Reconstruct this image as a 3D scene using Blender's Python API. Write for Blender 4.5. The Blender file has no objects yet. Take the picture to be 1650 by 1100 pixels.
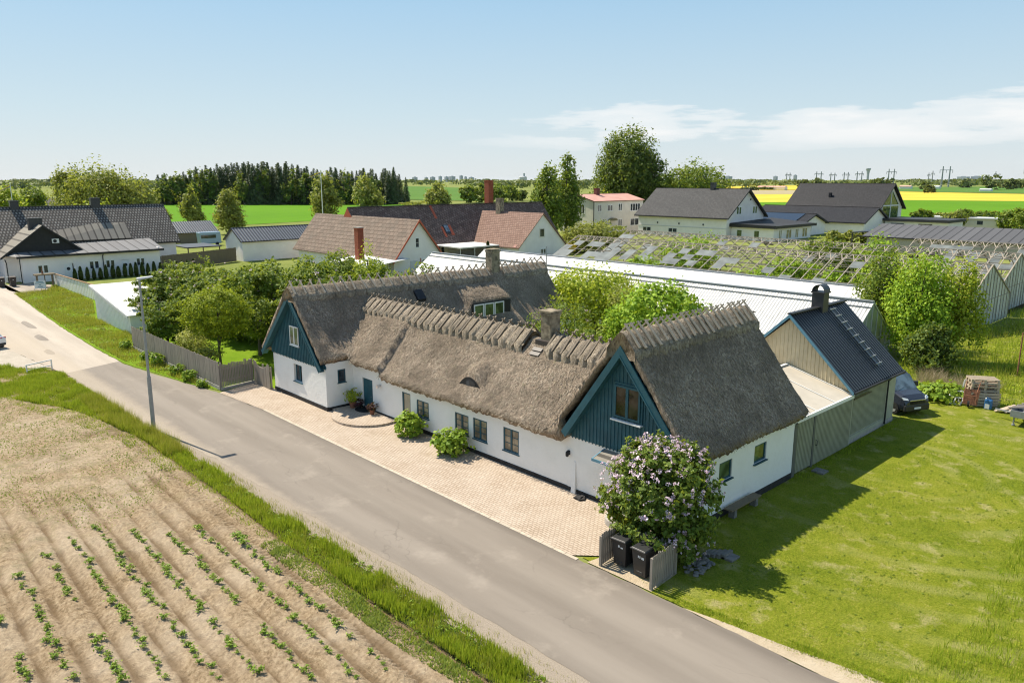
import bpy, math, random
import numpy as np
from math import sin, cos, pi, radians, sqrt, atan2
from mathutils import Vector, Matrix
random.seed(7); RNG = np.random.default_rng(11)
S = bpy.context.scene
COL = S.collection

# ---------------------------------------------------------------- camera
CAM = Vector((40.39, -24.31, 14.0))
YAW, PITCH, FOC = radians(46.723), radians(12.0755), 1220.0 / 1650.0
cd = bpy.data.cameras.new('camera'); cam = bpy.data.objects.new('camera', cd); COL.objects.link(cam)
cam.location = CAM; cam.rotation_euler = (pi / 2 - PITCH, 0, YAW)
cd.sensor_fit = 'HORIZONTAL'; cd.sensor_width = 36; cd.lens = 36 * FOC; cd.clip_start = .5; cd.clip_end = 30000
S.camera = cam
# ---------------------------------------------------------------- light
LD = Vector((0.775, 0.125, -1.0)).normalized()            # the way the sunlight travels
SUN_EL = math.asin(-LD.z); SUN_AZ = atan2(-LD.x, -LD.y)  # clockwise from +Y
sd = bpy.data.lights.new('sun', 'SUN'); sun = bpy.data.objects.new('sun', sd); COL.objects.link(sun)
sd.energy = 5.0; sd.angle = radians(.5); sd.color = (1, .905, .755)
sun.rotation_euler = LD.to_track_quat('-Z', 'Y').to_euler(); sun.location = (0, 0, 60)
W = bpy.data.worlds.new('World'); S.world = W; W.use_nodes = True
wn = W.node_tree; wl = wn.links
bg = wn.nodes['Background']; bg.inputs['Strength'].default_value = .102
sky = wn.nodes.new('ShaderNodeTexSky'); sky.sky_type = 'NISHITA'; sky.sun_disc = False
sky.sun_elevation = SUN_EL; sky.sun_rotation = SUN_AZ; sky.altitude = 0; sky.air_density = 1.0; sky.dust_density = .25; sky.ozone_density = 1.0
def wnode(t, **k):
    n = wn.nodes.new(t)
    for a, v in k.items():
        if a.startswith('i_'): n.inputs[int(a[2:])].default_value = v
        else: setattr(n, a, v)
    return n
# thin cumulus band low over the horizon, drawn by direction of the sky dome
tc = wnode('ShaderNodeTexCoord'); sp = wnode('ShaderNodeSeparateXYZ'); wl.new(tc.outputs['Generated'], sp.inputs[0])
az = wnode('ShaderNodeMath', operation='ARCTAN2'); wl.new(sp.outputs[0], az.inputs[0]); wl.new(sp.outputs[1], az.inputs[1])
cmb = wnode('ShaderNodeCombineXYZ'); 
m1 = wnode('ShaderNodeMath', operation='MULTIPLY', i_1=5.0); wl.new(az.outputs[0], m1.inputs[0])
m2 = wnode('ShaderNodeMath', operation='MULTIPLY', i_1=30.0); wl.new(sp.outputs[2], m2.inputs[0])
wl.new(m1.outputs[0], cmb.inputs[0]); wl.new(m2.outputs[0], cmb.inputs[1])
nz = wnode('ShaderNodeTexNoise'); nz.inputs['Scale'].default_value = 1.3; nz.inputs['Detail'].default_value = 8; nz.inputs['Roughness'].default_value = .55
wl.new(cmb.outputs[0], nz.inputs['Vector'])
def ramp(src, pts, interp='EASE'):
    r = wnode('ShaderNodeValToRGB'); r.color_ramp.interpolation = interp
    e = r.color_ramp.elements
    while len(e) < len(pts): e.new(.5)
    for i, (p, v) in enumerate(pts): e[i].position = p; e[i].color = (v, v, v, 1)
    wl.new(src, r.inputs[0]); return r.outputs[0]
def wmath(op, a, b):
    n = wnode('ShaderNodeMath', operation=op)
    for i, q in enumerate((a, b)):
        if isinstance(q, (int, float)): n.inputs[i].default_value = q
        else: wl.new(q, n.inputs[i])
    return n.outputs[0]
band = ramp(sp.outputs[2], [(0.0, 0), (.03, .15), (.048, .95), (.070, 1.0), (.095, 0)])
azn = wmath('ADD', wmath('MULTIPLY', az.outputs[0], .5), .5)        # azimuth -1..1 rad -> 0..1
azm = ramp(azn, [(0.0, .15), (.06, .4), (.16, .6), (.225, .62), (.245, .42), (.265, .8), (.6, .85)], 'LINEAR')
dens = wmath('ADD', nz.outputs['Fac'], wmath('MULTIPLY', wmath('MULTIPLY', band, azm), .34))
cl = ramp(dens, [(.60, 0), (.69, .6), (.86, .95)])
cl = wmath('MULTIPLY', cl, ramp(sp.outputs[2], [(0, 0), (.03, .35), (.055, 1), (.12, 1), (.16, 0.0)]))
cl = wmath('MULTIPLY', wmath('MULTIPLY', cl, .8), ramp(azn, [(.04, 0), (.14, 1)], 'LINEAR'))
mixc = wnode('ShaderNodeMix', data_type='RGBA')
hz = wnode('ShaderNodeMix', data_type='RGBA'); wl.new(ramp(sp.outputs[2], [(0, .95), (.12, .93), (.26, .86), (.8, .1)], 'LINEAR'), hz.inputs[0])
low = wnode('ShaderNodeValToRGB'); le = low.color_ramp.elements; le.new(.08)                     # pale summer haze low in the sky
for e_, (p_, c_) in zip(le, ((0.0, (.86, .92, .945, 1)), (.08, (.70, .865, .955, 1)), (.24, (.42, .70, .95, 1)))): e_.position = p_; e_.color = c_
wl.new(sp.outputs[2], low.inputs[0]); sc_ = wnode('ShaderNodeVectorMath', operation='SCALE'); wl.new(low.outputs[0], sc_.inputs[0]); sc_.inputs['Scale'].default_value = 5.55
wl.new(sky.outputs[0], hz.inputs[6]); wl.new(sc_.outputs[0], hz.inputs[7])
wl.new(cl, mixc.inputs[0]); wl.new(hz.outputs[2], mixc.inputs[6]); mixc.inputs[7].default_value = (6.6, 6.5, 6.4, 1)
wl.new(mixc.outputs[2], bg.inputs[0])
S.view_settings.view_transform = 'Standard'; S.view_settings.look = 'None'; S.view_settings.gamma = 1
S.view_settings.exposure = 0.6
S.cycles.use_denoising = True; S.cycles.denoising_prefilter = 'ACCURATE'; S.cycles.denoising_input_passes = 'RGB_ALBEDO_NORMAL'; S.cycles.filter_width = 1.15; S.cycles.max_bounces = 6; S.cycles.diffuse_bounces = 3; S.cycles.transparent_max_bounces = 8; S.cycles.glossy_bounces = 2
S.cycles.transmission_bounces = 4; S.cycles.volume_bounces = 0; S.cycles.caustics_reflective = False; S.cycles.caustics_refractive = False

def bearing(px, dep):
    """ground position seen at picture column px at a forward distance of dep metres"""
    s = (px - 825) / 1220.0 * dep
    return (CAM.x - sin(YAW) * dep + cos(YAW) * s, CAM.y + cos(YAW) * dep + sin(YAW) * s)
def top_z(py, dep): return 14 + (289 - py) / 1220.0 * dep

# ---------------------------------------------------------------- materials
class NT:
    def __init__(s, name):
        s.m = bpy.data.materials.new(name); s.m.use_nodes = True; s.t = s.m.node_tree
        s.b = s.t.nodes['Principled BSDF']; s.out = s.t.nodes['Material Output']
    def n(s, t, ins=None, **k):
        q = s.t.nodes.new(t)
        for a, v in k.items(): setattr(q, a, v)
        for a, v in (ins or {}).items(): s.set(q.inputs[a], v)
        return q
    def set(s, inp, v):
        if isinstance(v, bpy.types.NodeSocket): s.t.links.new(v, inp)
        elif isinstance(v, (tuple, list)) and len(v) == 3 and inp.type == 'RGBA': inp.default_value = (*v, 1)
        else: inp.default_value = v
    def co(s, scale=(1, 1, 1), rot=(0, 0, 0)):
        if not hasattr(s, '_c'): s._c = s.n('ShaderNodeTexCoord').outputs['Object']
        if scale == (1, 1, 1) and rot == (0, 0, 0): return s._c
        return s.n('ShaderNodeMapping', {'Vector': s._c, 'Scale': scale, 'Rotation': rot}).outputs[0]
    def noise(s, scale, detail=3, co=None, rough=.55):
        return s.n('ShaderNodeTexNoise', {'Vector': co if co is not None else s.co(), 'Scale': scale, 'Detail': detail, 'Roughness': rough}).outputs['Fac']
    def ramp(s, f, pts):
        r = s.n('ShaderNodeValToRGB', {'Fac': f}); e = r.color_ramp.elements
        while len(e) < len(pts): e.new(.5)
        for i, (p, c) in enumerate(pts):
            e[i].position = p; e[i].color = (*((c, c, c) if isinstance(c, (int, float)) else c), 1)
        return r.outputs[0]
    def mix(s, f, a, b, mode='MIX'):
        q = s.n('ShaderNodeMix', data_type='RGBA', blend_type=mode)
        s.set(q.inputs[0], f); s.set(q.inputs[6], a); s.set(q.inputs[7], b); return q.outputs[2]
    def math(s, op, a, b=0.0):
        q = s.n('ShaderNodeMath', operation=op); s.set(q.inputs[0], a); s.set(q.inputs[1], b); return q.outputs[0]
    def bump(s, h, dist=.02, st=1.0):
        o = s.n('ShaderNodeBump', {'Height': h, 'Distance': dist, 'Strength': st}).outputs[0]; s.set(s.b.inputs['Normal'], o); return o
    def done(s, col, rough=.8, spec=.3, metal=0):
        s.set(s.b.inputs['Base Color'], col); s.set(s.b.inputs['Roughness'], rough)
        s.b.inputs['Specular IOR Level'].default_value = spec; s.b.inputs['Metallic'].default_value = metal
        return s.m
def mat(name, col, rough=.8, var=.12, scale=3.0, bump=0, bscale=30, spec=.3, metal=0):
    q = NT(name); f = q.noise(scale, 4)
    c = q.ramp(f, [(.3, tuple(x * (1 - var) for x in col)), (.7, tuple(min(1, x * (1 + var)) for x in col))])
    if bump: q.bump(q.noise(bscale, 3), bump)
    return q.done(c, rough, spec, metal)
def leafmat(name, cols, trans=.38):
    """leaves: every leaf is its own mesh island and takes its own tint"""
    q = NT(name); g = q.n('ShaderNodeNewGeometry')
    f = q.math('ADD', q.math('MULTIPLY', g.outputs['Random Per Island'], .75), q.math('MULTIPLY', q.noise(.9, 2), .35))
    n = len(cols); c = q.ramp(f, [(.08 + .84 * i / max(1, n - 1), cols[i]) for i in range(n)])
    q.done(c, .6, .25)
    tr = q.n('ShaderNodeBsdfTranslucent', {'Color': q.mix(.5, c, (.40, .44, .03), 'MIX')})
    mx = q.n('ShaderNodeMixShader', {0: trans, 1: q.b.outputs[0], 2: tr.outputs[0]}); q.t.links.new(mx.outputs[0], q.out.inputs[0])
    return q.m
def tilemat(name, axis, c1, c2, w, h, mortar=.04, bump=.03, gloss=.7, lich=None, corr=0, diag=False):
    """roof covering; axis = direction of the ridge, courses counted by height"""
    q = NT(name); s = q.n('ShaderNodeSeparateXYZ', {0: q.co()})
    along = s.outputs[0 if axis == 'x' else 1]
    v = q.n('ShaderNodeCombineXYZ', {0: along, 1: q.math('MULTIPLY', s.outputs[2], 1.35), 2: 0.0}).outputs[0]
    if diag: v = q.n('ShaderNodeMapping', {'Vector': v, 'Rotation': (0, 0, pi / 4)}).outputs[0]
    if corr:
        wv = q.n('ShaderNodeTexWave', {'Vector': v, 'Scale': .314 / w}, wave_type='BANDS', bands_direction='X')
        wo = wv.outputs['Fac']; c = q.mix(wo, c1, c2); hgt = wo
    else:
        b = q.n('ShaderNodeTexBrick', {'Vector': v, 'Color1': c1, 'Color2': c2, 'Mortar': tuple(x * .3 for x in c1), 'Scale': 1.0, 'Mortar Size': mortar * h, 'Mortar Smooth': .3, 'Brick Width': w, 'Row Height': h, 'Bias': 0.0})
        c = b.outputs['Color']; hgt = q.math('SUBTRACT', 1.0, b.outputs['Fac'])
    if lich:
        c = q.mix(q.ramp(q.noise(.8, 6), [(.45, 0.0), (.75, .8)]), c, lich)
    c = q.mix(q.ramp(q.noise(2.5, 5), [(.3, .0), (.8, .35)]), c, tuple(x * .55 for x in c1))
    q.bump(hgt, bump); return q.done(c, gloss, .22)

M_ = {}
def M(k): return M_[k]
M_['white_wall'] = (lambda q: (q.bump(q.math('ADD', q.noise(5, 4), q.math('MULTIPLY', q.noise(20, 3), .2)), .016),
    q.done(q.mix(q.ramp(q.noise(1.1, 6), [(.5, 0.0), (.8, .28)]), (.84, .83, .80), (.62, .60, .54)), .92, .1))[1])(NT('limewashed_wall'))
M_['plaster'] = mat('white_plaster', (.87, .825, .795), .9, .05, .8, .006, 20, .1)
M_['offwhite'] = mat('offwhite_plaster', (.70, .655, .585), .9, .07, .7, .01, 14, .1)
M_['greywhite'] = mat('greyish_plaster', (.80, .76, .74), .9, .06, .6, .006, 14, .1)
M_['plinth'] = mat('tarred_plinth', (.035, .033, .032), .85, .3, 4, .01)
M_['teal'] = mat('teal_paint', (.020, .090, .118), .55, .18, 2.5, .003, 40, .4)
M_['teal_dk'] = mat('teal_paint_deep', (.018, .075, .105), .5, .18, 2.5, .003, 40, .4)
M_['blue_trim'] = mat('pale_blue_trim', (.11, .245, .33), .55, .1)
M_['white_paint'] = mat('white_paint', (.8, .8, .78), .5, .04)
M_['black_paint'] = mat('black_paint', (.02, .021, .024), .5, .2)
M_['dark_metal'] = mat('dark_metal', (.035, .036, .04), .45, .15, spec=.5)
M_['galv'] = mat('galvanised_steel', (.30, .32, .34), .5, .12, 6, spec=.5, metal=.3)
M_['rubber'] = mat('black_rubber', (.018, .018, .018), .8, .2)
M_['concrete'] = mat('concrete', (.40, .37, .33), .9, .2, 5, .01)
M_['chimney_stone'] = (lambda q: (q.bump(q.noise(12, 4), .02), q.done(q.mix(q.ramp(q.noise(3, 6), [(.4, 0.0), (.62, 1.0)]), (.33, .28, .20), (.15, .125, .09)), .95, .1))[1])(NT('weathered_render'))
def _grey(name, a, b):
    q = NT(name); v = q.co((7, 7, .5)); q.bump(q.noise(6, 4, v), .012)
    return q.done(q.mix(q.noise(3, 5, v), a, b), .9, .15)
M_['old_wood'] = _grey('weathered_grey_wood', (.11, .10, .088), (.33, .30, .265))
M_['fence_wood'] = _grey('silvered_fence_wood', (.16, .14, .115), (.42, .37, .31))
M_['stick'] = _grey('weathered_ridge_wood', (.24, .205, .16), (.50, .44, .355))
M_['brown_fence'] = _grey('brown_fence_wood', (.13, .105, .07), (.27, .22, .15))
M_['pallet_wood'] = _grey('pallet_wood', (.34, .27, .19), (.62, .52, .40))
M_['stick_dark'] = _grey('dark_ridge_wood', (.10, .082, .063), (.30, .255, .20))  # darker wood tone for the street range ridge timbers
M_['bark'] = _grey('bark', (.06, .05, .04), (.16, .135, .11))
M_['birch_bark'] = _grey('pale_bark', (.10, .09, .08), (.42, .40, .37))
def _thatch(name, dark, mid, light, zs=.5):
    q = NT(name); v = q.co((1, 1, zs)); f = q.noise(10, 5, v, .68); g = q.noise(.55, 4); h = q.noise(30, 2, q.co((1, 1, zs * .45)))
    c = q.ramp(q.math('ADD', q.math('MULTIPLY', f, .75), q.math('MULTIPLY', h, .3)), [(.36, dark), (.5, mid), (.66, light)])
    c = q.mix(q.ramp(g, [(.38, 0.0), (.66, .7)]), c, tuple(x * .55 for x in mid)); c = q.mix(q.ramp(q.noise(1.6, 5, q.co((2.2, 2.2, .25))), [(.5, 0.0), (.7, .4)]), c, tuple(x * .5 for x in mid))
    c = q.mix(q.ramp(q.noise(5.5, 2), [(.63, 0.0), (.72, .35)]), c, (.20, .21, .09))
    q.bump(q.math('ADD', f, q.math('MULTIPLY', h, .5)), .10, 1.0)
    return q.done(c, .95, .08)
M_['thatch'] = _thatch('weathered_thatch', (.09, .068, .05), (.30, .236, .176), (.575, .478, .378))
M_['cap'] = _thatch('ridge_straw', (.11, .085, .06), (.35, .29, .22), (.60, .52, .41), .6)
def _glass(name, tint=(.02, .025, .03), rough=.05):
    q = NT(name); f = q.noise(1.3, 3); return q.done(q.mix(q.ramp(f, [(.42, 0.0), (.58, 1.0)]), tint, tuple(min(1, x * 2.2 + .01) for x in tint)), rough, .6)
M_['glass'] = _glass('window_glass')
M_['glass_warm'] = _glass('window_glass_curtained', (.16, .13, .09))
M_['glass_green'] = _glass('window_glass_green', (.05, .075, .03))
M_['glass_blue'] = _glass('windscreen_glass', (.10, .13, .15))
M_['glass_dim'] = _glass('window_glass_dim', (.02, .017, .011))
M_['curtain'] = mat('linen_blind', (.42, .36, .27), .8, .1)
M_['brick'] = tilemat('red_brick', 'x', (.33, .09, .05), (.42, .14, .08), .25, .1, .1, .01, .9)
M_['slate'] = tilemat('dark_slates_x', 'x', (.022, .022, .025), (.034, .034, .038), .45, .34, .05, .03, .6)
M_['greytile'] = tilemat('grey_concrete_tiles', 'x', (.062, .062, .064), (.09, .09, .09), .34, .3, .08, .04, .7)
M_['pantile_y'] = tilemat('dark_pantiles', 'y', (.19, .17, .15), (.36, .335, .30), .42, .5, .22, .08, .6)
M_['etern_y'] = tilemat('brown_diamond_slates', 'y', (.16, .105, .085), (.29, .205, .17), .55, .55, .07, .05, .85, (.09, .07, .06), diag=True)
M_['etern_x'] = tilemat('brown_sheet_roof', 'x', (.215, .16, .125), (.275, .21, .165), 1.1, .75, .05, .03, .9, (.16, .135, .11))
M_['pink_x'] = tilemat('faded_brown_slates', 'x', (.24, .145, .11), (.32, .205, .16), .55, .4, .06, .03, .85)
M_['pinkslate'] = tilemat('replacement_pink_slates', 'x', (.50, .27, .22), (.56, .31, .26), .55, .4, .06, .03, .85)
M_['redroof'] = mat('dull_red_sheet', (.60, .33, .27), .8, .12, .5)
M_['corr_dark_y'] = tilemat('dark_corrugated', 'y', (.04, .042, .048), (.20, .215, .24), .55, .3, 0, .06, .4, corr=1)
M_['shedroof'] = tilemat('black_profiled_sheet', 'y', (.012, .013, .016), (.045, .048, .056), .28, .3, 0, .05, .33, corr=1)
M_['grey_felt_y'] = tilemat('grey_felt_y', 'y', (.16, .16, .165), (.20, .20, .205), 1.4, 60, .002, .02, .55)
M_['grey_felt_x'] = tilemat('grey_felt_x', 'x', (.105, .105, .11), (.13, .13, .135), 1.6, 60, .002, .02, .7)
M_['brown_felt'] = tilemat('brown_grey_felt', 'y', (.22, .20, .17), (.26, .24, .20), 1.0, 60, .002, .02, .7)
M_['white_sheet'] = (lambda q: (q.bump(q.n('ShaderNodeTexWave', {'Vector': q.co(), 'Scale': 1.1}, wave_type='BANDS', bands_direction='X').outputs['Fac'], .05),
    q.done(q.mix(q.ramp(q.noise(2, 7, q.co((3.5, .35, .6))), [(.52, 0.0), (.70, .75)]), (.66, .65, .62), (.33, .32, .29)), .6, .3))[1])(NT('whitewashed_corrugated_sheet'))
M_['white_smooth'] = tilemat('white_roof_sheet', 'x', (.72, .715, .70), (.76, .755, .74), 1.1, 60, .0004, .008, .6, (.66, .65, .61))
M_['flatroof'] = mat('pale_beige_roof_sheet', (.53, .48, .395), .7, .08, 1.2)
M_['beige_board'] = mat('beige_board', (.62, .53, .36), .7, .1, 2)
M_['green_board'] = mat('sage_green_board', (.34, .345, .25), .7, .1, 2)
M_['green_dk'] = mat('sage_green_post', (.12, .125, .11), .6, .1, 2)
M_['green_lt'] = mat('sage_green_board_lighter', (.39, .395, .295), .7, .1, 2)
M_['plastic_black'] = mat('black_plastic', (.022, .023, .025), .45, .15, spec=.5)
M_['plastic_brown'] = mat('dark_brown_plastic', (.06, .05, .045), .5, .15)
M_['sticker'] = mat('white_sticker', (.75, .76, .76), .5, .03)
M_['terracotta'] = mat('terracotta', (.23, .10, .06), .85, .2)
M_['stone'] = mat('grey_stone', (.20, .188, .17), .9, .3, 6, .02)
M_['rust'] = mat('rusty_steel', (.27, .12, .07), .85, .4, 9, .01)
M_['bluecan'] = mat('blue_plastic', (.04, .15, .36), .4, .1)
M_['carwhite'] = mat('white_car_paint', (.8, .8, .8), .2, .02, spec=.6)
M_['vanblue'] = mat('slate_blue_van_paint', (.028, .034, .05), .22, .06, 1, spec=.7)
M_['redlamp'] = mat('red_lamp', (.5, .03, .03), .2, .05, spec=.6)
M_['lampglass'] = mat('headlamp_glass', (.55, .6, .62), .15, .05, spec=.8)
M_['chrome'] = mat('chrome', (.6, .6, .62), .2, .05, metal=.9)
M_['solar'] = mat('solar_panel', (.015, .02, .035), .15, .1, spec=.7)
M_['soilpot'] = mat('dark_pot', (.035, .03, .03), .7, .2)
M_['ltgrey'] = mat('light_grey_sheet', (.55, .56, .57), .6, .06, .8)
M_['rapeseed'] = mat('rapeseed', (.60, .455, .06), .95, .14, .02, spec=.05)
M_['bluevan'] = mat('pale_blue_paint', (.30, .40, .50), .3, .03)
M_['yellow'] = mat('yellow_paint', (.7, .45, .03), .5, .1)
M_['red_wood'] = mat('red_wood', (.42, .10, .05), .7, .15)
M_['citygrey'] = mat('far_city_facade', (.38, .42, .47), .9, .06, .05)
# foliage
M_['lf_lilac'] = leafmat('lilac_leaf', [(0.044, 0.085, 0.013), (0.100, 0.169, 0.023), (0.172, 0.249, 0.038), (0.243, 0.312, 0.057)])
M_['lf_lime'] = leafmat('lime_green_leaf', [(0.098, 0.189, 0.014), (0.210, 0.364, 0.023), (0.322, 0.495, 0.034), (0.420, 0.582, 0.058)], .38)
M_['lf_gold'] = leafmat('golden_green_leaf', [(0.139, 0.212, 0.014), (0.280, 0.372, 0.023), (0.406, 0.495, 0.034), (0.504, 0.524, 0.058)], .38)
M_['lf_ball'] = leafmat('ball_tree_leaf', [(0.084, 0.136, 0.010), (0.194, 0.273, 0.014), (0.320, 0.402, 0.020), (0.455, 0.498, 0.034)])
M_['lf_mid'] = leafmat('green_leaf', [(0.050, 0.092, 0.014), (0.114, 0.190, 0.021), (0.186, 0.268, 0.033), (0.256, 0.326, 0.048)])
M_['lf_olive'] = leafmat('olive_leaf', [(0.117, 0.139, 0.031), (0.200, 0.233, 0.047), (0.308, 0.335, 0.068), (0.416, 0.422, 0.099)])
M_['lf_dark'] = leafmat('dark_green_leaf', [(0.030, 0.062, 0.014), (0.067, 0.116, 0.021), (0.117, 0.183, 0.031), (0.184, 0.248, 0.047)])
M_['lf_pine'] = leafmat('spruce_needles', [(0.021, 0.045, 0.017), (0.042, 0.074, 0.025), (0.068, 0.108, 0.033), (0.105, 0.145, 0.043)], .1)
M_['lf_pale'] = leafmat('pale_variegated_leaf', [(0.200, 0.233, 0.042), (0.366, 0.393, 0.084), (0.549, 0.539, 0.147), (0.600, 0.600, 0.210)])
M_['lf_conifer'] = leafmat('arborvitae_leaf', [(0.027, 0.042, 0.010), (0.053, 0.079, 0.014), (0.083, 0.112, 0.019)], .12)
M_['lf_mallow'] = leafmat('mallow_leaf', [(0.100, 0.175, 0.014), (0.184, 0.306, 0.026), (0.283, 0.422, 0.042), (0.399, 0.524, 0.063)], .35)
M_['lf_potato'] = leafmat('potato_leaf', [(0.084, 0.160, 0.016), (0.150, 0.262, 0.026), (0.250, 0.364, 0.042), (0.350, 0.451, 0.073)], .25)
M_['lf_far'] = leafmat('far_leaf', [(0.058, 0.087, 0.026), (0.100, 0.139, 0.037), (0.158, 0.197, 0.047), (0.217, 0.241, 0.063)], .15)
M_['flower_lilac'] = leafmat('lilac_flower', [(.58, .39, .54), (.71, .54, .66), (.81, .69, .76)], .2)
M_['flower_dark'] = leafmat('dark_flower', [(.05, .015, .03), (.10, .02, .05), (.05, .06, .02)], .2)
M_['grass'] = leafmat('grass_blade', [(0.117, 0.189, 0.013), (0.233, 0.335, 0.021), (0.350, 0.451, 0.031), (0.467, 0.510, 0.057)], .35)
M_['grass_dry'] = leafmat('meadow_grass_blade', [(0.133, 0.160, 0.021), (0.250, 0.277, 0.031), (0.366, 0.364, 0.053), (0.549, 0.466, 0.125)], .35)
M_['straw'] = leafmat('dry_stalk', [(.22, .17, .10), (.34, .27, .17), (.45, .37, .25)], .2)
M_['weed'] = leafmat('weed_leaf', [(0.200, 0.277, 0.053), (0.317, 0.393, 0.084), (0.467, 0.510, 0.147)], .25)

# ---------------------------------------------------------------- mesh builder and tagging
ORG = {}
class MB:
    def __init__(s): s.v = []; s.f = []; s.m = []
    def poly(s, pts, m=0):
        b = len(s.v); s.v += [tuple(p) for p in pts]; s.f.append(tuple(range(b, b + len(pts)))); s.m.append(m); return s
    def box(s, x0, x1, y0, y1, z0, z1, m=0):
        return s.hexa([(x0, y0, z0), (x1, y0, z0), (x1, y1, z0), (x0, y1, z0)], [(x0, y0, z1), (x1, y0, z1), (x1, y1, z1), (x0, y1, z1)], m)
    def hexa(s, lo, hi, m=0):
        n = len(lo); b = len(s.v); s.v += [tuple(p) for p in lo] + [tuple(p) for p in hi]
        s.f.append(tuple(range(b + n - 1, b - 1, -1))); s.f.append(tuple(range(b + n, b + 2 * n)))
        for i in range(n):
            j = (i + 1) % n; s.f.append((b + i, b + j, b + n + j, b + n + i))
        s.m += [m] * (n + 2); return s
    def prism(s, pts, ext, m=0):
        e = Vector(ext); return s.hexa([Vector(p) for p in pts], [Vector(p) + e for p in pts], m)
    def beam(s, p, q, w, h, m=0, up=(0, 0, 1)):
        p, q = Vector(p), Vector(q); d = (q - p).normalized(); u = Vector(up)
        a = d.cross(u)
        if a.length < 1e-4: a = d.cross(Vector((1, 0, 0)))
        a = a.normalized() * (w / 2); b = a.cross(d).normalized() * (h / 2)
        return s.hexa([p - a - b, p + a - b, p + a + b, p - a + b], [q - a - b, q + a - b, q + a + b, q - a + b], m)
    def tube(s, p, q, r0, r1=None, n=8, m=0):
        r1 = r0 if r1 is None else r1; p, q = Vector(p), Vector(q); d = (q - p).normalized()
        a = d.orthogonal().normalized(); b = d.cross(a)
        c = [a * cos(2 * pi * i / n) + b * sin(2 * pi * i / n) for i in range(n)]
        return s.hexa([p + k * r0 for k in c], [q + k * r1 for k in c], m)
    def path(s, pts, r, n=6, m=0):
        for a, b in zip(pts[:-1], pts[1:]): s.tube(a, b, r, r, n, m)
        return s
    def lathe(s, prof, c, n=16, m=0):
        c = Vector(c); b = len(s.v)
        for r, z in prof:
            for i in range(n): s.v.append((c.x + r * cos(2 * pi * i / n), c.y + r * sin(2 * pi * i / n), c.z + z))
        for k in range(len(prof) - 1):
            for i in range(n):
                j = (i + 1) % n; s.f.append((b + k * n + i, b + k * n + j, b + (k + 1) * n + j, b + (k + 1) * n + i)); s.m.append(m)
        s.f.append(tuple(range(b + n - 1, b - 1, -1))); s.f.append(tuple(b + (len(prof) - 1) * n + i for i in range(n))); s.m += [m, m]; return s
    def obj(s, name, mats, parent=None, smooth=False, org=None, bevel=0):
        mats = mats if isinstance(mats, (list, tuple)) else [mats]
        o0 = Vector(org) if org is not None else (ORG[parent.name] if parent else Vector((0, 0, 0)))
        me = bpy.data.meshes.new(name); me.from_pydata([tuple(Vector(p) - o0) for p in s.v], [], s.f)
        for q in mats: me.materials.append(q if not isinstance(q, str) else M_[q])
        me.polygons.foreach_set('material_index', s.m)
        if smooth: me.polygons.foreach_set('use_smooth', [True] * len(me.polygons))
        me.update()
        return link(name, me, parent, o0, bevel)
def link(name, me, parent=None, o0=Vector((0, 0, 0)), bevel=0):
    o = bpy.data.objects.new(name, me); COL.objects.link(o); ORG[o.name] = Vector(o0)
    if parent: o.parent = parent
    else: o.location = o0
    if bevel:
        b = o.modifiers.new('bevel', 'BEVEL'); b.width = bevel; b.segments = 2; b.limit_method = 'ANGLE'
    return o
def tag(o, label, cat, group=None):
    o['label'] = label; o['category'] = cat
    if group: o['group'] = group
    return o
def thing(name, loc, label, cat, group=None):
    o = bpy.data.objects.new(name, None); COL.objects.link(o); o.location = loc; o.empty_display_size = .3
    ORG[o.name] = Vector(loc); return tag(o, label, cat, group)
def kind(o, k='structure'): o['kind'] = k; return o
def dup(root, loc, rz=0, sc=None, label=None, group=None):
    r = root.copy(); COL.objects.link(r); r.location = loc; r.rotation_euler = (0, 0, rz)
    if sc is not None: r.scale = sc if isinstance(sc, (tuple, list)) else (sc, sc, sc)
    if label: r['label'] = label
    if group: r['group'] = group
    for ch in root.children:
        c = ch.copy(); COL.objects.link(c); c.parent = r
        for g in ch.children:
            d = g.copy(); COL.objects.link(d); d.parent = c
    return r
def cards(name, pos, nrm, size, asp, matname, parent=None, smooth=False, org=None):
    """many small leaf faces in one mesh: pos (n,3), nrm (n,3), size (n,)"""
    n = len(pos); nrm = nrm / np.linalg.norm(nrm, axis=1, keepdims=True)
    r = RNG.normal(size=(n, 3)); t = np.cross(nrm, r); t /= np.linalg.norm(t, axis=1, keepdims=True) + 1e-9; b = np.cross(nrm, t)
    s = size[:, None]
    v = np.stack([pos - t * s, pos - b * s * asp + nrm * s * .15, pos + t * s, pos + b * s * asp + nrm * s * .15], 1).reshape(-1, 3)
    return mesh_np(name, v, np.arange(4 * n).reshape(-1, 4), matname, parent, org)
def mesh_np(name, v, f, matname, parent=None, org=None, smooth=False):
    o0 = Vector(org) if org is not None else (ORG[parent.name] if parent else Vector((0, 0, 0)))
    v = np.asarray(v, np.float32) - np.array(o0, np.float32); f = np.asarray(f, np.int32); k = f.shape[1]
    me = bpy.data.meshes.new(name); me.vertices.add(len(v)); me.vertices.foreach_set('co', v.ravel())
    me.loops.add(f.size); me.loops.foreach_set('vertex_index', f.ravel())
    me.polygons.add(len(f)); me.polygons.foreach_set('loop_start', np.arange(0, f.size, k, dtype=np.int32))
    me.polygons.foreach_set('loop_total', np.full(len(f), k, np.int32))
    for q in (matname if isinstance(matname, list) else [matname]): me.materials.append(M_[q])
    if smooth: me.polygons.foreach_set('use_smooth', np.ones(len(f), bool))
    me.update(calc_edges=True); me.validate()
    return link(name, me, parent, o0)
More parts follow.
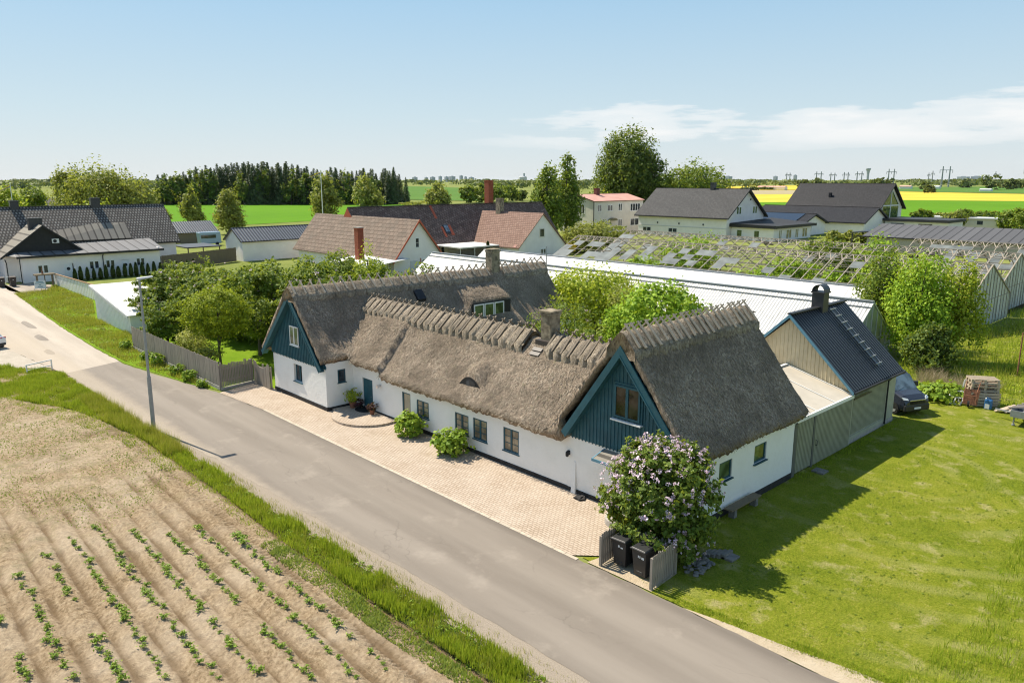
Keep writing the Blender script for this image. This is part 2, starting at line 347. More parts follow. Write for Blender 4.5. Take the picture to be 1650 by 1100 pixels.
def blades(name, xy, h, w, matname, lean=.35, z=None, parent=None, org=None):
    n = len(xy); a = RNG.uniform(0, 2 * pi, n); d = RNG.uniform(0, 2 * pi, n); l = RNG.uniform(.1, 1, n) * lean * h
    z0 = np.zeros(n) if z is None else z
    dx, dy = np.cos(a) * w / 2, np.sin(a) * w / 2
    tip = np.stack([xy[:, 0] + np.cos(d) * l, xy[:, 1] + np.sin(d) * l, z0 + h], 1)
    v = np.stack([np.stack([xy[:, 0] - dx, xy[:, 1] - dy, z0], 1), np.stack([xy[:, 0] + dx, xy[:, 1] + dy, z0], 1), tip], 1).reshape(-1, 3)
    return mesh_np(name, v, np.arange(3 * n).reshape(-1, 3), matname, parent, org)
def in_poly(p, poly):
    x, y = p[:, 0], p[:, 1]; r = np.zeros(len(p), bool); j = len(poly) - 1
    for i in range(len(poly)):
        xi, yi = poly[i]; xj, yj = poly[j]
        c = ((yi > y) != (yj > y)) & (x < (xj - xi) * (y - yi) / (yj - yi + 1e-12) + xi); r ^= c; j = i
    return r
def scatter(poly, n):
    a = np.array(poly); lo, hi = a.min(0), a.max(0); out = []
    tot = 0
    while tot < n:
        p = RNG.uniform(lo, hi, (n * 2, 2)); p = p[in_poly(p, poly)]; out.append(p); tot += len(p)
    return np.concatenate(out)[:n]
def vnoise(x, y, sc, seed=0):
    """smooth 2-D value noise in 0..1"""
    g = np.random.default_rng(seed).uniform(0, 1, (64, 64)); X = np.asarray(x) / sc; Y = np.asarray(y) / sc
    i = np.floor(X).astype(int); j = np.floor(Y).astype(int); u = X - i; v = Y - j; u = u * u * (3 - 2 * u); v = v * v * (3 - 2 * v)
    q = lambda a, b: g[a % 64, b % 64]
    return (q(i, j) * (1 - u) + q(i + 1, j) * u) * (1 - v) + (q(i, j + 1) * (1 - u) + q(i + 1, j + 1) * u) * v
# ================================================================ SETTING
def groundmat(name, cols, sc=(.35, 2.2, 14), dry=None, bump=.03, fine=26, rings=None, wt=(.5, .32, .25)):
    q = NT(name); f = q.math('ADD', q.math('MULTIPLY', q.noise(sc[0], 5), wt[0]), q.math('ADD', q.math('MULTIPLY', q.noise(sc[1], 5), wt[1]), q.math('MULTIPLY', q.noise(sc[2], 3), wt[2])))
    n = len(cols); c = q.ramp(f, [(.36 + .34 * i / (n - 1), cols[i]) for i in range(n)])
    if dry: c = q.mix(q.ramp(q.noise(.8, 7, None, .65), [(dry[1], 0.0), (dry[1] + .12, dry[2])]), c, dry[0])
    if rings:
        s_ = q.n('ShaderNodeVectorMath', {0: q.co(), 1: rings}, operation='SUBTRACT').outputs[0]
        w_ = q.n('ShaderNodeTexWave', {'Vector': s_, 'Scale': .19, 'Distortion': 1.2, 'Detail': 2.0, 'Detail Scale': .6}, wave_type='RINGS', rings_direction='Z').outputs['Fac']
        c = q.mix(q.math('MULTIPLY', q.ramp(w_, [(.55, 0.0), (.95, .4)]), q.ramp(q.noise(.16, 3), [(.45, 0.0), (.62, 1.0)])), c, (.36, .345, .13))      # mower swaths of dry cuttings
    q.bump(q.math('ADD', q.noise(fine, 3), q.noise(sc[2] * .5, 3)), bump)
    return q.done(c, .95, .05)
def sheet(name, poly, z, m):
    b = MB(); b.poly([(x, y, z) for x, y in poly]); return kind(b.obj(name, m))
M_['meadow'] = groundmat('meadow_ground', [(.115, .15, .035), (.17, .205, .05), (.22, .245, .07), (.29, .29, .12)], (.05, .5, 6))
M_['lawn'] = groundmat('lawn_turf', [(.085, .128, .010), (.165, .208, .016), (.245, .268, .028), (.34, .312, .08)], (.22, 1.6, 11), ((.46, .39, .22), .545, .5), .08, rings=(27.5, 14.0, 0.0), wt=(.34, .30, .43))
M_['crop'] = groundmat('young_green_crop', [(.085, .20, .010), (.10, .23, .012), (.12, .25, .016)], (.01, .1, 1), None, .02)
M_['crop2'] = groundmat('bluish_green_crop', [(.075, .155, .03), (.09, .18, .035), (.11, .20, .04)], (.01, .1, 1), None, .02)
M_['stubble'] = groundmat('bare_tan_field', [(.34, .29, .17), (.40, .34, .21)], (.01, .1, 1))
b = MB(); n = 24
for i in range(n):       # one sheet out to the horizon
    a0, a1 = 2 * pi * i / n, 2 * pi * (i + 1) / n
    b.poly([(0, 0, -.03), (14000 * cos(a0), 14000 * sin(a0), -.03), (14000 * cos(a1), 14000 * sin(a1), -.03)])
kind(b.obj('ground', 'meadow'))
sheet('crop_field', [(-190, 70), (-209, 64), (-190, 55), (-260, -10), (-420, -10), (-472, 63), (-440, 150), (-365, 262), (-314, 230), (-200, 118)], .06, 'crop')
sheet('crop_field', [(-404, 289), (-340, 305), (-939, 792), (-1296, 921)], .2, 'crop2')
sheet('rapeseed_field', [(-497, 848), (-440, 985), (-801, 1683), (-767, 1285)], .3, 'rapeseed')
sheet('bare_field', [(-346, 603), (-300, 690), (-426, 923), (-497, 848)], .3, 'stubble')
sheet('rapeseed_field', [(-213, 388), (-185, 434), (-300, 690), (-346, 603)], .25, 'rapeseed')
sheet('crop_field', [(-178, 331), (-160, 376), (-191, 430), (-213, 388)], .2, 'crop')
sheet('crop_field', [(-301, 912), (-120, 850), (-350, 1869), (-493, 1409)], .3, 'crop2')
sheet('rapeseed_field', [(-159, 525), (-60, 580), (-120, 812), (-303, 909)], .25, 'rapeseed')
sheet('crop_field', [(-70, 272), (0, 240), (-60, 578), (-159, 525)], .2, 'crop')
# --- asphalt road, older and paler beyond the joint
def asphalt(name, a, c):
    q = NT(name); v = q.co((.12, 1.0, 1)); s = q.n('ShaderNodeSeparateXYZ', {0: q.co()})
    base = q.mix(q.ramp(q.noise(1.0, 6, v), [(.3, 0.0), (.7, 1.0)]), a, c)
    base = q.mix(q.ramp(q.noise(90, 2), [(.5, 0.0), (.75, .5)]), base, tuple(min(1, x * 1.5) for x in c))
    edge = q.n('ShaderNodeMapRange', {0: s.outputs[1], 1: -5.1, 2: -4.6, 3: 0.0, 4: .45}).outputs[0]
    base = q.mix(edge, base, tuple(x * .55 for x in a))
    tr = q.n('ShaderNodeTexWave', {'Vector': q.co((.02, 1, 1)), 'Scale': .135, 'Distortion': .6, 'Phase Offset': 1.2}, wave_type='BANDS', bands_direction='Y').outputs['Fac']
    base = q.mix(q.math('MULTIPLY', q.ramp(tr, [(.35, 0.0), (.8, .35)]), q.noise(.6, 5, v)), base, tuple(x * 1.45 for x in c))     # polished wheel tracks
    wp = q.n('ShaderNodeVectorMath', {0: q.co((.5, .9, 1)), 1: q.n('ShaderNodeVectorMath', {0: q.n('ShaderNodeTexNoise', {'Vector': q.co(), 'Scale': 1.1, 'Detail': 5.0}).outputs['Color'], 'Scale': .9}, operation='SCALE').outputs[0]}, operation='ADD').outputs[0]
    vo = q.n('ShaderNodeTexVoronoi', {'Vector': wp, 'Scale': .42}, feature='DISTANCE_TO_EDGE').outputs['Distance']
    base = q.mix(q.math('MULTIPLY', q.ramp(vo, [(0.0, 1.0), (.009, 0.0)]), q.ramp(q.noise(.3, 3), [(.48, 0.0), (.62, .4)])), base, tuple(x * .55 for x in a))     # hairline cracks
    ed_ = q.n('ShaderNodeMapRange', {0: q.math('ADD', s.outputs[1], q.math('MULTIPLY', q.noise(1.4, 6, None, .7), .9)), 1: -9.15, 2: -9.75, 3: 0.0, 4: .8}).outputs[0]
    base = q.mix(q.math('MULTIPLY', ed_, q.ramp(q.noise(26, 3), [(.35, .3), (.6, 1.0)])), base, (.40, .335, .255))      # grit washed over the field edge
    base = q.mix(q.ramp(q.noise(.45, 7, None, .7), [(.56, 0.0), (.68, .3)]), base, (.40, .35, .29))
    q.bump(q.noise(60, 2), .006); return q.done(base, .85, .25)
M_['asphalt'] = asphalt('asphalt', (.185, .158, .13), (.24, .209, .174))
M_['asphalt_old'] = asphalt('old_asphalt', (.34, .29, .235), (.43, .375, .31))
north = [(-100, -4.2), (-70, -5.3), (-55, -6.1), (-41, -6.8), (-30, -7.1), (-22, -7.1), (-16, -6.4), (-12, -5.6), (-8.8, -5.05), (-3, -4.6), (10, -4.62), (24, -4.5), (32.5, -4.5), (60, -4.6)]
south = [(-100, -15.5), (-60, -14.2), (-40, -13.2), (-28, -11.95), (-20, -11.15), (-12, -11.0), (-4, -10.75), (3, -10.25), (12, -10.0), (21, -9.7), (60, -9.4)]
def rough(e, amp=.07):
    out = []
    for (x0, y0), (x1, y1) in zip(e[:-1], e[1:]):
        k = max(1, int(abs(x1 - x0) / .35))
        for i in range(k):
            t = i / k; x = x0 + (x1 - x0) * t; y = y0 + (y1 - y0) * t; out.append((x, y + amp * 2 * (float(vnoise(x + 200, y + 200, .9, 21)) - .5) + amp * (float(vnoise(x + 200, 7, .35, 22)) - .5)))
    return out + [e[-1]]
def strip(name, n_, s_, z, m):
    b = MB(); b.poly([(x, y, z) for x, y in rough(s_) + rough(n_)[::-1]]); return kind(b.obj(name, m))
jn = [p for p in north if p[0] <= -22] + [(-23, -7.1)]; js = [p for p in south if p[0] <= -28] + [(-21.6, -11.25)]
strip('road', [(-23.0, -7.1)] + [p for p in north if p[0] > -22.5], [(-21.6, -11.25)] + [p for p in south if p[0] > -21], .012, 'asphalt')
strip('old_road', [p for p in north if p[0] < -22.5] + [(-23.0, -7.1)], [p for p in south if p[0] < -21.6] + [(-21.6, -11.25)], .008, 'asphalt_old')
M_['gravel'] = (lambda q: (q.bump(q.noise(22, 3), .03), q.done(q.mix(q.noise(25, 3), (.20, .165, .125), (.42, .36, .29)), .95, .1))[1])(NT('shoulder_gravel'))
sheet('gravel_shoulder', [(x, y + .1) for x, y in south if x > -22][::1] + [(60, -10.4), (21, -10.75), (12, -10.95), (3, -11.1), (-4, -11.5), (-22, -12.0)], .004, 'gravel')
sheet('forecourt', [(-100, -4.3), (-72, -5.25), (-68.5, -4.4), (-71, -1.2), (-77, .2), (-80.5, -1), (-81, -6), (-100, -6)], .004, 'asphalt_old')
M_['drive'] = groundmat('pale_gravel_drive', [(.36, .32, .26), (.45, .40, .33), (.52, .47, .40)], (.3, 2, 14))
sheet('gravel_drive', [(-60, -14.0), (-40, -13.1), (-28.3, -12.0), (-24.5, -11.6), (-26.5, -14.4), (-34, -16.5), (-60, -22)], .004, 'drive')
# --- block paving in front of the house
def paving():
    q = NT('buff_block_paving'); v = q.co((1, 1, 1), (0, 0, 0))
    br = q.n('ShaderNodeTexBrick', {'Vector': v, 'Color1': (.42, .335, .255), 'Color2': (.50, .41, .325), 'Mortar': (.25, .19, .13), 'Scale': 1.0, 'Mortar Size': .011, 'Brick Width': .21, 'Row Height': .14, 'Bias': 0.0, 'Mortar Smooth': .2})
    c = q.mix(q.ramp(q.noise(.6, 5), [(.35, 0.0), (.7, .4)]), br.outputs['Color'], (.58, .50, .41))
    c = q.mix(q.ramp(q.noise(4, 5), [(.55, 0.0), (.75, .3)]), c, (.33, .26, .19))
    q.bump(q.math('SUBTRACT', q.math('MULTIPLY', q.noise(30, 2), .3), br.outputs['Fac']), .012); return q.done(c, .9, .15)
M_['paving'] = paving()
sheet('paving', [(-8.7, -5.05), (-3, -4.62), (10, -4.64), (22.6, -4.52), (23.9, -3.3), (24.4, .1), (-.1, .1), (-.1, -1.8), (-7, -1.8), (-9.6, -2.1)], .02, 'paving')
b = MB()
for x in np.arange(-3, 23, .62): b.box(x, x + .6, -4.66, -4.5, -.02, .032)
kind(b.obj('paving_edge', mat('sandstone_edge', (.50, .43, .34), .9, .15, 3)))
# lawn
sheet('lawn', [(23.9, -3.3), (23, -4.3), (26.3, -4.42), (29, -4.4), (33.5, -4.3), (60, -4.3), (60, 60), (20, 60), (20, 24), (24.6, 24), (24.6, 0), (24.4, 0)], .004, 'lawn')
M_['sandy'] = groundmat('sandy_edge', [(.36, .29, .19), (.46, .38, .27), (.5, .43, .32)], (.5, 3, 16))
sheet('sandy_edge', [(27.6, -4.45), (29, -4.2), (31, -3.95), (33, -3.6), (36, -3.4), (60, -3.4), (60, -4.56), (32.5, -4.52)], .008, 'sandy')
M_['gardenlawn'] = groundmat('garden_lawn', [(.10, .19, .008), (.15, .25, .014), (.20, .28, .025)], (.3, 2, 12))
sheet('garden_lawn', [(-27, -4.6), (-9.2, -4.4), (-7, -2), (-7, 22), (-27, 22)], .004, 'gardenlawn')
sheet('grass_bank', [(-70, -5.2), (-41, -6.7), (-30, -7.0), (-22, -7.0), (-12, -5.5), (-9.2, -4.7), (-27, -4.7), (-27, 0), (-78, 1), (-71, -1.5)], .002, 'gardenlawn')
# --- potato field: ridged sandy soil as real relief
ROWS = [-13.4, -14.25, -15.25, -16.3, -17.3, -18.3, -19.3, -20.3, -21.3, -22.3, -23.3]
def soil_h(x, y):
    ph = (y + 13.4) + .03 * (x - 15)
    ridge = np.clip((x + 1.5 + .9 * (y + 16) * -.3) / 8, 0, 1) * np.clip((-12.7 - y) / .6, 0, 1)
    h = .15 * (np.abs(np.cos(pi * ph)) ** .6 * 2 - 1.2) * ridge * (.6 + .5 * vnoise(x, y, 1.7, 9))
    h += .022 * np.cos(4 * pi * ph + .6) * ridge
    h += .05 * (vnoise(x, y, .45, 1) - .5) + .035 * (vnoise(x, y, .2, 2) - .5) + .10 * (vnoise(x, y, 2.3, 3) - .5)
    track = np.exp(-((y + 12.75 + .02 * x) / .32) ** 2)      # tractor tyre marks along the verge
    h += track * (.03 * np.sign(np.sin(x * 24 + 3.0 * np.abs(y + 12.75 + .02 * x) * 4)) - .03)
    track2 = np.exp(-((y + 16.8) / .22) ** 2) * (x > 6); h += track2 * -.03
    f_ = np.clip((-11.75 - y) / .5, 0, 1); return (h + .15) * f_ - .02 * (1 - f_)
xs = np.arange(-24, 30.01, .085); ys = np.arange(-27.5, -11.1, .085)
X, Y = np.meshgrid(xs, ys); Z = soil_h(X, Y)
vv = np.stack([X, Y, Z], -1).reshape(-1, 3); nx = len(xs); ii = (np.arange(len(ys) - 1)[:, None] * nx + np.arange(nx - 1)).ravel()
def soilm():
    q = NT('dry_sandy_soil'); f = q.noise(7, 6, None, .7); g = q.noise(.35, 6, None, .6)
    c = q.ramp(f, [(.3, (.155, .107, .062)), (.5, (.355, .263, .162)), (.7, (.53, .418, .28))])
    c = q.mix(q.ramp(g, [(.4, 0.0), (.65, .5)]), c, (.58, .48, .36))
    s = q.n('ShaderNodeSeparateXYZ', {0: q.co()})
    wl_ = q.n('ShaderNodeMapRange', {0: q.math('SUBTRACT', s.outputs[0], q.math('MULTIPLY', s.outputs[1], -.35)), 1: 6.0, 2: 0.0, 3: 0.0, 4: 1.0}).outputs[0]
    c = q.mix(q.math('MULTIPLY', q.n('ShaderNodeMapRange', {0: s.outputs[2], 1: .15, 2: .06, 3: 0.0, 4: .7}).outputs[0], 1.0), c, (.15, .10, .055))     # furrow shade painted in: soil colour darkens towards the troughs
    gr = q.math('MULTIPLY', q.ramp(q.noise(1.3, 7, None, .72), [(.5, 0.0), (.66, .5)]), wl_)
    c = q.mix(gr, c, (.20, .19, .085))
    q.bump(q.math('ADD', f, q.math('MULTIPLY', q.noise(30, 3), .5)), .10); return q.done(c, .97, .04)
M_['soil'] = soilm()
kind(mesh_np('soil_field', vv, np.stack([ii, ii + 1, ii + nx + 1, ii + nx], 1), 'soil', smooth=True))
# far belt of woods that reads as one mass
def far_wood():
    P_, N_, S_ = [], [], []
    for k in range(760):
        px = random.uniform(-260, 1900); dep = random.choice([random.uniform(850, 1300), random.uniform(1300, 2600), random.uniform(1300, 2600)])
        if px > 1150 and dep < 1250: dep = random.uniform(1700, 2600)
        if 640 < px < 760 and dep < 1350: continue
        x, y = bearing(px, dep); r = random.uniform(9, 26) * dep / 1500; h = random.uniform(6.5, 12.5) * (1 + .18 * (dep > 1800))
        m = 46; th = RNG.uniform(0, 2 * pi, m); ph = RNG.uniform(-.1, 1, m); rr = np.sqrt(np.clip(1 - ph ** 2, 0, 1))
        nn = np.stack([np.cos(th) * rr, np.sin(th) * rr, ph], 1)
        P_.append(nn * np.array([r, r, h * .5]) + np.array([x, y, h * .5])); N_.append(nn + RNG.normal(0, .35, (m, 3))); S_.append(np.full(m, h * .26))
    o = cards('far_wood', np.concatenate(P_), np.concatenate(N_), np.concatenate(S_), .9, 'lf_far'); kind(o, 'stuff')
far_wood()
sheet('bin_pad', [(23.6, -3.2), (23.4, -4.45), (26.3, -4.4), (26.2, -2.7), (24, -2.8)], .012, 'sandy')

M_['verge'] = groundmat('verge_turf', [(.03, .045, .010), (.055, .075, .015), (.09, .10, .03), (.16, .14, .07)], (.5, 2.5, 14))

for cx_p, cy_p, w_p, h_p in ((-45.5, -8.8, 5.2, .8), (-37.5, -9.4, 3.4, .9), (-54, -10.6, 4.5, 1.0), (-30.5, -10.3, 2.2, .7)):
    sheet('road_patch', [(cx_p + w_p / 2 * cos(t) * (1 + .15 * sin(3 * t)), cy_p + h_p / 2 * sin(t) * (1 + .2 * cos(2 * t))) for t in np.linspace(0, 2 * pi, 22)[:-1]], .016, 'asphalt')
# ================================================================ building helpers
def wall_open(b, o, u, wd, z0, z1, n, ops, depth=.14, m=0, mr=None):
    """outer face of a wall with window and door holes and their reveals; o = lower left corner, n outward"""
    o, u, n = Vector(o), Vector(u), Vector(n); mr = m if mr is None else mr
    us = sorted({0, wd} | {t for q in ops for t in q[:2]}); zs = sorted({z0, z1} | {t for q in ops for t in q[2:4]})
    pt = lambda a, z, d=0: o + u * a + Vector((0, 0, z)) - n * d
    for a0, a1 in zip(us[:-1], us[1:]):
        for c0, c1 in zip(zs[:-1], zs[1:]):
            ac, cc = (a0 + a1) / 2, (c0 + c1) / 2
            if any(q[0] < ac < q[1] and q[2] < cc < q[3] for q in ops): continue
            b.poly([pt(a0, c0), pt(a1, c0), pt(a1, c1), pt(a0, c1)], m)
    for a0, a1, c0, c1 in ops:
        for p, q in (((a0, c0), (a1, c0)), ((a1, c0), (a1, c1)), ((a1, c1), (a0, c1)), ((a0, c1), (a0, c0))):
            b.poly([pt(*p), pt(*q), pt(*q, depth), pt(*p, depth)], mr)
def window(root, o, u, n, w, h, fm='white_paint', gm='glass', sash=2, rows=1, d=.06, fr=.06, sill=None, name='window', out=.0):
    """frame with its panes; o is the lower left corner on the wall face, sunk d behind it"""
    o, u, n = Vector(o), Vector(u), Vector(n); o = o - n * d + n * out; z = Vector((0, 0, 1))
    b = MB()
    def bar(a0, a1, c0, c1, t=.05): b.prism([o + u * a0 + z * c0, o + u * a1 + z * c0, o + u * a1 + z * c1, o + u * a0 + z * c1], n * t)
    bar(0, w, 0, fr); bar(0, w, h - fr, h); bar(0, fr, fr, h - fr); bar(w - fr, w, fr, h - fr)
    for i in range(1, sash): x = w * i / sash; bar(x - fr * .75, x + fr * .75, fr, h - fr, .055)
    if rows > 1:
        for i in range(sash):
            x0, x1 = w * i / sash + fr * .75, w * (i + 1) / sash - fr * .75
            for k in range(1, rows):
                zz = fr + (h - 2 * fr) * k / rows; bar(x0, x1, zz - .014, zz + .014, .04)
    if sill:
        b.prism([o + u * -.05 + z * -.05, o + u * (w + .05) + z * -.05, o + u * (w + .05) + z * -.003, o + u * -.05 + z * -.003], n * (d + sill))
    f = b.obj(name, fm, root)
    g = MB(); q = o + n * .018
    g.prism([q + u * .02 + z * .02, q + u * (w - .02) + z * .02, q + u * (w - .02) + z * (h - .02), q + u * .02 + z * (h - .02)], n * .004)
    g.obj('pane', gm, f, org=ORG[root.name]); return f
def battens(b, o, u, n, wd, z0, ztop, step=.2, w=.05, t=.03, m=0):
    """vertical cover strips from z0 up to ztop(a)"""
    o, u, n = Vector(o), Vector(u), Vector(n); k = int(wd / step)
    for i in range(1, k + 1):
        a = wd * i / (k + 1) ; zt = ztop(a)
        if zt - z0 < .12: continue
        p = o + u * (a - w / 2) + Vector((0, 0, z0)); b.prism([p, p + u * w, p + u * w + Vector((0, 0, zt - z0)), p + Vector((0, 0, zt - z0))], n * t)
def gable_roof(name, mats, root, axis, a0, a1, c, half, zE, zR, over=.4, t=.18, half2=None, zE2=None, trim=None):
    """two thick slopes; extents a0..a1 along the ridge, eaves at c-half / c+half2"""
    half2 = half2 or half; zE2 = zE if zE2 is None else zE2; b = MB()
    pt = (lambda a, q, z: (a, q, z)) if axis == 'x' else (lambda a, q, z: (q, a, z))
    for sgn, hf, ze in ((-1, half, zE), (1, half2, zE2)):
        k = (hf + over) / hf; zo = zR - (zR - ze) * k; q0, q1 = c, c + sgn * (hf + over)
        top = [pt(a0, q0, zR + t), pt(a1, q0, zR + t), pt(a1, q1, zo + t), pt(a0, q1, zo + t)]
        bot = [pt(a0, q0, zR), pt(a1, q0, zR), pt(a1, q1, zo), pt(a0, q1, zo)]
        b.hexa(bot, top, 0)
    o = b.obj(name, mats, root)
    if trim:
        b = MB()
        for a, da in ((a0, -.05), (a1, .05)):
            for sgn, hf, ze in ((-1, half, zE), (1, half2, zE2)):
                k = (hf + over) / hf; zo = zR - (zR - ze) * k
                p = [pt(a, c, zR - .12), pt(a, c + sgn * (hf + over), zo - .12), pt(a, c + sgn * (hf + over), zo + t + .03), pt(a, c, zR + t + .03)]
                b.prism(p, pt(da, 0, 0) if axis == 'x' else (0, da, 0))
        for sgn, hf, ze in ((-1, half, zE), (1, half2, zE2)):
            k = (hf + over) / hf; zo = zR - (zR - ze) * k; q = c + sgn * (hf + over)
            p, r = pt(a0, q + sgn * .06, zo + .02), pt(a1, q + sgn * .06, zo + .02); b.beam(p, r, .12, .14)
        b.obj('roof_trim', trim, root)
        b = MB(); b.beam(pt(a0, c, zR + t + .02), pt(a1, c, zR + t + .02), .22, .1); b.obj('ridge_capping', mats if isinstance(mats, str) else mats[0], root)
    return o
def gable_walls(name, m, root, axis, a0, a1, c, half, zE, zR, half2=None, zE2=None, z0=-.05):
    half2 = half2 or half; zE2 = zE if zE2 is None else zE2; b = MB()
    pt = (lambda a, q, z: (a, q, z)) if axis == 'x' else (lambda a, q, z: (q, a, z))
    prof = [(c - half, z0), (c + half2, z0), (c + half2, zE2), (c, zR), (c - half, zE)]
    b.prism([pt(a0, q, z) for q, z in prof], pt(a1 - a0, 0, 0) if axis == 'x' else (0, a1 - a0, 0))
    return b.obj(name, m, root)
def chimney(root, x, y, z0, z1, sx, sy, m, cap=None, capm=None, name='chimney'):
    b = MB(); b.box(x - sx / 2, x + sx / 2, y - sy / 2, y + sy / 2, z0, z1 - .12)
    b.box(x - sx / 2 - .05, x + sx / 2 + .05, y - sy / 2 - .05, y + sy / 2 + .05, z1 - .12, z1)
    b.box(x - sx / 2 + .12, x + sx / 2 - .12, y - sy / 2 + .12, y + sy / 2 - .12, z1, z1 + .03)
    o = b.obj(name, m, root)
    if cap:
        b = MB(); b.box(x - sx / 2 - cap, x + sx / 2 + cap, y - sy / 2 - cap, y + sy / 2 + cap, z1 + .03, z1 + .12); b.obj('chimney_cap', capm or m, o, org=ORG[root.name])
    return o

# ================================================================ THE THATCHED FARMHOUSE
H = thing('thatched_farmhouse', (10, 3, 0), 'long white thatched farmhouse with teal gables and wooden ridge timbers beside the road', 'house')
XW, ZW, SW = -3.6, 7.25, 1.11      # west wing ridge
YM, ZM, SM = 3.2, 6.02, .965       # street range ridge
XE, ZE_ = 21.45, 7.72              # east wing ridge
def smax(a, b, k):
    h = np.clip(.5 + .5 * (a - b) / k, 0, 1); return b * (1 - h) + a * h + k * h * (1 - h)
def rnd_peak(d, k=.25): return np.sqrt(d * d + k * k) - k
def z_w(x, y): return ZW - SW * rnd_peak(x - XW) - .42 * np.sin(pi * np.clip((x - XW - .1) / 3.65, 0, 1)) * np.clip((y + 2.1) / 1.6, 0, 1) + .05
def z_m(x, y):
    z = ZM - SM * rnd_peak(y - YM) + .10 * np.clip((-y + .6) / 1.1, 0, 1) ** 2
    xs_ = 3.62 - .21 * (y + .25)
    st = np.clip((xs_ - x) / .10, 0, 1) * np.clip((2.9 - y) / 1.2, 0, 1) * np.clip((x + 2.5) / 3, 0, 1)
    z = z + .40 * st
    d = np.clip(1 - ((x - 11.05) / 1.2) ** 2, 0, 1)                    # eyebrow over the little loft light
    e = np.where((y >= .42) & (y < 2.5), ZM - SM * (YM - .42) + .80 * d + .46 * (y - .42), -9)
    z = np.where(d > 0, smax(z, e, .12), z); return z
def z_e(x, y): return np.where(x < XE, ZE_ - 1.27 * rnd_peak(x - XE), ZE_ - 1.31 * rnd_peak(x - XE) + .12 * np.clip((x - XE - 2.4) / 1.4, 0, 1) ** 2)
def z_all(x, y):
    w = np.where((x < 8) & (y > -2.4), z_w(x, y), -9); m = np.where((y > -.6) & (y < 7.1) & (x > -3.6) & (x < 21.45), z_m(x, y), -9); e = np.where((x > 15) & (y > -.5) & (y < 9.5), z_e(x, y), -9)
    z = smax(w, m, .55); z = smax(z, e, .25)
    dy = np.clip(np.minimum((y - 10.1) / .7, (14.5 - y) / .12), 0, 1) * (x > -3.2) * (x < -.9)   # dormer
    zd = 6.45 - .50 * (x + 3.0); z = np.where(dy > 0, np.maximum(z, z * (1 - dy) + zd * dy), z)
    return z
def grid1(*k):
    out = [k[0]]
    for a, c in zip(k[:-1], k[1:]): out += list(np.linspace(a, c, max(1, int(round((c - a) / .115))) + 1)[1:])
    return np.array(out)
gx = grid1(-7.75, -.9, .15, 18.1, 25.12); gy = grid1(-2.28, -.5, -.36, 6.9, 9.25, 20.45)
GX, GY = np.meshgrid(gx, gy)
inside = lambda x, y: ((x < .15) & (y > -2.28) & (y < 20.45)) | ((x > -1) & (x < 18.15) & (y > -.5) & (y < 6.9)) | ((x > 18.1) & (x < 25.12) & (y > -.36) & (y < 9.25))
eps = 1e-3
cx_, cy_ = (gx[:-1] + gx[1:]) / 2, (gy[:-1] + gy[1:]) / 2
CXg, CYg = np.meshgrid(cx_, cy_); mask = inside(CXg, CYg)
def ragged(x, y): return .055 * (vnoise(x + 50, y + 50, .5, 4) - .5) + .05 * (vnoise(x + 50, y + 50, .22, 5) - .5) + .09 * (vnoise(x + 50, y + 50, 2.2, 6) - .5)
ZZ = z_all(np.where(GX > 18.05, np.maximum(GX, 18.101), GX), GY) + ragged(GX, GY)
vtx = np.stack([GX, GY, ZZ], -1).reshape(-1, 3); nx = len(gx)
jj, kk = np.nonzero(mask); a = jj * nx + kk; F = np.stack([a, a + 1, a + nx + 1, a + nx], 1)
# thick cut edge all round: boundary edges drop and draw in
cnt = {}
for q in F:
    for p, r in zip(q, np.roll(q, -1)): cnt[(p, r)] = 1
bnd = [(p, r) for (p, r) in cnt if (r, p) not in cnt]
bv = sorted({p for e in bnd for p in e}); idx = {p: i for i, p in enumerate(bv)}
cen = np.array([(XW if v[0] < .2 and (v[1] > 7 or v[1] < -.5 or v[0] < -1) else (XE if v[0] > 18.09 else v[0]), YM if .1 < v[0] < 18.2 else v[1]) for v in vtx[bv]])
low = vtx[bv].copy(); dr = cen - low[:, :2]; ln = np.linalg.norm(dr, axis=1, keepdims=True) + 1e-6
side = (np.abs(low[:, 1] + 2.28) > .01) & ~((np.abs(low[:, 1] + .36) < .01) & (low[:, 0] > 18.09))
low[:, :2] += dr / ln * .16 * side[:, None]; low[:, 2] -= .36 + .05 * RNG.uniform(-1, 1, len(low))
low2 = low.copy(); low2[:, :2] += dr / ln * .5 * side[:, None]; low2[:, 2] += .35 * side
low2[~side, 1] += .35; n0 = len(vtx); nb = len(bv)
F2 = [(r, p, n0 + idx[p], n0 + idx[r]) for p, r in bnd] + [(n0 + idx[r], n0 + idx[p], n0 + nb + idx[p], n0 + nb + idx[r]) for p, r in bnd]
roof = mesh_np('thatched_roof', np.concatenate([vtx, low, low2]), np.concatenate([F, np.array(F2)]), 'thatch', H, smooth=True)
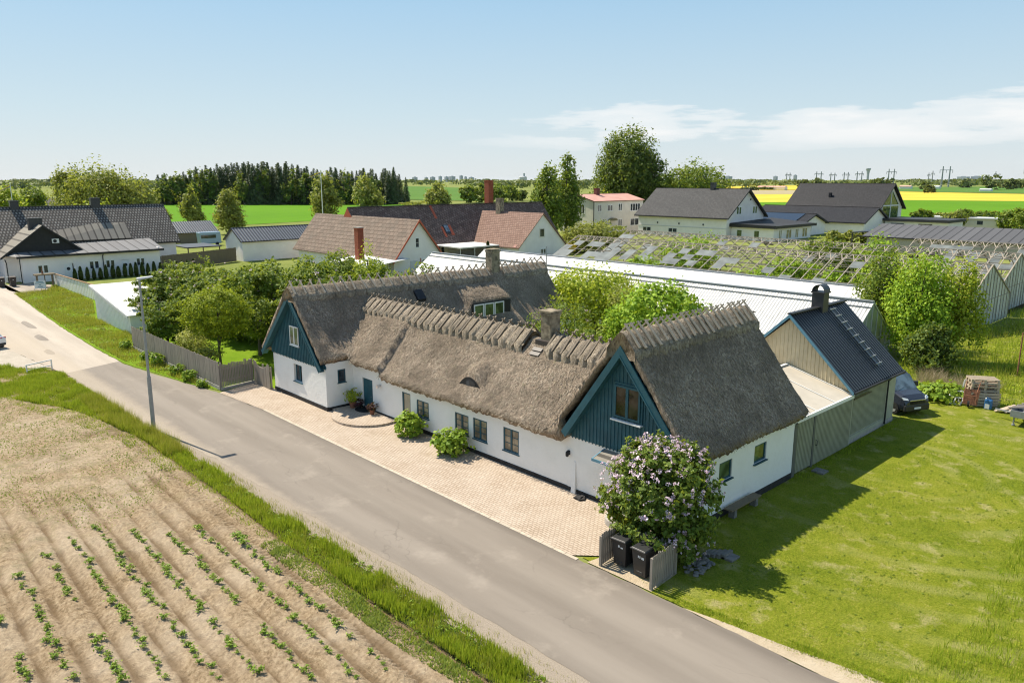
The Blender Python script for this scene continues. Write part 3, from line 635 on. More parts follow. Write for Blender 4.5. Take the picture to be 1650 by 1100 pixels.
# loose straw ends over the slopes give it a nap
m = 80000; px_ = RNG.uniform(-7.75, 25.1, m * 2); py_ = RNG.uniform(-2.28, 20.4, m * 2); k = inside(px_, py_); px_, py_ = px_[k], py_[k]
zc = z_all(px_, py_); gxx = (z_all(px_ + .06, py_) - z_all(px_ - .06, py_)) / .12; gyy = (z_all(px_, py_ + .06) - z_all(px_, py_ - .06)) / .12
g = np.sqrt(gxx ** 2 + gyy ** 2) + 1e-3; ok = (g < 1.8) & (g > .3); px_, py_, zc, gxx, gyy, g = [q[ok] for q in (px_, py_, zc, gxx, gyy, g)]
dn = np.stack([-gxx / g, -gyy / g, -g], 1); dn /= np.linalg.norm(dn, axis=1, keepdims=True); up = np.stack([-gxx, -gyy, np.ones_like(g)], 1); up /= np.linalg.norm(up, axis=1, keepdims=True)
sd_ = np.cross(dn, up); n_ = len(g); L = RNG.uniform(.12, .34, n_)[:, None]; wd = RNG.uniform(.008, .02, n_)[:, None]
p0 = np.stack([px_, py_, zc + ragged(px_, py_)], 1) - up * .01; tip = p0 + dn * L + up * RNG.uniform(.012, .05, n_)[:, None] + sd_ * RNG.normal(0, .03, n_)[:, None]
mesh_np('straw_ends', np.stack([p0, tip + sd_ * wd, tip - sd_ * wd], 1).reshape(-1, 3), np.arange(3 * n_).reshape(-1, 3), 'cap', roof, org=ORG[H.name])

def ridge_cap(P0, P1, hw, tans, nb, bul, lift=.2, name='ridge_cap'):
    """straw saddle along the ridge, swelling between the timbers"""
    P0, P1 = Vector(P0), Vector(P1); d = P1 - P0; L = d.length; u = d.normalized(); s = Vector((-u.y, u.x, 0)); ns = max(8, nb * 8)
    lat = [-1.0, -1.0, -.8, -.55, -.3, -.12, 0, .12, .3, .55, .8, 1.0, 1.0]; v = []
    for i in range(ns + 1):
        t = i / ns; c = P0 + d * t
        bu = bul * (abs(sin(pi * t * nb)) ** .55) + .03 * random.uniform(-1, 1)
        for k, q in enumerate(lat):
            a = abs(q) * hw; tn = tans[0] if q < 0 else tans[1]
            z = -tn * (sqrt(a * a + .04) - .2) + lift + bu * (.55 + .45 * min(1, abs(q) * 2)) * (1 if k not in (0, 12) else -.2) + random.uniform(-.015, .015)
            if k in (0, 12): z -= lift + .16
            e = s * (q * hw * (1 + (.12 * bu / max(bul, .01) if abs(q) == 1 else 0)))
            v.append(c + e + Vector((0, 0, z)) + u * random.uniform(-.015, .015))
    w = len(lat); f = [(i * w + k, i * w + k + 1, (i + 1) * w + k + 1, (i + 1) * w + k) for i in range(ns) for k in range(w - 1)]
    b = MB(); b.v = [tuple(q) for q in v]; b.f = f + [tuple(range(w)), tuple(range(ns * w + w - 1, ns * w - 1, -1))]; b.m = [0] * len(b.f)
    return b.obj(name, 'cap', roof, smooth=True, org=ORG[H.name])
def ridge_timbers(P0, P1, hw, tans, n, skip=(), m='stick', above=.32, ext=.08, wd=(.085, .13)):
    """crossed pairs of split oak riding over the cap"""
    P0, P1 = Vector(P0), Vector(P1); d = P1 - P0; u = d.normalized(); s = Vector((-u.y, u.x, 0))
    for i in range(n + 1):
        t = i / n
        if any(a < t < b for a, b in skip): continue
        c = P0 + d * min(.995, max(.005, t + random.uniform(-.15, .15) / n)); b = MB()
        for sg in (-1, 1):
            tn = tans[0] if sg < 0 else tans[1]; l = hw * random.uniform(.9, 1.12); sk = u * (.03 * sg + random.uniform(-.07, .07))
            p = c + s * (sg * l) + Vector((0, 0, -tn * (l - .12) + above + .14)) + sk; q = c + s * (-sg * (.02 + ext * .5)) + Vector((0, 0, above + .16 + ext * .55 * tn)) + u * .04 * sg
            mid = (p + q) / 2 + Vector((0, 0, .015)) + u * random.uniform(-.03, .03)
            wdt = random.uniform(*wd)
            b.beam(p, mid, wdt, .055); b.beam(mid, q, wdt * .9, .05)
        b.obj('ridge_timber', m, roof, org=ORG[H.name])
ridge_cap((-2.9, YM, ZM), (12.9, YM, ZM), .92, (SM, SM), 26, .22); ridge_cap((14.55, YM, ZM), (19.6, YM, ZM), .92, (SM, SM), 9, .22)
ridge_timbers((-2.9, YM, ZM - .04), (12.9, YM, ZM - .04), 1.0, (SM, SM), 26, (), 'stick_dark', .33, .26, (.08, .12)); ridge_timbers((14.55, YM, ZM - .04), (19.6, YM, ZM - .04), 1.0, (SM, SM), 9, (), 'stick_dark', .33, .26, (.08, .12))
ridge_cap((XW, -2.3, ZW), (XW, 14.25, ZW - .1), .72, (SW, SW), 22, .03, .12); ridge_cap((XW, 15.7, ZW - .1), (XW, 20.5, ZW), .72, (SW, SW), 6, .03, .12)
ridge_timbers((XW, -2.1, ZW - .02), (XW, 14.15, ZW - .12), .74, (SW, SW), 22); ridge_timbers((XW, 15.8, ZW - .1), (XW, 20.4, ZW), .74, (SW, SW), 7)
ridge_cap((XE, -.38, ZE_), (XE, 9.3, ZE_), .76, (1.27, 1.28), 18, .04)
ridge_timbers((XE, -.1, ZE_ - .02), (XE, 9.2, ZE_ - .02), .80, (1.2, 1.26), 19)
# --- walls
b = MB(); ops = [(1.09, 2.19, .0, 2.06), (5.3, 6.1, .0, 2.02), (6.7, 7.82, .92, 1.86), (10.13, 11.25, .82, 1.9), (11.62, 12.72, .82, 1.94), (13.94, 15.06, .8, 2.0), (21.0, 22.0, 0, 2.05)]
wall_open(b, (0, 0, 0), (1, 0, 0), 24.7, 0, 2.72, (0, -1, 0), ops)
opsE = [(2.3, 3.3, 1.62, 2.46), (5.15, 6.2, 1.68, 2.52)]
wall_open(b, (24.7, 0, 0), (0, 1, 0), 8.8, 0, 3.15, (1, 0, 0), opsE)
opsG = [(2.8, 3.88, 1.2, 2.34)]
wall_open(b, (-6.9, -1.9, 0), (1, 0, 0), 6.9, 0, 2.75, (0, -1, 0), opsG, .24)
wall_open(b, (0, -1.9, 0), (0, 1, 0), 1.9, 0, 3.0, (1, 0, 0), [(.82, 1.36, 1.68, 2.5)])
b.box(-6.9, -6.72, -1.88, 20.2, 0, 3.0); b.box(-6.9, 0, 20.0, 20.2, 0, 3.0); b.poly([(-6.9, 20.2, 3), (0, 20.2, 3), (-3.6, 20.2, 6.8)])
b.box(-.2, -.01, 6.5, 20.0, 0, 3.0); b.box(0, 18.3, 6.3, 6.5, 0, 2.6); b.box(18.2, 18.4, 6.5, 8.8, 0, 3.0); b.box(18.2, 24.69, 8.62, 8.8, 0, 3.1); b.poly([(18.2, 8.8, 3), (24.7, 8.8, 3), (21.45, 8.8, 7.2)])
b.hexa([(18.62, -.14, 0), (18.88, -.14, 0), (18.88, .0, 0), (18.62, .0, 0)], [(18.7, -.03, 1.5), (18.8, -.03, 1.5), (18.8, 0, 1.5), (18.7, 0, 1.5)])   # buttress
b.obj('wall', 'white_wall', H)
b = MB(); b.box(2.19, 18.3, -.03, .1, -.02, .22); b.box(0, 1.09, -.03, .1, -.02, .22); b.box(18.3, 21.0, -.035, .1, -.02, .2); b.box(22.0, 24.735, -.03, .1, -.02, .2); b.box(24.6, 24.73, .1, 8.8, -.02, .3)
b.box(-6.93, .03, -1.935, -1.8, -.02, .26); b.box(-.05, .03, -1.8, -.03, -.02, .24)
b.obj('plinth', 'plinth', H)
# --- west gable
z_under = lambda x: ZW - .42 - SW * abs(x - XW)
b = MB(); b.prism([(-7.0, -1.93, 2.66), (.06, -1.93, 2.66), (.1, -1.93, 2.8), (XW, -1.93, ZW - .35), (-7.1, -1.93, 3.0)], (0, .05, 0))
battens(b, (-7.0, -1.93, 0), (1, 0, 0), (0, -1, 0), 7.05, 2.62, lambda a: z_under(-7.0 + a) - .02, .21)
b.obj('gable_boarding', 'teal', H)
def barge(xc, zc, xl, zl, xr, zr, y, w=.36, t=.06):
    for x, z in ((xl, zl), (xr, zr)):
        b = MB(); n_ = Vector((x - xc, 0, z - zc)).normalized(); pr = Vector((-n_.z, 0, n_.x)); pr = -pr if pr.z > 0 else pr
        P = Vector((xc, y, zc)); Q = Vector((x, y, z)); c = Vector((0, 0, -w * 1.45))
        b.prism([P, Q, Q + pr * w, P + c], (0, t, 0)); b.prism([P + c * .98 + Vector((0, -.035, 0)), Q + pr * w + Vector((0, -.035, 0)), Q + pr * (w - .07) + Vector((0, -.035, 0)), P + c * .8 + Vector((0, -.035, 0))], (0, .033, 0))
        b.prism([P + c * .92 + Vector((0, t, 0)), Q + pr * w * .92 + Vector((0, t, 0)), Q + pr * w * .8 + Vector((0, t, 0)), P + c * .75 + Vector((0, t, 0))], (0, .3, 0))
        b.obj('bargeboard', 'teal', H)
barge(XW, 6.98, -7.9, 2.62, .12, 2.7, -2.3, .30)
window(H, (-4.15, -1.98, 3.62), (1, 0, 0), (0, -1, 0), 1.12, 1.24, 'white_paint', 'glass_green', 2, 1, 0, .07, .08, out=.0)
window(H, (-4.1, -1.9, 1.2), (1, 0, 0), (0, -1, 0), 1.08, 1.14, 'teal', 'glass', 2, 1, .2, .07, .08)
window(H, (0, -1.08, 1.68), (0, 1, 0), (1, 0, 0), .54, .82, 'teal_dk', 'glass', 1, 1, .04, .06, .06)
# --- east gable
zu2 = lambda x: ZE_ - .45 - (1.27 if x < XE else 1.165) * abs(x - XE)
b = MB(); b.prism([(18.2, -.03, 2.66), (24.72, -.03, 2.66), (24.75, -.03, 3.3), (XE, -.03, ZE_ - .35), (18.25, -.03, 3.2)], (0, .02, 0))
battens(b, (18.2, -.03, 0), (1, 0, 0), (0, -1, 0), 6.5, 2.62, lambda a: zu2(18.2 + a) - .02, .2)
b.obj('gable_boarding', 'teal', H)
barge(XE, 7.36, 18.22, 2.92, 25.05, 3.05, -.42, .34)
b = MB()
for x0, x1, z0, z1 in ((20.9, 22.45, 5.62, 5.72), (20.9, 21.0, 4.15, 5.62), (22.35, 22.45, 4.15, 5.62)): b.box(x0, x1, -.09, -.05, z0, z1)
wf = window(H, (21.0, -.1, 4.2), (1, 0, 0), (0, -1, 0), 1.35, 1.42, 'teal', 'glass_dim', 2, 1, 0, .09)
b.obj('casing', 'teal', wf, org=ORG[H.name])
b = MB(); b.box(20.88, 22.47, -.24, -.03, 4.06, 4.12); b.obj('window_sill', 'white_paint', wf, org=ORG[H.name])
# --- street windows and doors
for a0, a1, c0, c1 in ops[2:6]: window(H, (a0, 0, c0), (1, 0, 0), (0, -1, 0), a1 - a0, c1 - c0, 'teal_dk', 'glass_warm', 2, 3, .07, .075, .05)
for a0, a1, c0, c1 in opsE: window(H, (24.7, a0, c0), (0, 1, 0), (1, 0, 0), a1 - a0, c1 - c0, 'teal_dk', 'glass_green', 1, 1, .1, .08, .1)
b = MB(); b.box(1.12, 2.16, .05, .1, .02, 2.04)
for x in np.arange(1.2, 2.1, .16): b.box(x, x + .012, .042, .049, .05, 2.0)
d = b.obj('front_door', 'teal', H); b = MB(); b.tube((2.05, .03, 1.0), (2.05, -.03, 1.0), .012); b.box(1.95, 2.07, -.04, -.028, .99, 1.015); b.obj('handle', 'chrome', d, org=ORG[H.name])
b = MB(); b.box(5.3, 5.42, .0, .1, 0, 2.02); b.box(6.05, 6.1, .02, .1, 0, 2.02); b.box(5.42, 6.05, .02, .1, 1.95, 2.02); g_ = b.obj('garden_door', 'teal_dk', H)
b = MB(); b.box(5.42, 6.05, .05, .08, 0.02, 1.95); b.obj('blind_panel', 'curtain', g_, org=ORG[H.name])
b = MB(); b.box(21.02, 21.98, .05, .1, .02, 2.04); b.obj('side_door', 'teal', H)
b = MB(); b.hexa([(20.5, -.85, 2.3), (22.5, -.85, 2.3), (22.5, -.02, 2.52), (20.5, -.02, 2.52)], [(20.5, -.85, 2.36), (22.5, -.85, 2.36), (22.5, -.02, 2.58), (20.5, -.02, 2.58)])
c_ = b.obj('door_canopy', 'brown_felt', H); b = MB(); b.box(20.46, 22.54, -.895, -.853, 2.26, 2.38); b.hexa([(20.44, -.85, 2.26), (20.495, -.85, 2.26), (20.495, -.03, 2.48), (20.44, -.03, 2.48)], [(20.44, -.85, 2.37), (20.495, -.85, 2.37), (20.495, -.03, 2.59), (20.44, -.03, 2.59)]); b.obj('canopy_board', 'blue_trim', c_, org=ORG[H.name])
b = MB(); b.box(18.33, 18.43, -.1, -.0, 1.75, 1.95); b.lathe([(.05, 0), (.075, .04), (.075, .2), (.03, .27)], (18.38, -.14, 1.68), 8); b.obj('wall_lamp', 'black_paint', H)
b = MB(); b.box(3.0, 3.12, -.2, 0, 1.86, 1.98); b.box(2.98, 3.14, -.26, -.18, 1.8, 1.96); b.obj('door_lamp', 'chrome', H)
# eyebrow loft light
b = MB(); pts = [(11.05 + .98 * t, .27, 3.26 + .66 * (1 - t * t)) for t in np.linspace(-.95, .95, 15)]; b.prism([(10.1, .27, 3.2)] + pts + [(12.0, .27, 3.2)], (0, .03, 0)); ob = b.obj('loft_light', 'black_paint', H)
b = MB(); b.prism([(10.8, .25, 3.3), (11.5, .25, 3.3), (11.5, .25, 3.66), (11.1, .25, 3.82), (10.8, .25, 3.66)], (0, .01, 0)); b.obj('pane', 'glass', ob, org=ORG[H.name])
b = MB(); b.box(10.5, 11.75, .1, .27, 3.12, 3.18); b.obj('sill', 'ltgrey', ob, org=ORG[H.name])
# dormer on the west wing, skylight
b = MB(); b.box(-.95, -.88, 10.6, 14.4, 3.9, 5.2); dm = b.obj('dormer_front', 'black_paint', H)
for i in range(3): window(H, (-.88, 10.75 + i * 1.0, 4.1), (0, 1, 0), (1, 0, 0), .95, 1.02, 'white_paint', 'glass_green', 1 if i == 2 else 1, 1, 0, .09, name='dormer_window')
b = MB(); b.hexa([(-2.75, 6.75, 6.2), (-2.2, 6.75, 5.6), (-2.2, 7.45, 5.6), (-2.75, 7.45, 6.2)], [(-2.65, 6.75, 6.42), (-2.1, 6.75, 5.82), (-2.1, 7.45, 5.82), (-2.65, 7.45, 6.42)]); b.obj('skylight', 'black_paint', H)
# chimneys
chimney(H, XW + .05, 15.0, 6.2, 8.62, .72, .85, 'chimney_stone', .06)
chimney(H, 13.95, YM + .1, 5.2, 7.35, .68, .7, 'chimney_stone', .08, 'chimney_stone')
b = MB()
for i, (y, z) in enumerate(((2.5, 5.52), (2.3, 5.33))): b.hexa([(13.55, y - .16, z - .06), (14.2, y - .16, z - .06), (14.2, y + .02, z + .06), (13.55, y + .02, z + .06)], [(13.55, y - .16, z - .03), (14.2, y - .16, z - .03), (14.2, y + .02, z + .1), (13.55, y + .02, z + .1)])
b.box(13.45, 14.4, 2.7, 3.75, 5.5, 5.95); b.obj('chimney_flashing', 'plastic_brown', H)
b = MB(); P_ = [(.25, -.05), (.1, -1.6)] + [(2.5 + 2.3 * cos(t), -.6 + 2.1 * sin(t)) for t in np.linspace(radians(200), radians(355), 18)] + [(4.75, -.05)]
b.prism([(x, y, .02) for x, y in P_], (0, 0, .13)); b.obj('doorstep', 'paving', H)
# ================================================================ SAGE WORKSHOP beside the farmhouse
K = thing('workshop', (21, 18, 0), 'sage green workshop with black metal roof, flue and roof ladder behind the right thatched wing', 'outbuilding')
XS, ZS = 20.95, 6.62
b = MB(); pr = [(17.4, 0), (24.5, 0), (24.5, 3.22), (XS, 6.5), (17.4, 3.22)]
b.prism([(x, 15.4, z) for x, z in pr], (0, 6.3, 0)); b.obj('wall', 'green_lt', K)
b = MB(); b.prism([(17.3, 15.36, 2.6), (24.52, 15.36, 2.6), (24.52, 15.36, 3.2), (XS, 15.36, 6.48), (17.3, 15.36, 3.2)], (0, .035, 0))
battens(b, (17.3, 15.36, 0), (1, 0, 0), (0, -1, 0), 7.2, 2.4, lambda a: 6.5 - .92 * abs(17.3 + a - XS), .24, .055, .03)
b.obj('gable_boarding', 'beige_board', K)
b = MB()
for y in np.arange(15.5, 20.3, .155): b.box(24.5, 24.545, y, y + .075, .5, 3.1)
b.obj('wall_battens', 'green_board', K)
b = MB(); b.box(24.5, 24.56, 15.35, 20.3, .22, .42); b.obj('base_board', 'green_lt', K)
b = MB(); b.box(24.45, 24.54, 15.4, 21.7, -.05, .2); b.obj('foundation', 'concrete', K)
b = MB()
for y in np.arange(20.4, 22.0, .14): b.box(24.3, 24.34, y, y + .11, .05, 2.9 + .04 * random.random())
b.obj('grey_boarding', 'old_wood', K)
gable_roof('roof', 'shedroof', K, 'y', 15.05, 21.95, XS, 3.55, 3.25, ZS, .28, .10)
b = MB(); b.beam((XS, 15.03, ZS + .13), (XS, 21.97, ZS + .13), .3, .08); b.obj('ridge_capping', 'black_paint', K)
b = MB(); b.beam((24.86, 15.03, 3.0), (24.86, 21.97, 3.0), .12, .1); b.obj('gutter', 'black_paint', K)
b = MB(); b.path([(24.86, 20.3, 3.0), (24.6, 20.3, 2.7), (24.6, 20.3, .1)], .05); b.obj('downpipe', 'black_paint', K)
b = MB()
for sg in (-1, 1):
    e = XS + sg * 3.86
    b.prism([(XS, 15.0, ZS - .08), (e, 15.0, 2.86), (e, 15.0, 3.03), (XS, 15.0, ZS + .12)], (0, .05, 0))
b.obj('bargeboard', 'blue_trim', K)
b = MB(); b.box(20.55, 21.25, 18.4, 19.1, 6.0, 7.55); b.box(20.48, 21.32, 18.33, 19.17, 7.55, 7.63); fl = b.obj('flue', 'dark_metal', K)
b = MB()
for t0, t1 in zip(np.linspace(0, pi, 9)[:-1], np.linspace(0, pi, 9)[1:]):
    b.hexa([(20.9 - .36 * cos(t0), 18.38, 7.62 + .40 * sin(t0)), (20.9 - .36 * cos(t1), 18.38, 7.62 + .40 * sin(t1)), (20.9 - .36 * cos(t1), 19.12, 7.62 + .40 * sin(t1)), (20.9 - .36 * cos(t0), 19.12, 7.62 + .40 * sin(t0))],
           [(20.9 - .39 * cos(t0), 18.38, 7.62 + .43 * sin(t0)), (20.9 - .39 * cos(t1), 18.38, 7.62 + .43 * sin(t1)), (20.9 - .39 * cos(t1), 19.12, 7.62 + .43 * sin(t1)), (20.9 - .39 * cos(t0), 19.12, 7.62 + .43 * sin(t0))])
b.obj('flue_hood', 'dark_metal', fl, org=ORG[K.name])
b = MB(); zt = lambda x: 6.74 - .949 * (x - XS)
for y in (19.45, 19.9): b.beam((21.2, y, zt(21.2) + .10), (24.3, y, zt(24.3) + .10), .05, .05)
for x in np.linspace(21.3, 24.2, 9): b.beam((x, 19.25, zt(x) + .13), (x, 20.05, zt(x) + .13), .05, .05)
b.obj('roof_ladder', 'galv', K)
# covered passage between the two: low pale roof, boarded wall with a sliding door
Pg = thing('covered_passage', (22, 12, 0), 'low pale roofed passage with sage boarded sliding gate between thatched wing and workshop', 'passage')
b = MB()
b.hexa([(20.9, 8.9, 3.78), (24.66, 8.9, 2.78), (24.66, 15.3, 2.78), (20.9, 15.3, 3.78)], [(20.9, 8.9, 3.84), (24.66, 8.9, 2.84), (24.66, 15.3, 2.84), (20.9, 15.3, 3.84)])
b.hexa([(17.5, 9.3, 2.9), (20.89, 9.3, 3.78), (20.89, 15.3, 3.78), (17.5, 15.3, 2.9)], [(17.5, 9.3, 2.96), (20.89, 9.3, 3.84), (20.89, 15.3, 3.84), (17.5, 15.3, 2.96)])
b.obj('roof', 'flatroof', Pg)
b = MB()
for y in (9.0, 11.1, 13.2, 15.22): b.beam((20.9, y, 3.87), (24.66, y, 2.87), .05, .035)
b.beam((20.9, 8.9, 3.88), (20.9, 15.3, 3.88), .16, .05); b.box(24.62, 24.72, 8.8, 15.35, 2.68, 2.86); b.obj('roof_seam', 'white_paint', Pg)
b = MB(); b.box(24.58, 24.64, 9.1, 10.85, .1, 2.68)
for y in np.arange(9.12, 10.8, .15): b.box(24.641, 24.675, y, y + .06, .1, 2.66)
b.obj('boarded_panel', 'green_board', Pg)
for q_ in ((24.5, 24.72, 8.82, 9.08, 0, 2.75), (24.5, 24.7, 10.86, 11.0, 0, 2.78)): b = MB(); b.box(*q_); b.obj('post', 'green_dk', Pg)
b = MB(); b.box(24.62, 24.68, 11.02, 15.3, .06, 2.66)
for y in np.arange(11.06, 15.25, .15): b.box(24.681, 24.715, y, y + .06, .08, 2.64)
gt = b.obj('sliding_gate', 'green_board', Pg); b = MB(); b.path([(24.7, 11.2, 1.35), (24.78, 11.2, 1.33), (24.78, 11.2, 1.1), (24.7, 11.2, 1.08)], .018); b.obj('handle', 'black_paint', gt, org=ORG[Pg.name])
b = MB(); b.box(24.7, 24.73, 15.4, 17.6, 2.55, 2.64); b.obj('gate_rail', 'dark_metal', Pg)
b = MB(); b.hexa([(24.05, 9.15, 2.965), (24.6, 9.15, 2.82), (24.6, 10.4, 2.82), (24.05, 10.4, 2.965)], [(24.05, 9.15, 3.03), (24.6, 9.15, 2.885), (24.6, 10.4, 2.885), (24.05, 10.4, 3.03)]); b.obj('roof_light', 'glass_blue', Pg)

# ================================================================ GREENHOUSES
Gw = thing('white_greenhouse', (-12, 41, 0), 'long low greenhouse range with whitewashed corrugated roof behind the farmhouse', 'greenhouse')
def span(root, y, zr, hw, ze, x0, x1, m):
    b = MB()
    for sg in (-1, 1):
        b.hexa([(x0, y, zr), (x1, y, zr), (x1, y + sg * hw, ze), (x0, y + sg * hw, ze)], [(x0, y, zr + .05), (x1, y, zr + .05), (x1, y + sg * hw, ze + .05), (x0, y + sg * hw, ze + .05)])
    return b.obj('roof_span', m, root)
span(Gw, 36.9, 4.5, 4.1, 1.5, -40, 17.0, 'white_sheet'); span(Gw, 45.2, 4.5, 4.1, 1.5, -39, 13.5, 'white_smooth')
b = MB()
for y0, x in ((36.9, 16.95), (45.2, 13.45)):
    b.prism([(x, y0 - 4.1, 0), (x, y0 + 4.1, 0), (x, y0 + 4.1, 1.5), (x, y0, 4.48), (x, y0 - 4.1, 1.5)], (-.03, 0, 0))
    b.prism([(-38.9, y0 - 4.1, 0), (-38.9, y0 + 4.1, 0), (-38.9, y0 + 4.1, 1.5), (-38.9, y0, 4.48), (-38.9, y0 - 4.1, 1.5)], (-.03, 0, 0))
b.box(-38.9, 16.9, 32.85, 32.9, 0, 1.5); b.box(-38.9, 13.4, 49.2, 49.25, 0, 1.5)
b.obj('glass_wall', M_.setdefault('milkglass', mat('shaded_glass', (.30, .345, .32), .3, .3, 1.2, spec=.6)), Gw)
b = MB()
for x, y0 in ((16.98, 36.9), (13.48, 45.2)):
    for k in np.linspace(-4.1, 4.1, 9):
        zt_ = 4.5 - 3.0 * abs(k) / 4.1; b.beam((x, y0 + k, 0), (x, y0 + k, zt_), .05, .05)
    b.beam((x, y0 - 4.1, 1.5), (x, y0 + 4.1, 1.5), .05, .06)
    for sg in (-1, 1): b.beam((x + .02, y0, 4.52), (x + .02, y0 + sg * 4.1, 1.52), .07, .1)
b.obj('glazing_bar', 'ltgrey', Gw)
b = MB(); b.beam((-40, 36.9, 4.6), (17, 36.9, 4.6), .35, .10); b.beam((-40, 36.3, 4.2), (17, 36.3, 4.2), .1, .05); b.beam((-39, 45.2, 4.58), (13.5, 45.2, 4.58), .3, .06)
b.obj('ridge_vent', 'galv', Gw)
# derelict glasshouses: bare trusses and a few panes
M_['oldframe'] = mat('weathered_frame', (.33, .29, .23), .85, .25, 5)
M_['oldglass'] = mat('dusty_old_glass', (.16, .175, .165), .4, .35, .8, spec=.3)
M_['whiteglass'] = (lambda q: (q.done(q.mix(q.ramp(q.noise(1.2, 5, q.co((1, 3.5, .25))), [(.42, 0.0), (.62, .8)]), (.60, .62, .57), (.20, .23, .18)), .5, .4)))(NT('whitewashed_streaky_glass'))
def derelict(y, zr, hw, ze, x0, x1, label, keep):
    R = thing('derelict_glasshouse', ((x0 + x1) / 2, y, 0), label, 'greenhouse', 'derelict glasshouses')
    b = MB(); L = x1 - x0; n = int(L / 1.25); zs = lambda q: zr - (zr - ze) * q / hw
    b.beam((x0, y, zr), (x1, y, zr), .14, .14)
    for sg in (-1, 1):
        for q in (.17, .45, .72, 1.0): b.beam((x0, y + sg * hw * q, zs(hw * q)), (x1, y + sg * hw * q, zs(hw * q)), .11 if q in (.17, 1.0) else .03, .09)
        for i in range(n + 1):
            x = x0 + L * i / n
            if sg > 0 and i % 2: continue
            b.beam((x, y, zr), (x, y + sg * hw, ze), .085, .08)
    for i in range(n):                                # lattice girder under the ridge
        x = x0 + L * i / n; xm = x + L / n / 2; q = hw * .17
        b.beam((x, y - q, zs(q)), (xm, y, zr), .085, .085); b.beam((xm, y, zr), (x + L / n, y - q, zs(q)), .085, .085)
        if i % 2 == 0: b.beam((x, y + q, zs(q)), (xm, y, zr), .05, .05)
    for x in np.linspace(x0, x1, 12):
        for sg in (-1, 1): b.beam((x, y + sg * hw, 0), (x, y + sg * hw, ze), .09, .09)
        b.beam((x, y - hw, ze), (x, y + hw, ze), .06, .06)
    b.obj('frame', 'oldframe', R)
    k = L / n
    for sg in (-1, 1):
        for i in range(n):
            for j in range(5):
                q0, q1 = (.18 + .82 * j / 5) * hw, (.18 + .82 * (j + 1) / 5) * hw; x = x0 + k * i
                pr = keep(x, j) if sg < 0 else .03
                if random.random() < pr:
                    d = 0; g = MB(); g.poly([(x, y + sg * q0, zs(q0) + .05), (x + k, y + sg * q0, zs(q0) + .05), (x + k, y + sg * q1, zs(q1) + .05), (x, y + sg * q1, zs(q1) + .05 - d * .1)]); g.obj('pane', 'oldglass', R)
    e = MB(); e.poly([(x1, y - hw, 0), (x1, y + hw, 0), (x1, y + hw, ze), (x1, y, zr - .05), (x1, y - hw, ze)]); e.obj('end_wall', 'whiteglass', R)
    e = MB()
    for q in np.linspace(-hw, hw, 15): e.beam((x1 + .03, y + q, 0), (x1 + .03, y + q, zr - (zr - ze) * abs(q) / hw), .05, .05)
    for sg in (-1, 1): e.beam((x1 + .05, y, zr), (x1 + .05, y + sg * hw, ze), .1, .12)
    e.obj('end_frame', 'oldframe', R); return R
sheet('glasshouse_floor', [(-36, 51.5), (19, 51.5), (18.5, 96), (0, 96), (0, 82), (-37, 82)], .01, M_.setdefault('ghfloor', groundmat('overgrown_soil', [(.035, .04, .015), (.075, .06, .03), (.06, .075, .02), (.11, .085, .05)], (.25, 1.5, 6))))
derelict(59, 6.0, 7.2, 2.6, -34, 19.2, 'nearer derelict glasshouse frame with scattered panes, directly behind the whitewashed greenhouse roof', lambda x, j: .55 if x < -25 else (.22 if x < -12 else (.03 if j < 3 else .12)))
derelict(73.8, 6.0, 7.2, 2.6, -36.5, 18, 'farther derelict glasshouse frame with lattice ridge in front of the white modern houses', lambda x, j: .95 if x < -34 else (.07 if j < 3 else .06))
derelict(88.4, 6.0, 7.2, 2.6, 2, 18.5, 'short end bay of derelict glasshouse at the right edge behind the others', lambda x, j: .35)

# ================================================================ NEIGHBOURS
def win_row(root, m, items, u, n, base, fm='white_paint', gm='glass', **k):
    for a, z, w, h in items:
        o = Vector(base) + Vector(u) * a + Vector((0, 0, z)); window(root, o, u, n, w, h, fm, gm, k.get('sash', 2), 1, 0, k.get('fr', .09), .06, out=.0)
def plaindoor(root, o, u, n, w, h, m='white_paint', porthole=False):
    o, u, n = Vector(o), Vector(u), Vector(n); b = MB(); b.prism([o, o + u * w, o + u * w + Vector((0, 0, h)), o + Vector((0, 0, h))], n * .05)
    d = b.obj('door', m, root)
    if porthole:
        c = o + u * w / 2 + Vector((0, 0, h * .68)) + n * .05; b = MB(); z = Vector((0, 0, 1))
        b.prism([c + (u * cos(t) + z * sin(t)) * .23 for t in np.linspace(0, 2 * pi, 14)[:-1]], n * .02); b.obj('porthole', 'black_paint', d, org=ORG[root.name])
    return d
def ac_unit(root, o, u, n):
    o, u, n = Vector(o), Vector(u), Vector(n); z = Vector((0, 0, 1)); b = MB(); b.prism([o, o + u * .85, o + u * .85 + z * .6, o + z * .6], n * .3); a = b.obj('heat_pump', 'white_paint', root)
    c = o + u * .33 + z * .3 + n * .3; b = MB(); b.prism([c + (u * cos(t) + z * sin(t)) * .24 for t in np.linspace(0, 2 * pi, 14)[:-1]], n * .02); b.obj('fan_grille', 'black_paint', a, org=ORG[root.name])
EX, EY, NX, NY = (1, 0, 0), (0, 1, 0), (-1, 0, 0), (0, -1, 0)
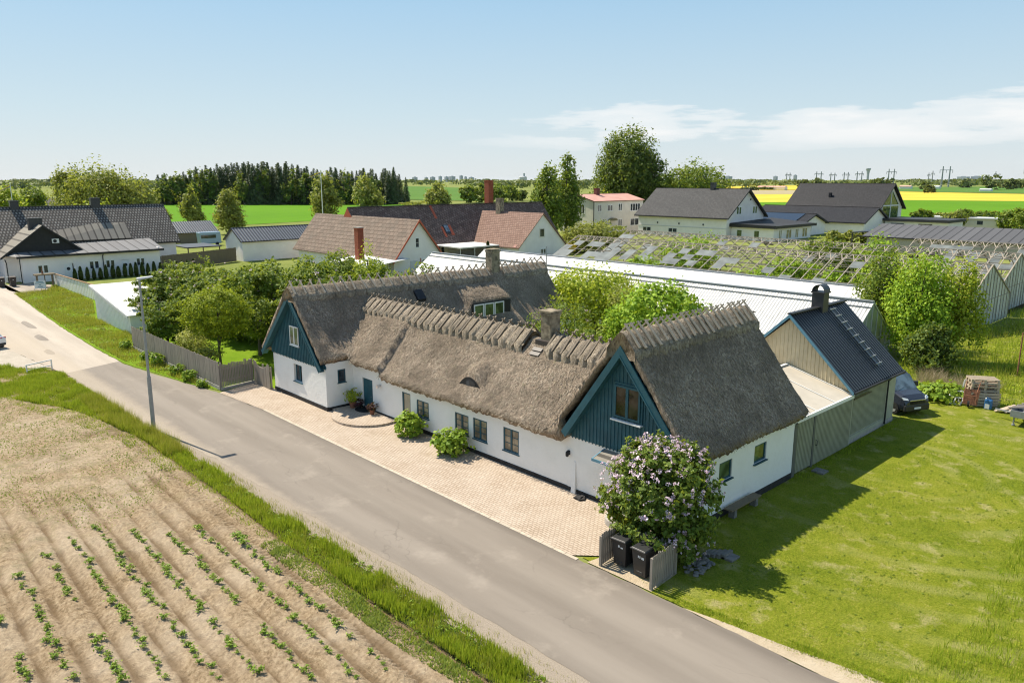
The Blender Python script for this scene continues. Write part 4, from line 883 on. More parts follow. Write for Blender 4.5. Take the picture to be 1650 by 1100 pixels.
# -- white longhouse on the left
L = thing('white_longhouse', (-90, 4, 0), 'white longhouse with dark pantile roof, grey lean-to and black boarded gable at far left', 'house')
gable_walls('wall', 'plaster', L, 'y', -40, 21, -94, 6, 4.3, 9.7)
gable_roof('roof', 'pantile_y', L, 'y', -40.5, 21.6, -94, 6, 4.3, 9.75, .35, .2, trim='black_paint')
chimney(L, -94, 11.2, 9, 11.1, .9, 1.3, 'dark_metal'); chimney(L, -94, .2, 9, 10.9, .9, 1.1, 'dark_metal')
b = MB(); wall_open(b, (-81, -2.2, 0), EY, 18.2, 0, 3.62, EX, [(1.8, 3.2, 1.15, 2.4), (5.1, 6.3, .05, 2.3), (8.3, 9.7, 1.25, 2.5), (10.5, 11.8, 1.25, 2.5), (12.7, 13.7, .3, 2.35), (14.7, 16.0, 1.25, 2.5)], .1)
b.box(-88.5, -81.01, -2.2, -2.0, 0, 3.6); b.box(-88.5, -81.01, 15.8, 16, 0, 3.9); b.obj('lean_to_wall', 'plaster', L)
win_row(L, None, [(1.8, 1.15, 1.4, 1.25), (8.3, 1.25, 1.4, 1.25), (10.5, 1.25, 1.3, 1.25), (14.7, 1.25, 1.3, 1.25)], EY, EX, (-81.06, -2.2, 0), fr=.14)
for a in (5.1, 12.7): plaindoor(L, (-81.06, -2.2 + a, .1), EY, EX, 1.05, 2.2, 'white_paint', True)
b = MB(); b.hexa([(-80.55, -2.8, 3.6), (-80.55, 16.5, 3.6), (-88.2, 17, 4.75), (-85.4, -2.4, 4.4)], [(-80.55, -2.8, 3.7), (-80.55, 16.5, 3.7), (-88.2, 17, 4.85), (-85.4, -2.4, 4.5)])
b.poly([(-80.55, -2.8, 3.7), (-85.4, -2.4, 4.5), (-84.2, -4.0, 3.75)]); b.obj('lean_to_roof', 'grey_felt_y', L)
b = MB(); b.box(-80.5, -80.4, -2.8, 16.5, 3.42, 3.72); b.obj('gutter', 'black_paint', L)
for y_ in (-2.4, 8.0): b = MB(); b.path([(-80.45, y_, 3.5), (-80.9, y_, 3.1), (-80.9, y_, 0)], .065); b.obj('downpipe', 'black_paint', L)
b = MB(); b.hexa([(-88.3, 2.5, 4.9), (-88.3, 14.5, 4.9), (-90.9, 14.5, 7.15), (-91.4, 2.5, 7.15)], [(-88.2, 2.5, 5.0), (-88.2, 14.5, 5.0), (-90.9, 14.5, 7.3), (-91.4, 2.5, 7.3)]); b.obj('grey_dormer_roof', 'brown_felt', L)
b = MB(); b.prism([(-83, -3.9, 3.6), (-83, 6.3, 3.6), (-83, 1.2, 7.55)], (-.1, 0, 0)); b.obj('black_gable', 'black_paint', L)
b = MB(); b.box(-92, -83.4, -3.7, 6.0, 0, 3.7); b.obj('wing_wall', 'plaster', L)
gable_roof('wing_roof', 'brown_felt', L, 'x', -93, -82.6, 1.2, 5.0, 3.75, 7.6, .45, .1, trim=None)
b = MB()
for sg in (-1, 1): b.prism([(-82.6, 1.2, 7.45), (-82.6, 1.2 + sg * 5.5, 3.2), (-82.6, 1.2 + sg * 5.5, 3.5), (-82.6, 1.2, 7.75)], (.06, 0, 0))
b.obj('gable_trim', 'black_paint', L); chimney(L, -86, 1.0, 6.5, 8.6, 1.0, 1.7, 'dark_metal')
ac_unit(L, (-83, 2.2, 5.15), EY, EX); b = MB(); b.path([(-82.6, -3.8, 3.2), (-83, -3.6, 2.7), (-83, -3.6, 0)], .07); b.obj('downpipe', 'black_paint', L)
b = MB(); b.box(-82, -76.5, -8.2, -8.1, .6, .7); b.box(-79, -78.9, -6.6, -6.5, 0, 1.1)
for y in np.arange(-9.5, -3.6, .5): b.box(-80.2, -80.12, y, y + .08, 0, 1.2)
b.box(-80.2, -80.12, -9.5, -3.6, 1.1, 1.2); b.obj('porch_railing', 'white_paint', L)
b = MB(); b.box(-86, -83.2, -12, -8.6, 0, 3.1); b.obj('porch_wall', 'plaster', L)
window(L, (-83.2, -11.4, .4), EY, EX, 1.0, 2.2, 'white_paint', 'glass', 1, 1, 0, .12)
# -- white garage
g = thing('white_garage', (-91.5, 40, 0), 'long white garage with dark corrugated roof, left of the brown roofed house', 'garage')
gable_walls('wall', 'plaster', g, 'y', 32.2, 52, -91.5, 3.5, 3.55, 5.5); gable_roof('roof', 'corr_dark_y', g, 'y', 31.9, 52, -91.5, 3.5, 3.5, 5.5, .3, .12, trim='black_paint')
# -- brown roofed house with white gable
r = thing('brown_roofed_house', (-65, 44.2, 0), 'house with mottled brown sheet roof, white gable and red verge boards', 'house')
gable_walls('wall', 'greywhite', r, 'x', -82, -53, 44.2, 4.55, 2.35, 7.9); gable_roof('roof', 'etern_x', r, 'x', -83.5, -52.6, 44.2, 4.55, 2.35, 7.95, .35, .16)
b = MB()
for sg in (-1, 1): b.prism([(-52.58, 44.2, 7.75), (-52.58, 44.2 + sg * 4.95, 1.68), (-52.58, 44.2 + sg * 4.95, 2.0), (-52.58, 44.2, 8.15)], (.06, 0, 0))
b.obj('verge_board', 'red_wood', r)
window(r, (-53, 43.6, 3.9), EY, EX, .75, 1.5, 'white_paint', 'glass', 1, 2, 0, .1, .1)
plaindoor(r, (-53, 42.6, .1), EY, EX, 1.3, 1.9, 'ltgrey'); dd = plaindoor(r, (-53, 44.6, .1), EY, EX, 1.05, 2.2)
b = MB(); c = Vector((-52.94, 45.12, 1.75)); b.prism([c + Vector((0, .32 * cos(t), .3 * sin(t))) for t in np.linspace(0, pi, 9)], (.02, 0, 0)); b.obj('fanlight', 'glass', dd, org=ORG[r.name])
b = MB(); b.box(-52.99, -52.9, 44.48, 44.6, .1, 2.3); b.box(-52.99, -52.9, 45.65, 45.77, .1, 2.3); b.obj('door_frame', 'red_wood', r)
ac_unit(r, (-53, 46.6, 2.0), EY, EX)
chimney(r, -58.5, 37.3, 0, 6.9, 1.0, 1.0, 'brick', .05, 'concrete')
b = MB(); b.hexa([(-62, 34.5, 0), (-54, 34.5, 0), (-54, 39.5, 0), (-62, 39.5, 0)], [(-62, 34.5, 2.0), (-54, 34.5, 2.0), (-54, 39.5, 2.4), (-62, 39.5, 2.4)]); b.obj('annexe', 'plaster', r)
b = MB(); b.hexa([(-62.3, 34.2, 1.7), (-51.5, 34.2, 1.7), (-51.5, 41.5, 2.5), (-62.3, 39.6, 2.5)], [(-62.3, 34.2, 1.78), (-51.5, 34.2, 1.78), (-51.5, 41.5, 2.58), (-62.3, 39.6, 2.58)]); b.obj('annexe_roof', 'ltgrey', r)
# -- long dark barn
r = thing('dark_roofed_barn', (-72, 68, 0), 'long barn under dark brown diamond slates with skylights and a tall red brick chimney', 'barn')
gable_walls('wall', 'greywhite', r, 'y', 44.5, 90, -72.5, 5.3, 2.7, 9.1); gable_roof('roof', 'etern_y', r, 'y', 44, 90.5, -72.5, 5.3, 2.7, 9.2, .4, .16, trim=None)
b = MB(); b.beam((-72.5, 44, 9.42), (-72.5, 90.5, 9.42), .35, .1); b.obj('ridge_capping', 'black_paint', r)
b = MB(); b.prism([(-72.5, 43.94, 9.3), (-75.3, 43.94, 6.0), (-69.7, 43.94, 6.0)], (0, .05, 0)); b.obj('gable_boarding', 'red_wood', r)
zsl = lambda x: 9.36 - 1.226 * (x + 72.5)
for y in (55.6, 61.8):
    b = MB(); x0, x1 = -69.6, -68.4; b.hexa([(x0, y, zsl(x0)), (x1, y, zsl(x1)), (x1, y + 1.1, zsl(x1)), (x0, y + 1.1, zsl(x0))], [(x0 + .12, y, zsl(x0) + .12), (x1 + .12, y, zsl(x1) + .12), (x1 + .12, y + 1.1, zsl(x1) + .12), (x0 + .12, y + 1.1, zsl(x0) + .12)]); s_ = b.obj('skylight', 'dark_metal', r)
    b = MB(); b.hexa([(x0 + .2, y + .12, zsl(x0) + .06), (x1, y + .12, zsl(x1) + .2), (x1, y + .98, zsl(x1) + .2), (x0 + .2, y + .98, zsl(x0) + .06)], [(x0 + .22, y + .12, zsl(x0) + .08), (x1 + .05, y + .12, zsl(x1) + .19), (x1 + .05, y + .98, zsl(x1) + .19), (x0 + .22, y + .98, zsl(x0) + .08)]); b.obj('pane', 'glass_blue', s_, org=ORG[r.name])
b = MB()
for (x0, x1, y0, y1) in ((-69.4, -68.0, 61.3, 61.75), (-69.6, -68.2, 62.95, 63.6), (-72.4, -70.6, 61.0, 61.5)): b.hexa([(x0, y0, zsl(x0)), (x1, y0, zsl(x1)), (x1, y1, zsl(x1)), (x0, y1, zsl(x0))], [(x0 + .05, y0, zsl(x0) + .05), (x1 + .05, y0, zsl(x1) + .05), (x1 + .05, y1, zsl(x1) + .05), (x0 + .05, y1, zsl(x0) + .05)])
b.obj('red_slate_patch', 'red_wood', r)
chimney(r, -73.2, 76.4, 8, 13.8, 1.25, 1.25, 'brick')
window(r, (-67.2, 58.6, .7), EY, EX, 1.8, 1.6, 'white_paint', 'glass', 2, 1, 0, .12)
# -- patched pink roof house
r = thing('patched_roof_house', (-63, 73, 0), 'house with faded roof patched in pink slates and blank pale gable', 'house')
gable_walls('wall', 'greywhite', r, 'x', -74, -55, 73, 5.9, 2.4, 7.95); gable_roof('roof', 'pink_x', r, 'x', -75, -54.7, 73, 5.9, 2.4, 8.0, .25, .15, trim=None)
b = MB(); zp = lambda y: 8.18 - .949 * abs(y - 73)
for i in range(10):
    for j in range(13):
        x = -64.5 + j * .75 + .38 * (i % 2); y0 = 66.9 + i * .42
        if (x + 55) * .34 + (i * .42) * -.8 > -.2 - random.uniform(0, 1.2) and x < -55.6 and not (i > 7 and j < 9) and random.random() < .8: b.hexa([(x, y0, zp(y0)), (x + .72, y0, zp(y0)), (x + .72, y0 + .4, zp(y0 + .4)), (x, y0 + .4, zp(y0 + .4))], [(x, y0, zp(y0) + .04), (x + .72, y0, zp(y0) + .04), (x + .72, y0 + .4, zp(y0 + .4) + .04), (x, y0 + .4, zp(y0 + .4) + .04)])
b.obj('pink_slate_patch', 'pinkslate', r)
chimney(r, -66.3, 73, 7, 10.4, 1.1, 1.1, 'chimney_stone', .05)
window(r, (-55, 72.2, 3.9), EY, EX, 1.3, 1.6, 'offwhite', 'glass', 1, 1, 0, .14, .05); window(r, (-55, 72.5, .5), EY, EX, 1.4, 1.4, 'white_paint', 'glass', 2, 1, 0, .12)
b = MB(); b.hexa([(-68, 58, 2.5), (-60, 58, 2.4), (-60, 68.5, 2.4), (-68, 68.5, 2.5)], [(-68, 58, 2.7), (-60, 58, 2.6), (-60, 68.5, 2.6), (-68, 68.5, 2.7)]); b.obj('canopy', 'white_smooth', r)
b = MB(); b.box(-66.9, -66.7, 64, 67, 0, 2.5); b.obj('canopy_wall', 'ltgrey', r)
for y in (58.3, 61.5): b = MB(); b.tube((-60.2, y, 0), (-60.2, y, 2.4), .08); b.obj('canopy_post', 'ltgrey', r)
# -- two-storey house with dull red roof
r = thing('two_storey_house', (-98, 140, 0), 'two storey off-white house with low dull red roof beside the tall poplars', 'house')
gable_walls('wall', 'offwhite', r, 'y', 130, 151.2, -98.1, 6, 8.35, 9.9); gable_roof('roof', 'redroof', r, 'y', 129.7, 151.6, -98.1, 6, 8.35, 9.95, .3, .12, trim=mat('brown_trim', (.10, .05, .04), .6))
chimney(r, -97.6, 137.5, 9.5, 11.6, 1.1, 1.3, mat('dark_red_brick', (.16, .06, .05), .8))
for a, z, w_, h_ in ((1.3, 5.9, 1.3, 1.5), (7.0, 5.0, 1.9, 2.4), (1.3, 1.6, 1.0, 1.4), (7.2, .9, 1.8, 1.6)): window(r, (-104.1 + a, 130, z), EX, NY, w_, h_, 'white_paint', 'glass', 2, 1, 0, .14, .1)
plaindoor(r, (-104.1 + 3.2, 130, .3), EX, NY, 1.3, 2.4, 'ltgrey')
for y, z, w_, h_ in ((131.6, 5.6, 1.6, 1.9), (135.6, 5.6, 2.2, 1.7), (140.2, 5.6, 1.6, 2.0), (145.4, 5.4, 4.4, 2.1), (140.2, 1.4, 1.8, 2.0), (145.6, 1.4, 4, 2.0), (132, 1.4, 2.2, 1.8)): window(r, (-92.1, y, z), EY, EX, w_, h_, 'white_paint', 'glass', 4 if w_ > 4 else 2, 1, 0, .14, .1)
for o_, n_ in (((-101.6, 129.2, 3.1), 0), ((-91.2, 137.6, 3.1), 1)):
    b = MB(); c = Vector(o_)
    b.prism([c + (Vector((1.3 * cos(t), 0, .7 * sin(t))) if n_ == 0 else Vector((0, 1.5 * cos(t), .7 * sin(t)))) for t in np.linspace(0, pi, 9)], (0, .8, 0) if n_ == 0 else (-.9, 0, 0)); b.obj('door_hood', mat('mossy_hood', (.22, .20, .12), .9), r)
b = MB(); b.path([(-91.9, 129.8, 8.3), (-91.9, 129.8, 0)], .12); b.obj('downpipe', 'dark_metal', r)
# -- grey tiled house and its flat annexe and wing
r = thing('grey_tiled_house', (-70, 146, 0), 'white house with grey tiled roof, gable windows and low flat roofed annexe', 'house')
gable_walls('wall', 'greywhite', r, 'x', -83, -57, 146, 8.6, 5.3, 11.4); gable_roof('roof', 'greytile', r, 'x', -83.8, -56.2, 146, 8.6, 5.3, 11.5, .8, .25, trim='black_paint')
chimney(r, -66.5, 146, 11, 13.2, 1.0, 1.2, 'dark_metal')
for y in (141.5, 149.0): window(r, (-57, y, 5.6), EY, EX, 2.3, 2.0, 'white_paint', 'glass_green', 2, 1, 0, .22, .1)
for x in (-81.5, -73.5): window(r, (x, 137.4, .9), EX, NY, 2.6, 1.1, 'ltgrey', 'glass', 2, 1, 0, .12)
b = MB()
for x in (-77, -70.5, -63.5): b.box(x, x + .3, 137.25, 137.4, 3.0, 3.4)
b.box(-57, -56.85, 147.6, 147.9, 9.0, 9.4); b.obj('wall_lamp', 'black_paint', r)
b = MB(); b.box(-83.2, -56.9, 137.3, 137.36, 2.35, 2.5); b.obj('wall_band', 'ltgrey', r)
b = MB(); b.box(-56.9, -46, 139.5, 158, 0, 3.2); b.obj('annexe_wall', 'plaster', r)
b = MB(); b.hexa([(-57, 138.8, 3.3), (-45.2, 138.8, 3.1), (-45.2, 159, 3.1), (-57, 159, 3.9)], [(-57, 138.8, 3.8), (-45.2, 138.8, 3.5), (-45.2, 159, 3.5), (-57, 159, 4.4)]); b.obj('annexe_roof', mat('black_felt', (.035, .035, .037), .7, .2), r)
b = MB(); b.box(-45.25, -45.1, 138.7, 159.1, 2.9, 3.54); b.box(-57, -45.1, 138.65, 138.78, 2.9, 3.6); b.obj('annexe_fascia', 'black_paint', r)
for y, w_ in ((142, 1.4), (145.5, 2.6), (150, 1.6), (153.5, 2.6)): window(r, (-46, y, .3), EY, EX, w_, 2.2, 'white_paint', 'glass_warm', 2, 1, 0, .15, name='terrace_window')
for x in (-55.5, -51): window(r, (x, 139.5, .5), EX, NY, 1.6, 1.9, 'white_paint', 'glass_green', 1, 1, 0, .2)
r2 = thing('solar_roofed_wing', (-60, 167.5, 0), 'low white wing with solar panels on its dark roof between the two big modern houses', 'house')
gable_walls('wall', 'plaster', r2, 'x', -74, -50, 167.5, 6.8, 2.9, 5.1); gable_roof('roof', 'slate', r2, 'x', -75, -49.2, 167.5, 6.8, 2.9, 5.15, .6, .2, trim='black_paint')
window(r2, (-50, 164.5, .8), EY, EX, 2.2, 1.5, 'white_paint', 'glass_warm', 2, 1, 0, .15)
b = MB(); b.hexa([(-72, 162.0, 3.66), (-52, 162.0, 3.66), (-52, 167, 5.25), (-72, 167, 5.25)], [(-72, 162.0, 3.74), (-52, 162.0, 3.74), (-52, 167, 5.33), (-72, 167, 5.33)]); b.obj('solar_array', 'solar', r2)
# -- modern slate roofed houses
r = thing('modern_house', (-58, 187, 0), 'modern white house with long low slate roof in front of the tall glazed gable', 'house')
gable_walls('wall', 'plaster', r, 'x', -74, -42, 187.2, 7.8, 3.0, 6.35); gable_roof('roof', 'slate', r, 'x', -74.5, -41.4, 187.2, 7.8, 3.0, 6.4, .7, .22, trim='black_paint')
b = MB(); b.box(-41.5, -26, 192, 204, 0, 3.0); b.obj('flat_wing', 'plaster', r); b = MB(); b.box(-42, -25.4, 191.3, 204.6, 3.0, 3.7); b.obj('flat_roof', mat('dark_fascia', (.04, .04, .042), .6), r)
window(r, (-33, 192, .3), EX, NY, 3.4, 2.2, 'black_paint', 'glass_warm', 2, 1, 0, .1); window(r, (-40, 192, .3), EX, NY, 3.4, 2.2, 'black_paint', 'glass', 2, 1, 0, .1)
r = thing('glazed_gable_house', (-58, 203, 0), 'tall modern house with steep slate roof and triangular glazed gable', 'house')
gable_walls('wall', 'plaster', r, 'x', -71, -44.5, 202.5, 8.6, 6.2, 12.5); gable_roof('roof', 'slate', r, 'x', -71.5, -43.6, 202.5, 8.6, 6.2, 12.6, .8, .25, trim='black_paint')
b = MB(); zg = lambda y: 12.1 - .735 * abs(y - 202.5) - .8
for y0, y1 in ((196.8, 202.2), (202.8, 208.2)):
    b.prism([(-44.5, y0, 3.2), (-44.5, y1, 3.2), (-44.5, y1, 6.6), (-44.5, y0, 6.6)], (.06, 0, 0)); b.prism([(-44.5, y0, 6.95), (-44.5, y1, 6.95), (-44.5, y1, zg(y1)), (-44.5, y0, zg(y0))], (.06, 0, 0))
gg = b.obj('gable_glazing', 'glass_green', r)
b = MB()
for y in (196.6, 202.5, 208.4): b.box(-44.45, -44.35, y - .15, y + .15, 3, zg(y) + .2)
b.box(-44.45, -44.36, 196.6, 208.4, 6.62, 6.93); b.obj('mullion', 'white_paint', gg, org=ORG[r.name])
b = MB(); b.box(-60, -59.3, 197, 197.8, 9, 10.2); b.obj('roof_vent', 'black_paint', r)
# -- long grey shed, low white block far behind
r = thing('long_grey_shed', (0, 142, 0), 'long pale block shed with low grey felt roof at the right edge', 'shed')
gable_walls('wall', 'concrete', r, 'x', -22.2, 60, 141.8, 9.2, 2.85, 4.8); gable_roof('roof', 'grey_felt_x', r, 'x', -23, 60, 141.8, 9.2, 2.85, 4.8, .5, .18, trim=None)
b = MB(); b.box(-24, 60, 132.0, 132.15, 2.7, 2.92); b.obj('gutter', 'black_paint', r)
b = MB(); b.hexa([(-27.5, 137, 3.0), (-23.1, 137, 3.4), (-23.1, 147, 3.4), (-27.5, 147, 3.0)], [(-27.5, 137, 3.2), (-23.1, 137, 3.6), (-23.1, 147, 3.6), (-27.5, 147, 3.2)]); b.box(-27.2, -27, 137.2, 137.4, 0, 3); b.obj('open_porch', 'dark_metal', r)
r = thing('low_white_building', (-34, 229, 0), 'low flat white building with small dark windows beyond the grey shed', 'building')
b = MB(); b.box(-43, -20, 227, 234, 0, 2.7); b.obj('wall', 'offwhite', r); b = MB(); b.box(-43.4, -19.6, 226.6, 234.4, 2.7, 3.05); b.obj('roof', 'ltgrey', r)
for x in (-39, -33.5, -29, -24): window(r, (x, 227, 1.1), EX, NY, 1.5, 1.1, 'dark_metal', 'glass', 1, 1, 0, .1)
# -- carport, far shed, boundary fences on the left
r = thing('carport', (-97, 28, 0), 'small open timber carport with flat dark roof between longhouse and white garage', 'carport')
b = MB(); b.box(-101, -93, 24.5, 30.6, 2.35, 2.55); b.obj('roof', 'dark_metal', r)
b = MB()
for x in (-100.7, -93.2):
    for y in (24.8, 30.3): b.box(x - .08, x + .08, y - .08, y + .08, 0, 2.35)
b.box(-93.2, -93.1, 24.8, 30.3, 1.0, 1.15); b.obj('post', 'brown_fence', r)
r = thing('garden_shed', (-140, 44, 0), 'small shed with pale grey corrugated roof at the edge of the green field', 'shed')
gable_walls('wall', 'brown_fence', r, 'y', 38, 46.5, -138, 4, 2.4, 4.4); gable_roof('roof', 'corr_dark_y', r, 'y', 37.6, 47, -138, 4, 2.4, 4.5, .4, .12)
def board_fence(name, p, q, h, m, label, cat='fence', step=.13, post=2.2, gap=.012, jag=.03, cap=False, hfun=None, group=None, plinth=0):
    p, q = Vector(p), Vector(q); d = q - p; Ln = d.length; u = d.normalized(); n = Vector((u.y, -u.x, 0))
    R = thing(name, (p + q) / 2, label, cat, group); b = MB(); k = int(Ln / step)
    for i in range(k):
        a = i * step; hh = (hfun(a / Ln) if hfun else h) + random.uniform(-jag, jag); o = p + u * a + n * random.uniform(-.008, .008); z0 = Vector((0, 0, plinth + .04))
        b.prism([o + z0, o + u * (step - gap) + z0, o + u * (step - gap) + Vector((0, 0, hh)), o + Vector((0, 0, hh))], n * .022)
    b.obj('boards', m, R); b = MB()
    for z in (.35, .8):
        b.beam(p - n * .05 + Vector((0, 0, h * z)), q - n * .05 + Vector((0, 0, h * z)), .05, .09)
    b.obj('rail', m, R)
    for i in range(int(Ln / post) + 1):
        o = p + u * min(Ln, i * post) - n * .13; c = MB(); c.box(o.x - .05, o.x + .05, o.y - .05, o.y + .05, 0, h - .06); c.obj('post', m, R)
    if cap: b = MB(); b.beam(p + Vector((0, 0, h + .03)), q + Vector((0, 0, h + .03)), .16, .05); b.obj('capping', cap, R)
    if plinth: b = MB(); b.beam(p + Vector((0, 0, plinth / 2)), q + Vector((0, 0, plinth / 2)), .10, plinth); b.obj('kickboard', 'concrete', R)
    return R
board_fence('board_fence', (-82.3, 16.6, 0), (-89, 31.5, 0), 2.4, 'brown_fence', 'brown board fence between longhouse corner and white garage', step=.2, post=3)
board_fence('board_fence', (-27, -4.8, 0), (-9.25, -4.7, 0), 1.95, 'fence_wood', 'tall silvered board fence along the road in front of the garden', plinth=.25)
board_fence('garden_gate', (-9.15, -4.7, 0), (-9.55, -2.2, 0), 1.8, 'fence_wood', 'grey board gate closing the garden at the end of the paving', 'gate', .12, 2.4, .03, .09, plinth=.2)
board_fence('board_fence', (-9.55, -2.15, 0), (-6.98, -2.2, 0), 1.6, 'fence_wood', 'short dark board fence with dipped top against the white gable wall', 'fence', .14, 1.2, hfun=lambda t: 1.75 - .45 * sin(pi * min(1, t * 1.15)))
r = thing('slatted_fence', (-67, 0, 0), 'white slatted fence with rusty brown capping beside the grass bank', 'fence')
b = MB()
for i in range(27):
    x = -76.3 + i * .69; b.box(x, x + .5, .5, .53, .05, 1.5 + i * .011)
b.obj('slat', 'white_paint', r); b = MB(); b.beam((-76.4, .52, 1.56), (-57.7, .52, 1.86), .18, .1); b.obj('capping', mat('rusty_cap', (.33, .21, .12), .9, .3, 3), r)
b = MB()
for i in range(28): b.box(-76.42 + i * .69, -76.32 + i * .69, .54, .62, 0, 1.5 + i * .011)
b.obj('post', 'galv', r)
r = thing('white_lean_to', (-41, 0, 0), 'white boarded shed with one sloping white roof beside the garden hedge', 'shed')
b = MB(); fr_ = [(-44.3, -2.9, 0), (-33.6, -2.9, 0), (-33.6, -2.9, 1.75), (-44.3, -2.9, 3.35)]; b.prism(fr_, (0, 4.2, 0))
for x in np.arange(-44.2, -33.7, .42): zt_ = 1.75 + (-33.6 - x) / 10.7 * 1.6; b.box(x, x + .05, -2.93, -2.9, 0, zt_ - .05)
b.obj('wall', 'white_paint', r)
b = MB(); b.hexa([(-44.9, -3.15, 3.42), (-33.3, -3.15, 1.72), (-33.3, 1.6, 1.72), (-44.9, 1.6, 3.42)], [(-44.9, -3.15, 3.5), (-33.3, -3.15, 1.8), (-33.3, 1.6, 1.8), (-44.9, 1.6, 3.5)]); b.obj('roof', 'white_smooth', r)
b = MB(); b.beam((-44.95, -3.2, 3.36), (-33.28, -3.2, 1.66), .06, .24); b.obj('fascia', 'ltgrey', r)
r = thing('marquee', (-330, -5, 0), 'white peaked tents far behind the longhouse roof', 'tent')
cx0, cy0 = bearing(98, 330)
b = MB()
for i, (dx, s_) in enumerate(((-4, 8), (5, 7), (14, 6))): b.lathe([(s_, 0), (s_, 2.4), (s_ * .45, 4.6), (.2, 7.2 - i)], (cx0 + dx * cos(YAW), cy0 + dx * sin(YAW), 0), 8)
b.obj('canopy', 'white_paint', r)
x0, y0 = bearing(62, 260); r = thing('brown_cottage', (x0, y0, 0), 'small brown roofed cottage half hidden by trees at the far left', 'house')
gable_walls('wall', 'red_wood', r, 'y', y0 - 6, y0 + 7, x0, 4.5, 3.4, 7.5); gable_roof('roof', mat('pale_brown_roof', (.34, .27, .21), .9, .2, 1), r, 'y', y0 - 6.3, y0 + 7.3, x0, 4.5, 3.4, 7.6, .4, .2)
# ================================================================ TREES AND PLANTS
def crown(lobes, n, ls, clump=26, spread=.16, upb=.35, shell=.62):
    """leaf positions and normals for a crown: leaves gather in clumps through the lobes' outer volume"""
    P_, N_ = [], []; vol = np.array([l[3] * l[4] * l[5] for l in lobes]) ** .75; vol /= vol.sum()
    for l, w in zip(lobes, vol):
        c = np.array(l[:3]); r = np.array(l[3:6]); nc = max(4, int(n * w / clump))
        d = RNG.normal(size=(nc, 3)); d /= np.linalg.norm(d, axis=1, keepdims=True); rad = RNG.uniform(shell, 1.06, nc) * (1 + .10 * RNG.normal(size=nc))
        cc = d * rad[:, None]; m = clump
        q = np.repeat(cc, m, 0) + RNG.normal(0, spread, (nc * m, 3)) * np.array([1, 1, .75]); nn = np.repeat(d, m, 0) + RNG.normal(0, .65, (nc * m, 3)); nn[:, 2] += upb
        P_.append(q * r + c); N_.append(nn)
    return np.concatenate(P_), np.concatenate(N_)
def trunk(b, base, top, r0, r1=None, bend=.15, n=5):
    base, top = Vector(base), Vector(top); pts = [base + (top - base) * t + Vector((random.uniform(-bend, bend), random.uniform(-bend, bend), 0)) * sin(pi * t) for t in np.linspace(0, 1, n)]
    r1 = r0 * .35 if r1 is None else r1
    for i in range(n - 1): b.tube(pts[i], pts[i + 1], r0 + (r1 - r0) * i / (n - 1), r0 + (r1 - r0) * (i + 1) / (n - 1), 7)
    return pts
def tree(name, loc, h, lobes, n, ls, leaf, label, cat='tree', group=None, tr=None, bark='bark', clump=26, spread=.16, shell=.62, limbs=6, asp=.6, flower=None, z0=None, upb=.35):
    """lobes are given in metres from the tree's foot"""
    R = thing(name, loc, label, cat, group); lx, ly = loc[:2]
    P_, N_ = crown(lobes, n, ls, clump, spread, upb, shell); k = P_[:, 2] > .05; P_, N_ = P_[k], N_[k]
    s = ls * RNG.uniform(.6, 1.25, len(P_)); o = np.array([lx, ly, 0])
    cards('crown', P_ + o, N_, s, asp, leaf, R)
    b = MB(); tr = tr if tr else h * .018 + .04; hi = max(l[2] + l[5] * .5 for l in lobes); pts = trunk(b, (lx, ly, -.05), (lx + lobes[0][0] * .5, ly + lobes[0][1] * .5, hi), tr)
    for i in range(limbs):
        l = random.choice(lobes); a = pts[random.randint(1, len(pts) - 2)]; d = RNG.normal(size=3); d /= np.linalg.norm(d)
        trunk(b, a, Vector((lx + l[0] + d[0] * l[3] * .75, ly + l[1] + d[1] * l[4] * .75, l[2] + abs(d[2]) * l[5] * .6)), tr * .45, tr * .1, .2, 4)
    b.obj('trunk', bark, R)
    if flower:
        fm, fn, fs, sel = flower; F_, FN = crown(lobes, fn, fs, 12, .03, .6, .97)
        k = sel(F_) & (F_[:, 2] > .1); cards('blossom', F_[k] * np.array([1.03, 1.03, 1.02]) + o, FN[k], fs * RNG.uniform(.6, 1.3, k.sum()), .8, fm, R)
    return R
def ell(h, w, z0=.1, k=5, jit=.35):
    """a broad crown from several overlapping lobes"""
    out = []; zc = h * (z0 + 1) / 2; rz = h * (1 - z0) / 2
    out.append((0, 0, zc, w * .38, w * .38, rz * .95))
    for i in range(k):
        a = 2 * pi * i / k + random.uniform(-.5, .5); d = w * random.uniform(.18, .3); z = zc + rz * random.uniform(-.5, .45); r = w * random.uniform(.2, .28)
        out.append((d * cos(a), d * sin(a), z, r, r, rz * random.uniform(.35, .55)))
    return out
def pxtree(name, px, dep, ytop, wpx, n, ls, leaf, label, z0=.08, k=5, lobes=None, **kw):
    x, y = bearing(px, dep); h = top_z(ytop, dep) * .94; w = wpx * 1.12 / 1220.0 * dep
    return tree(name, (x, y, 0), h, lobes(h, w) if lobes else ell(h, w, z0, k), n, ls, leaf, label, **kw)
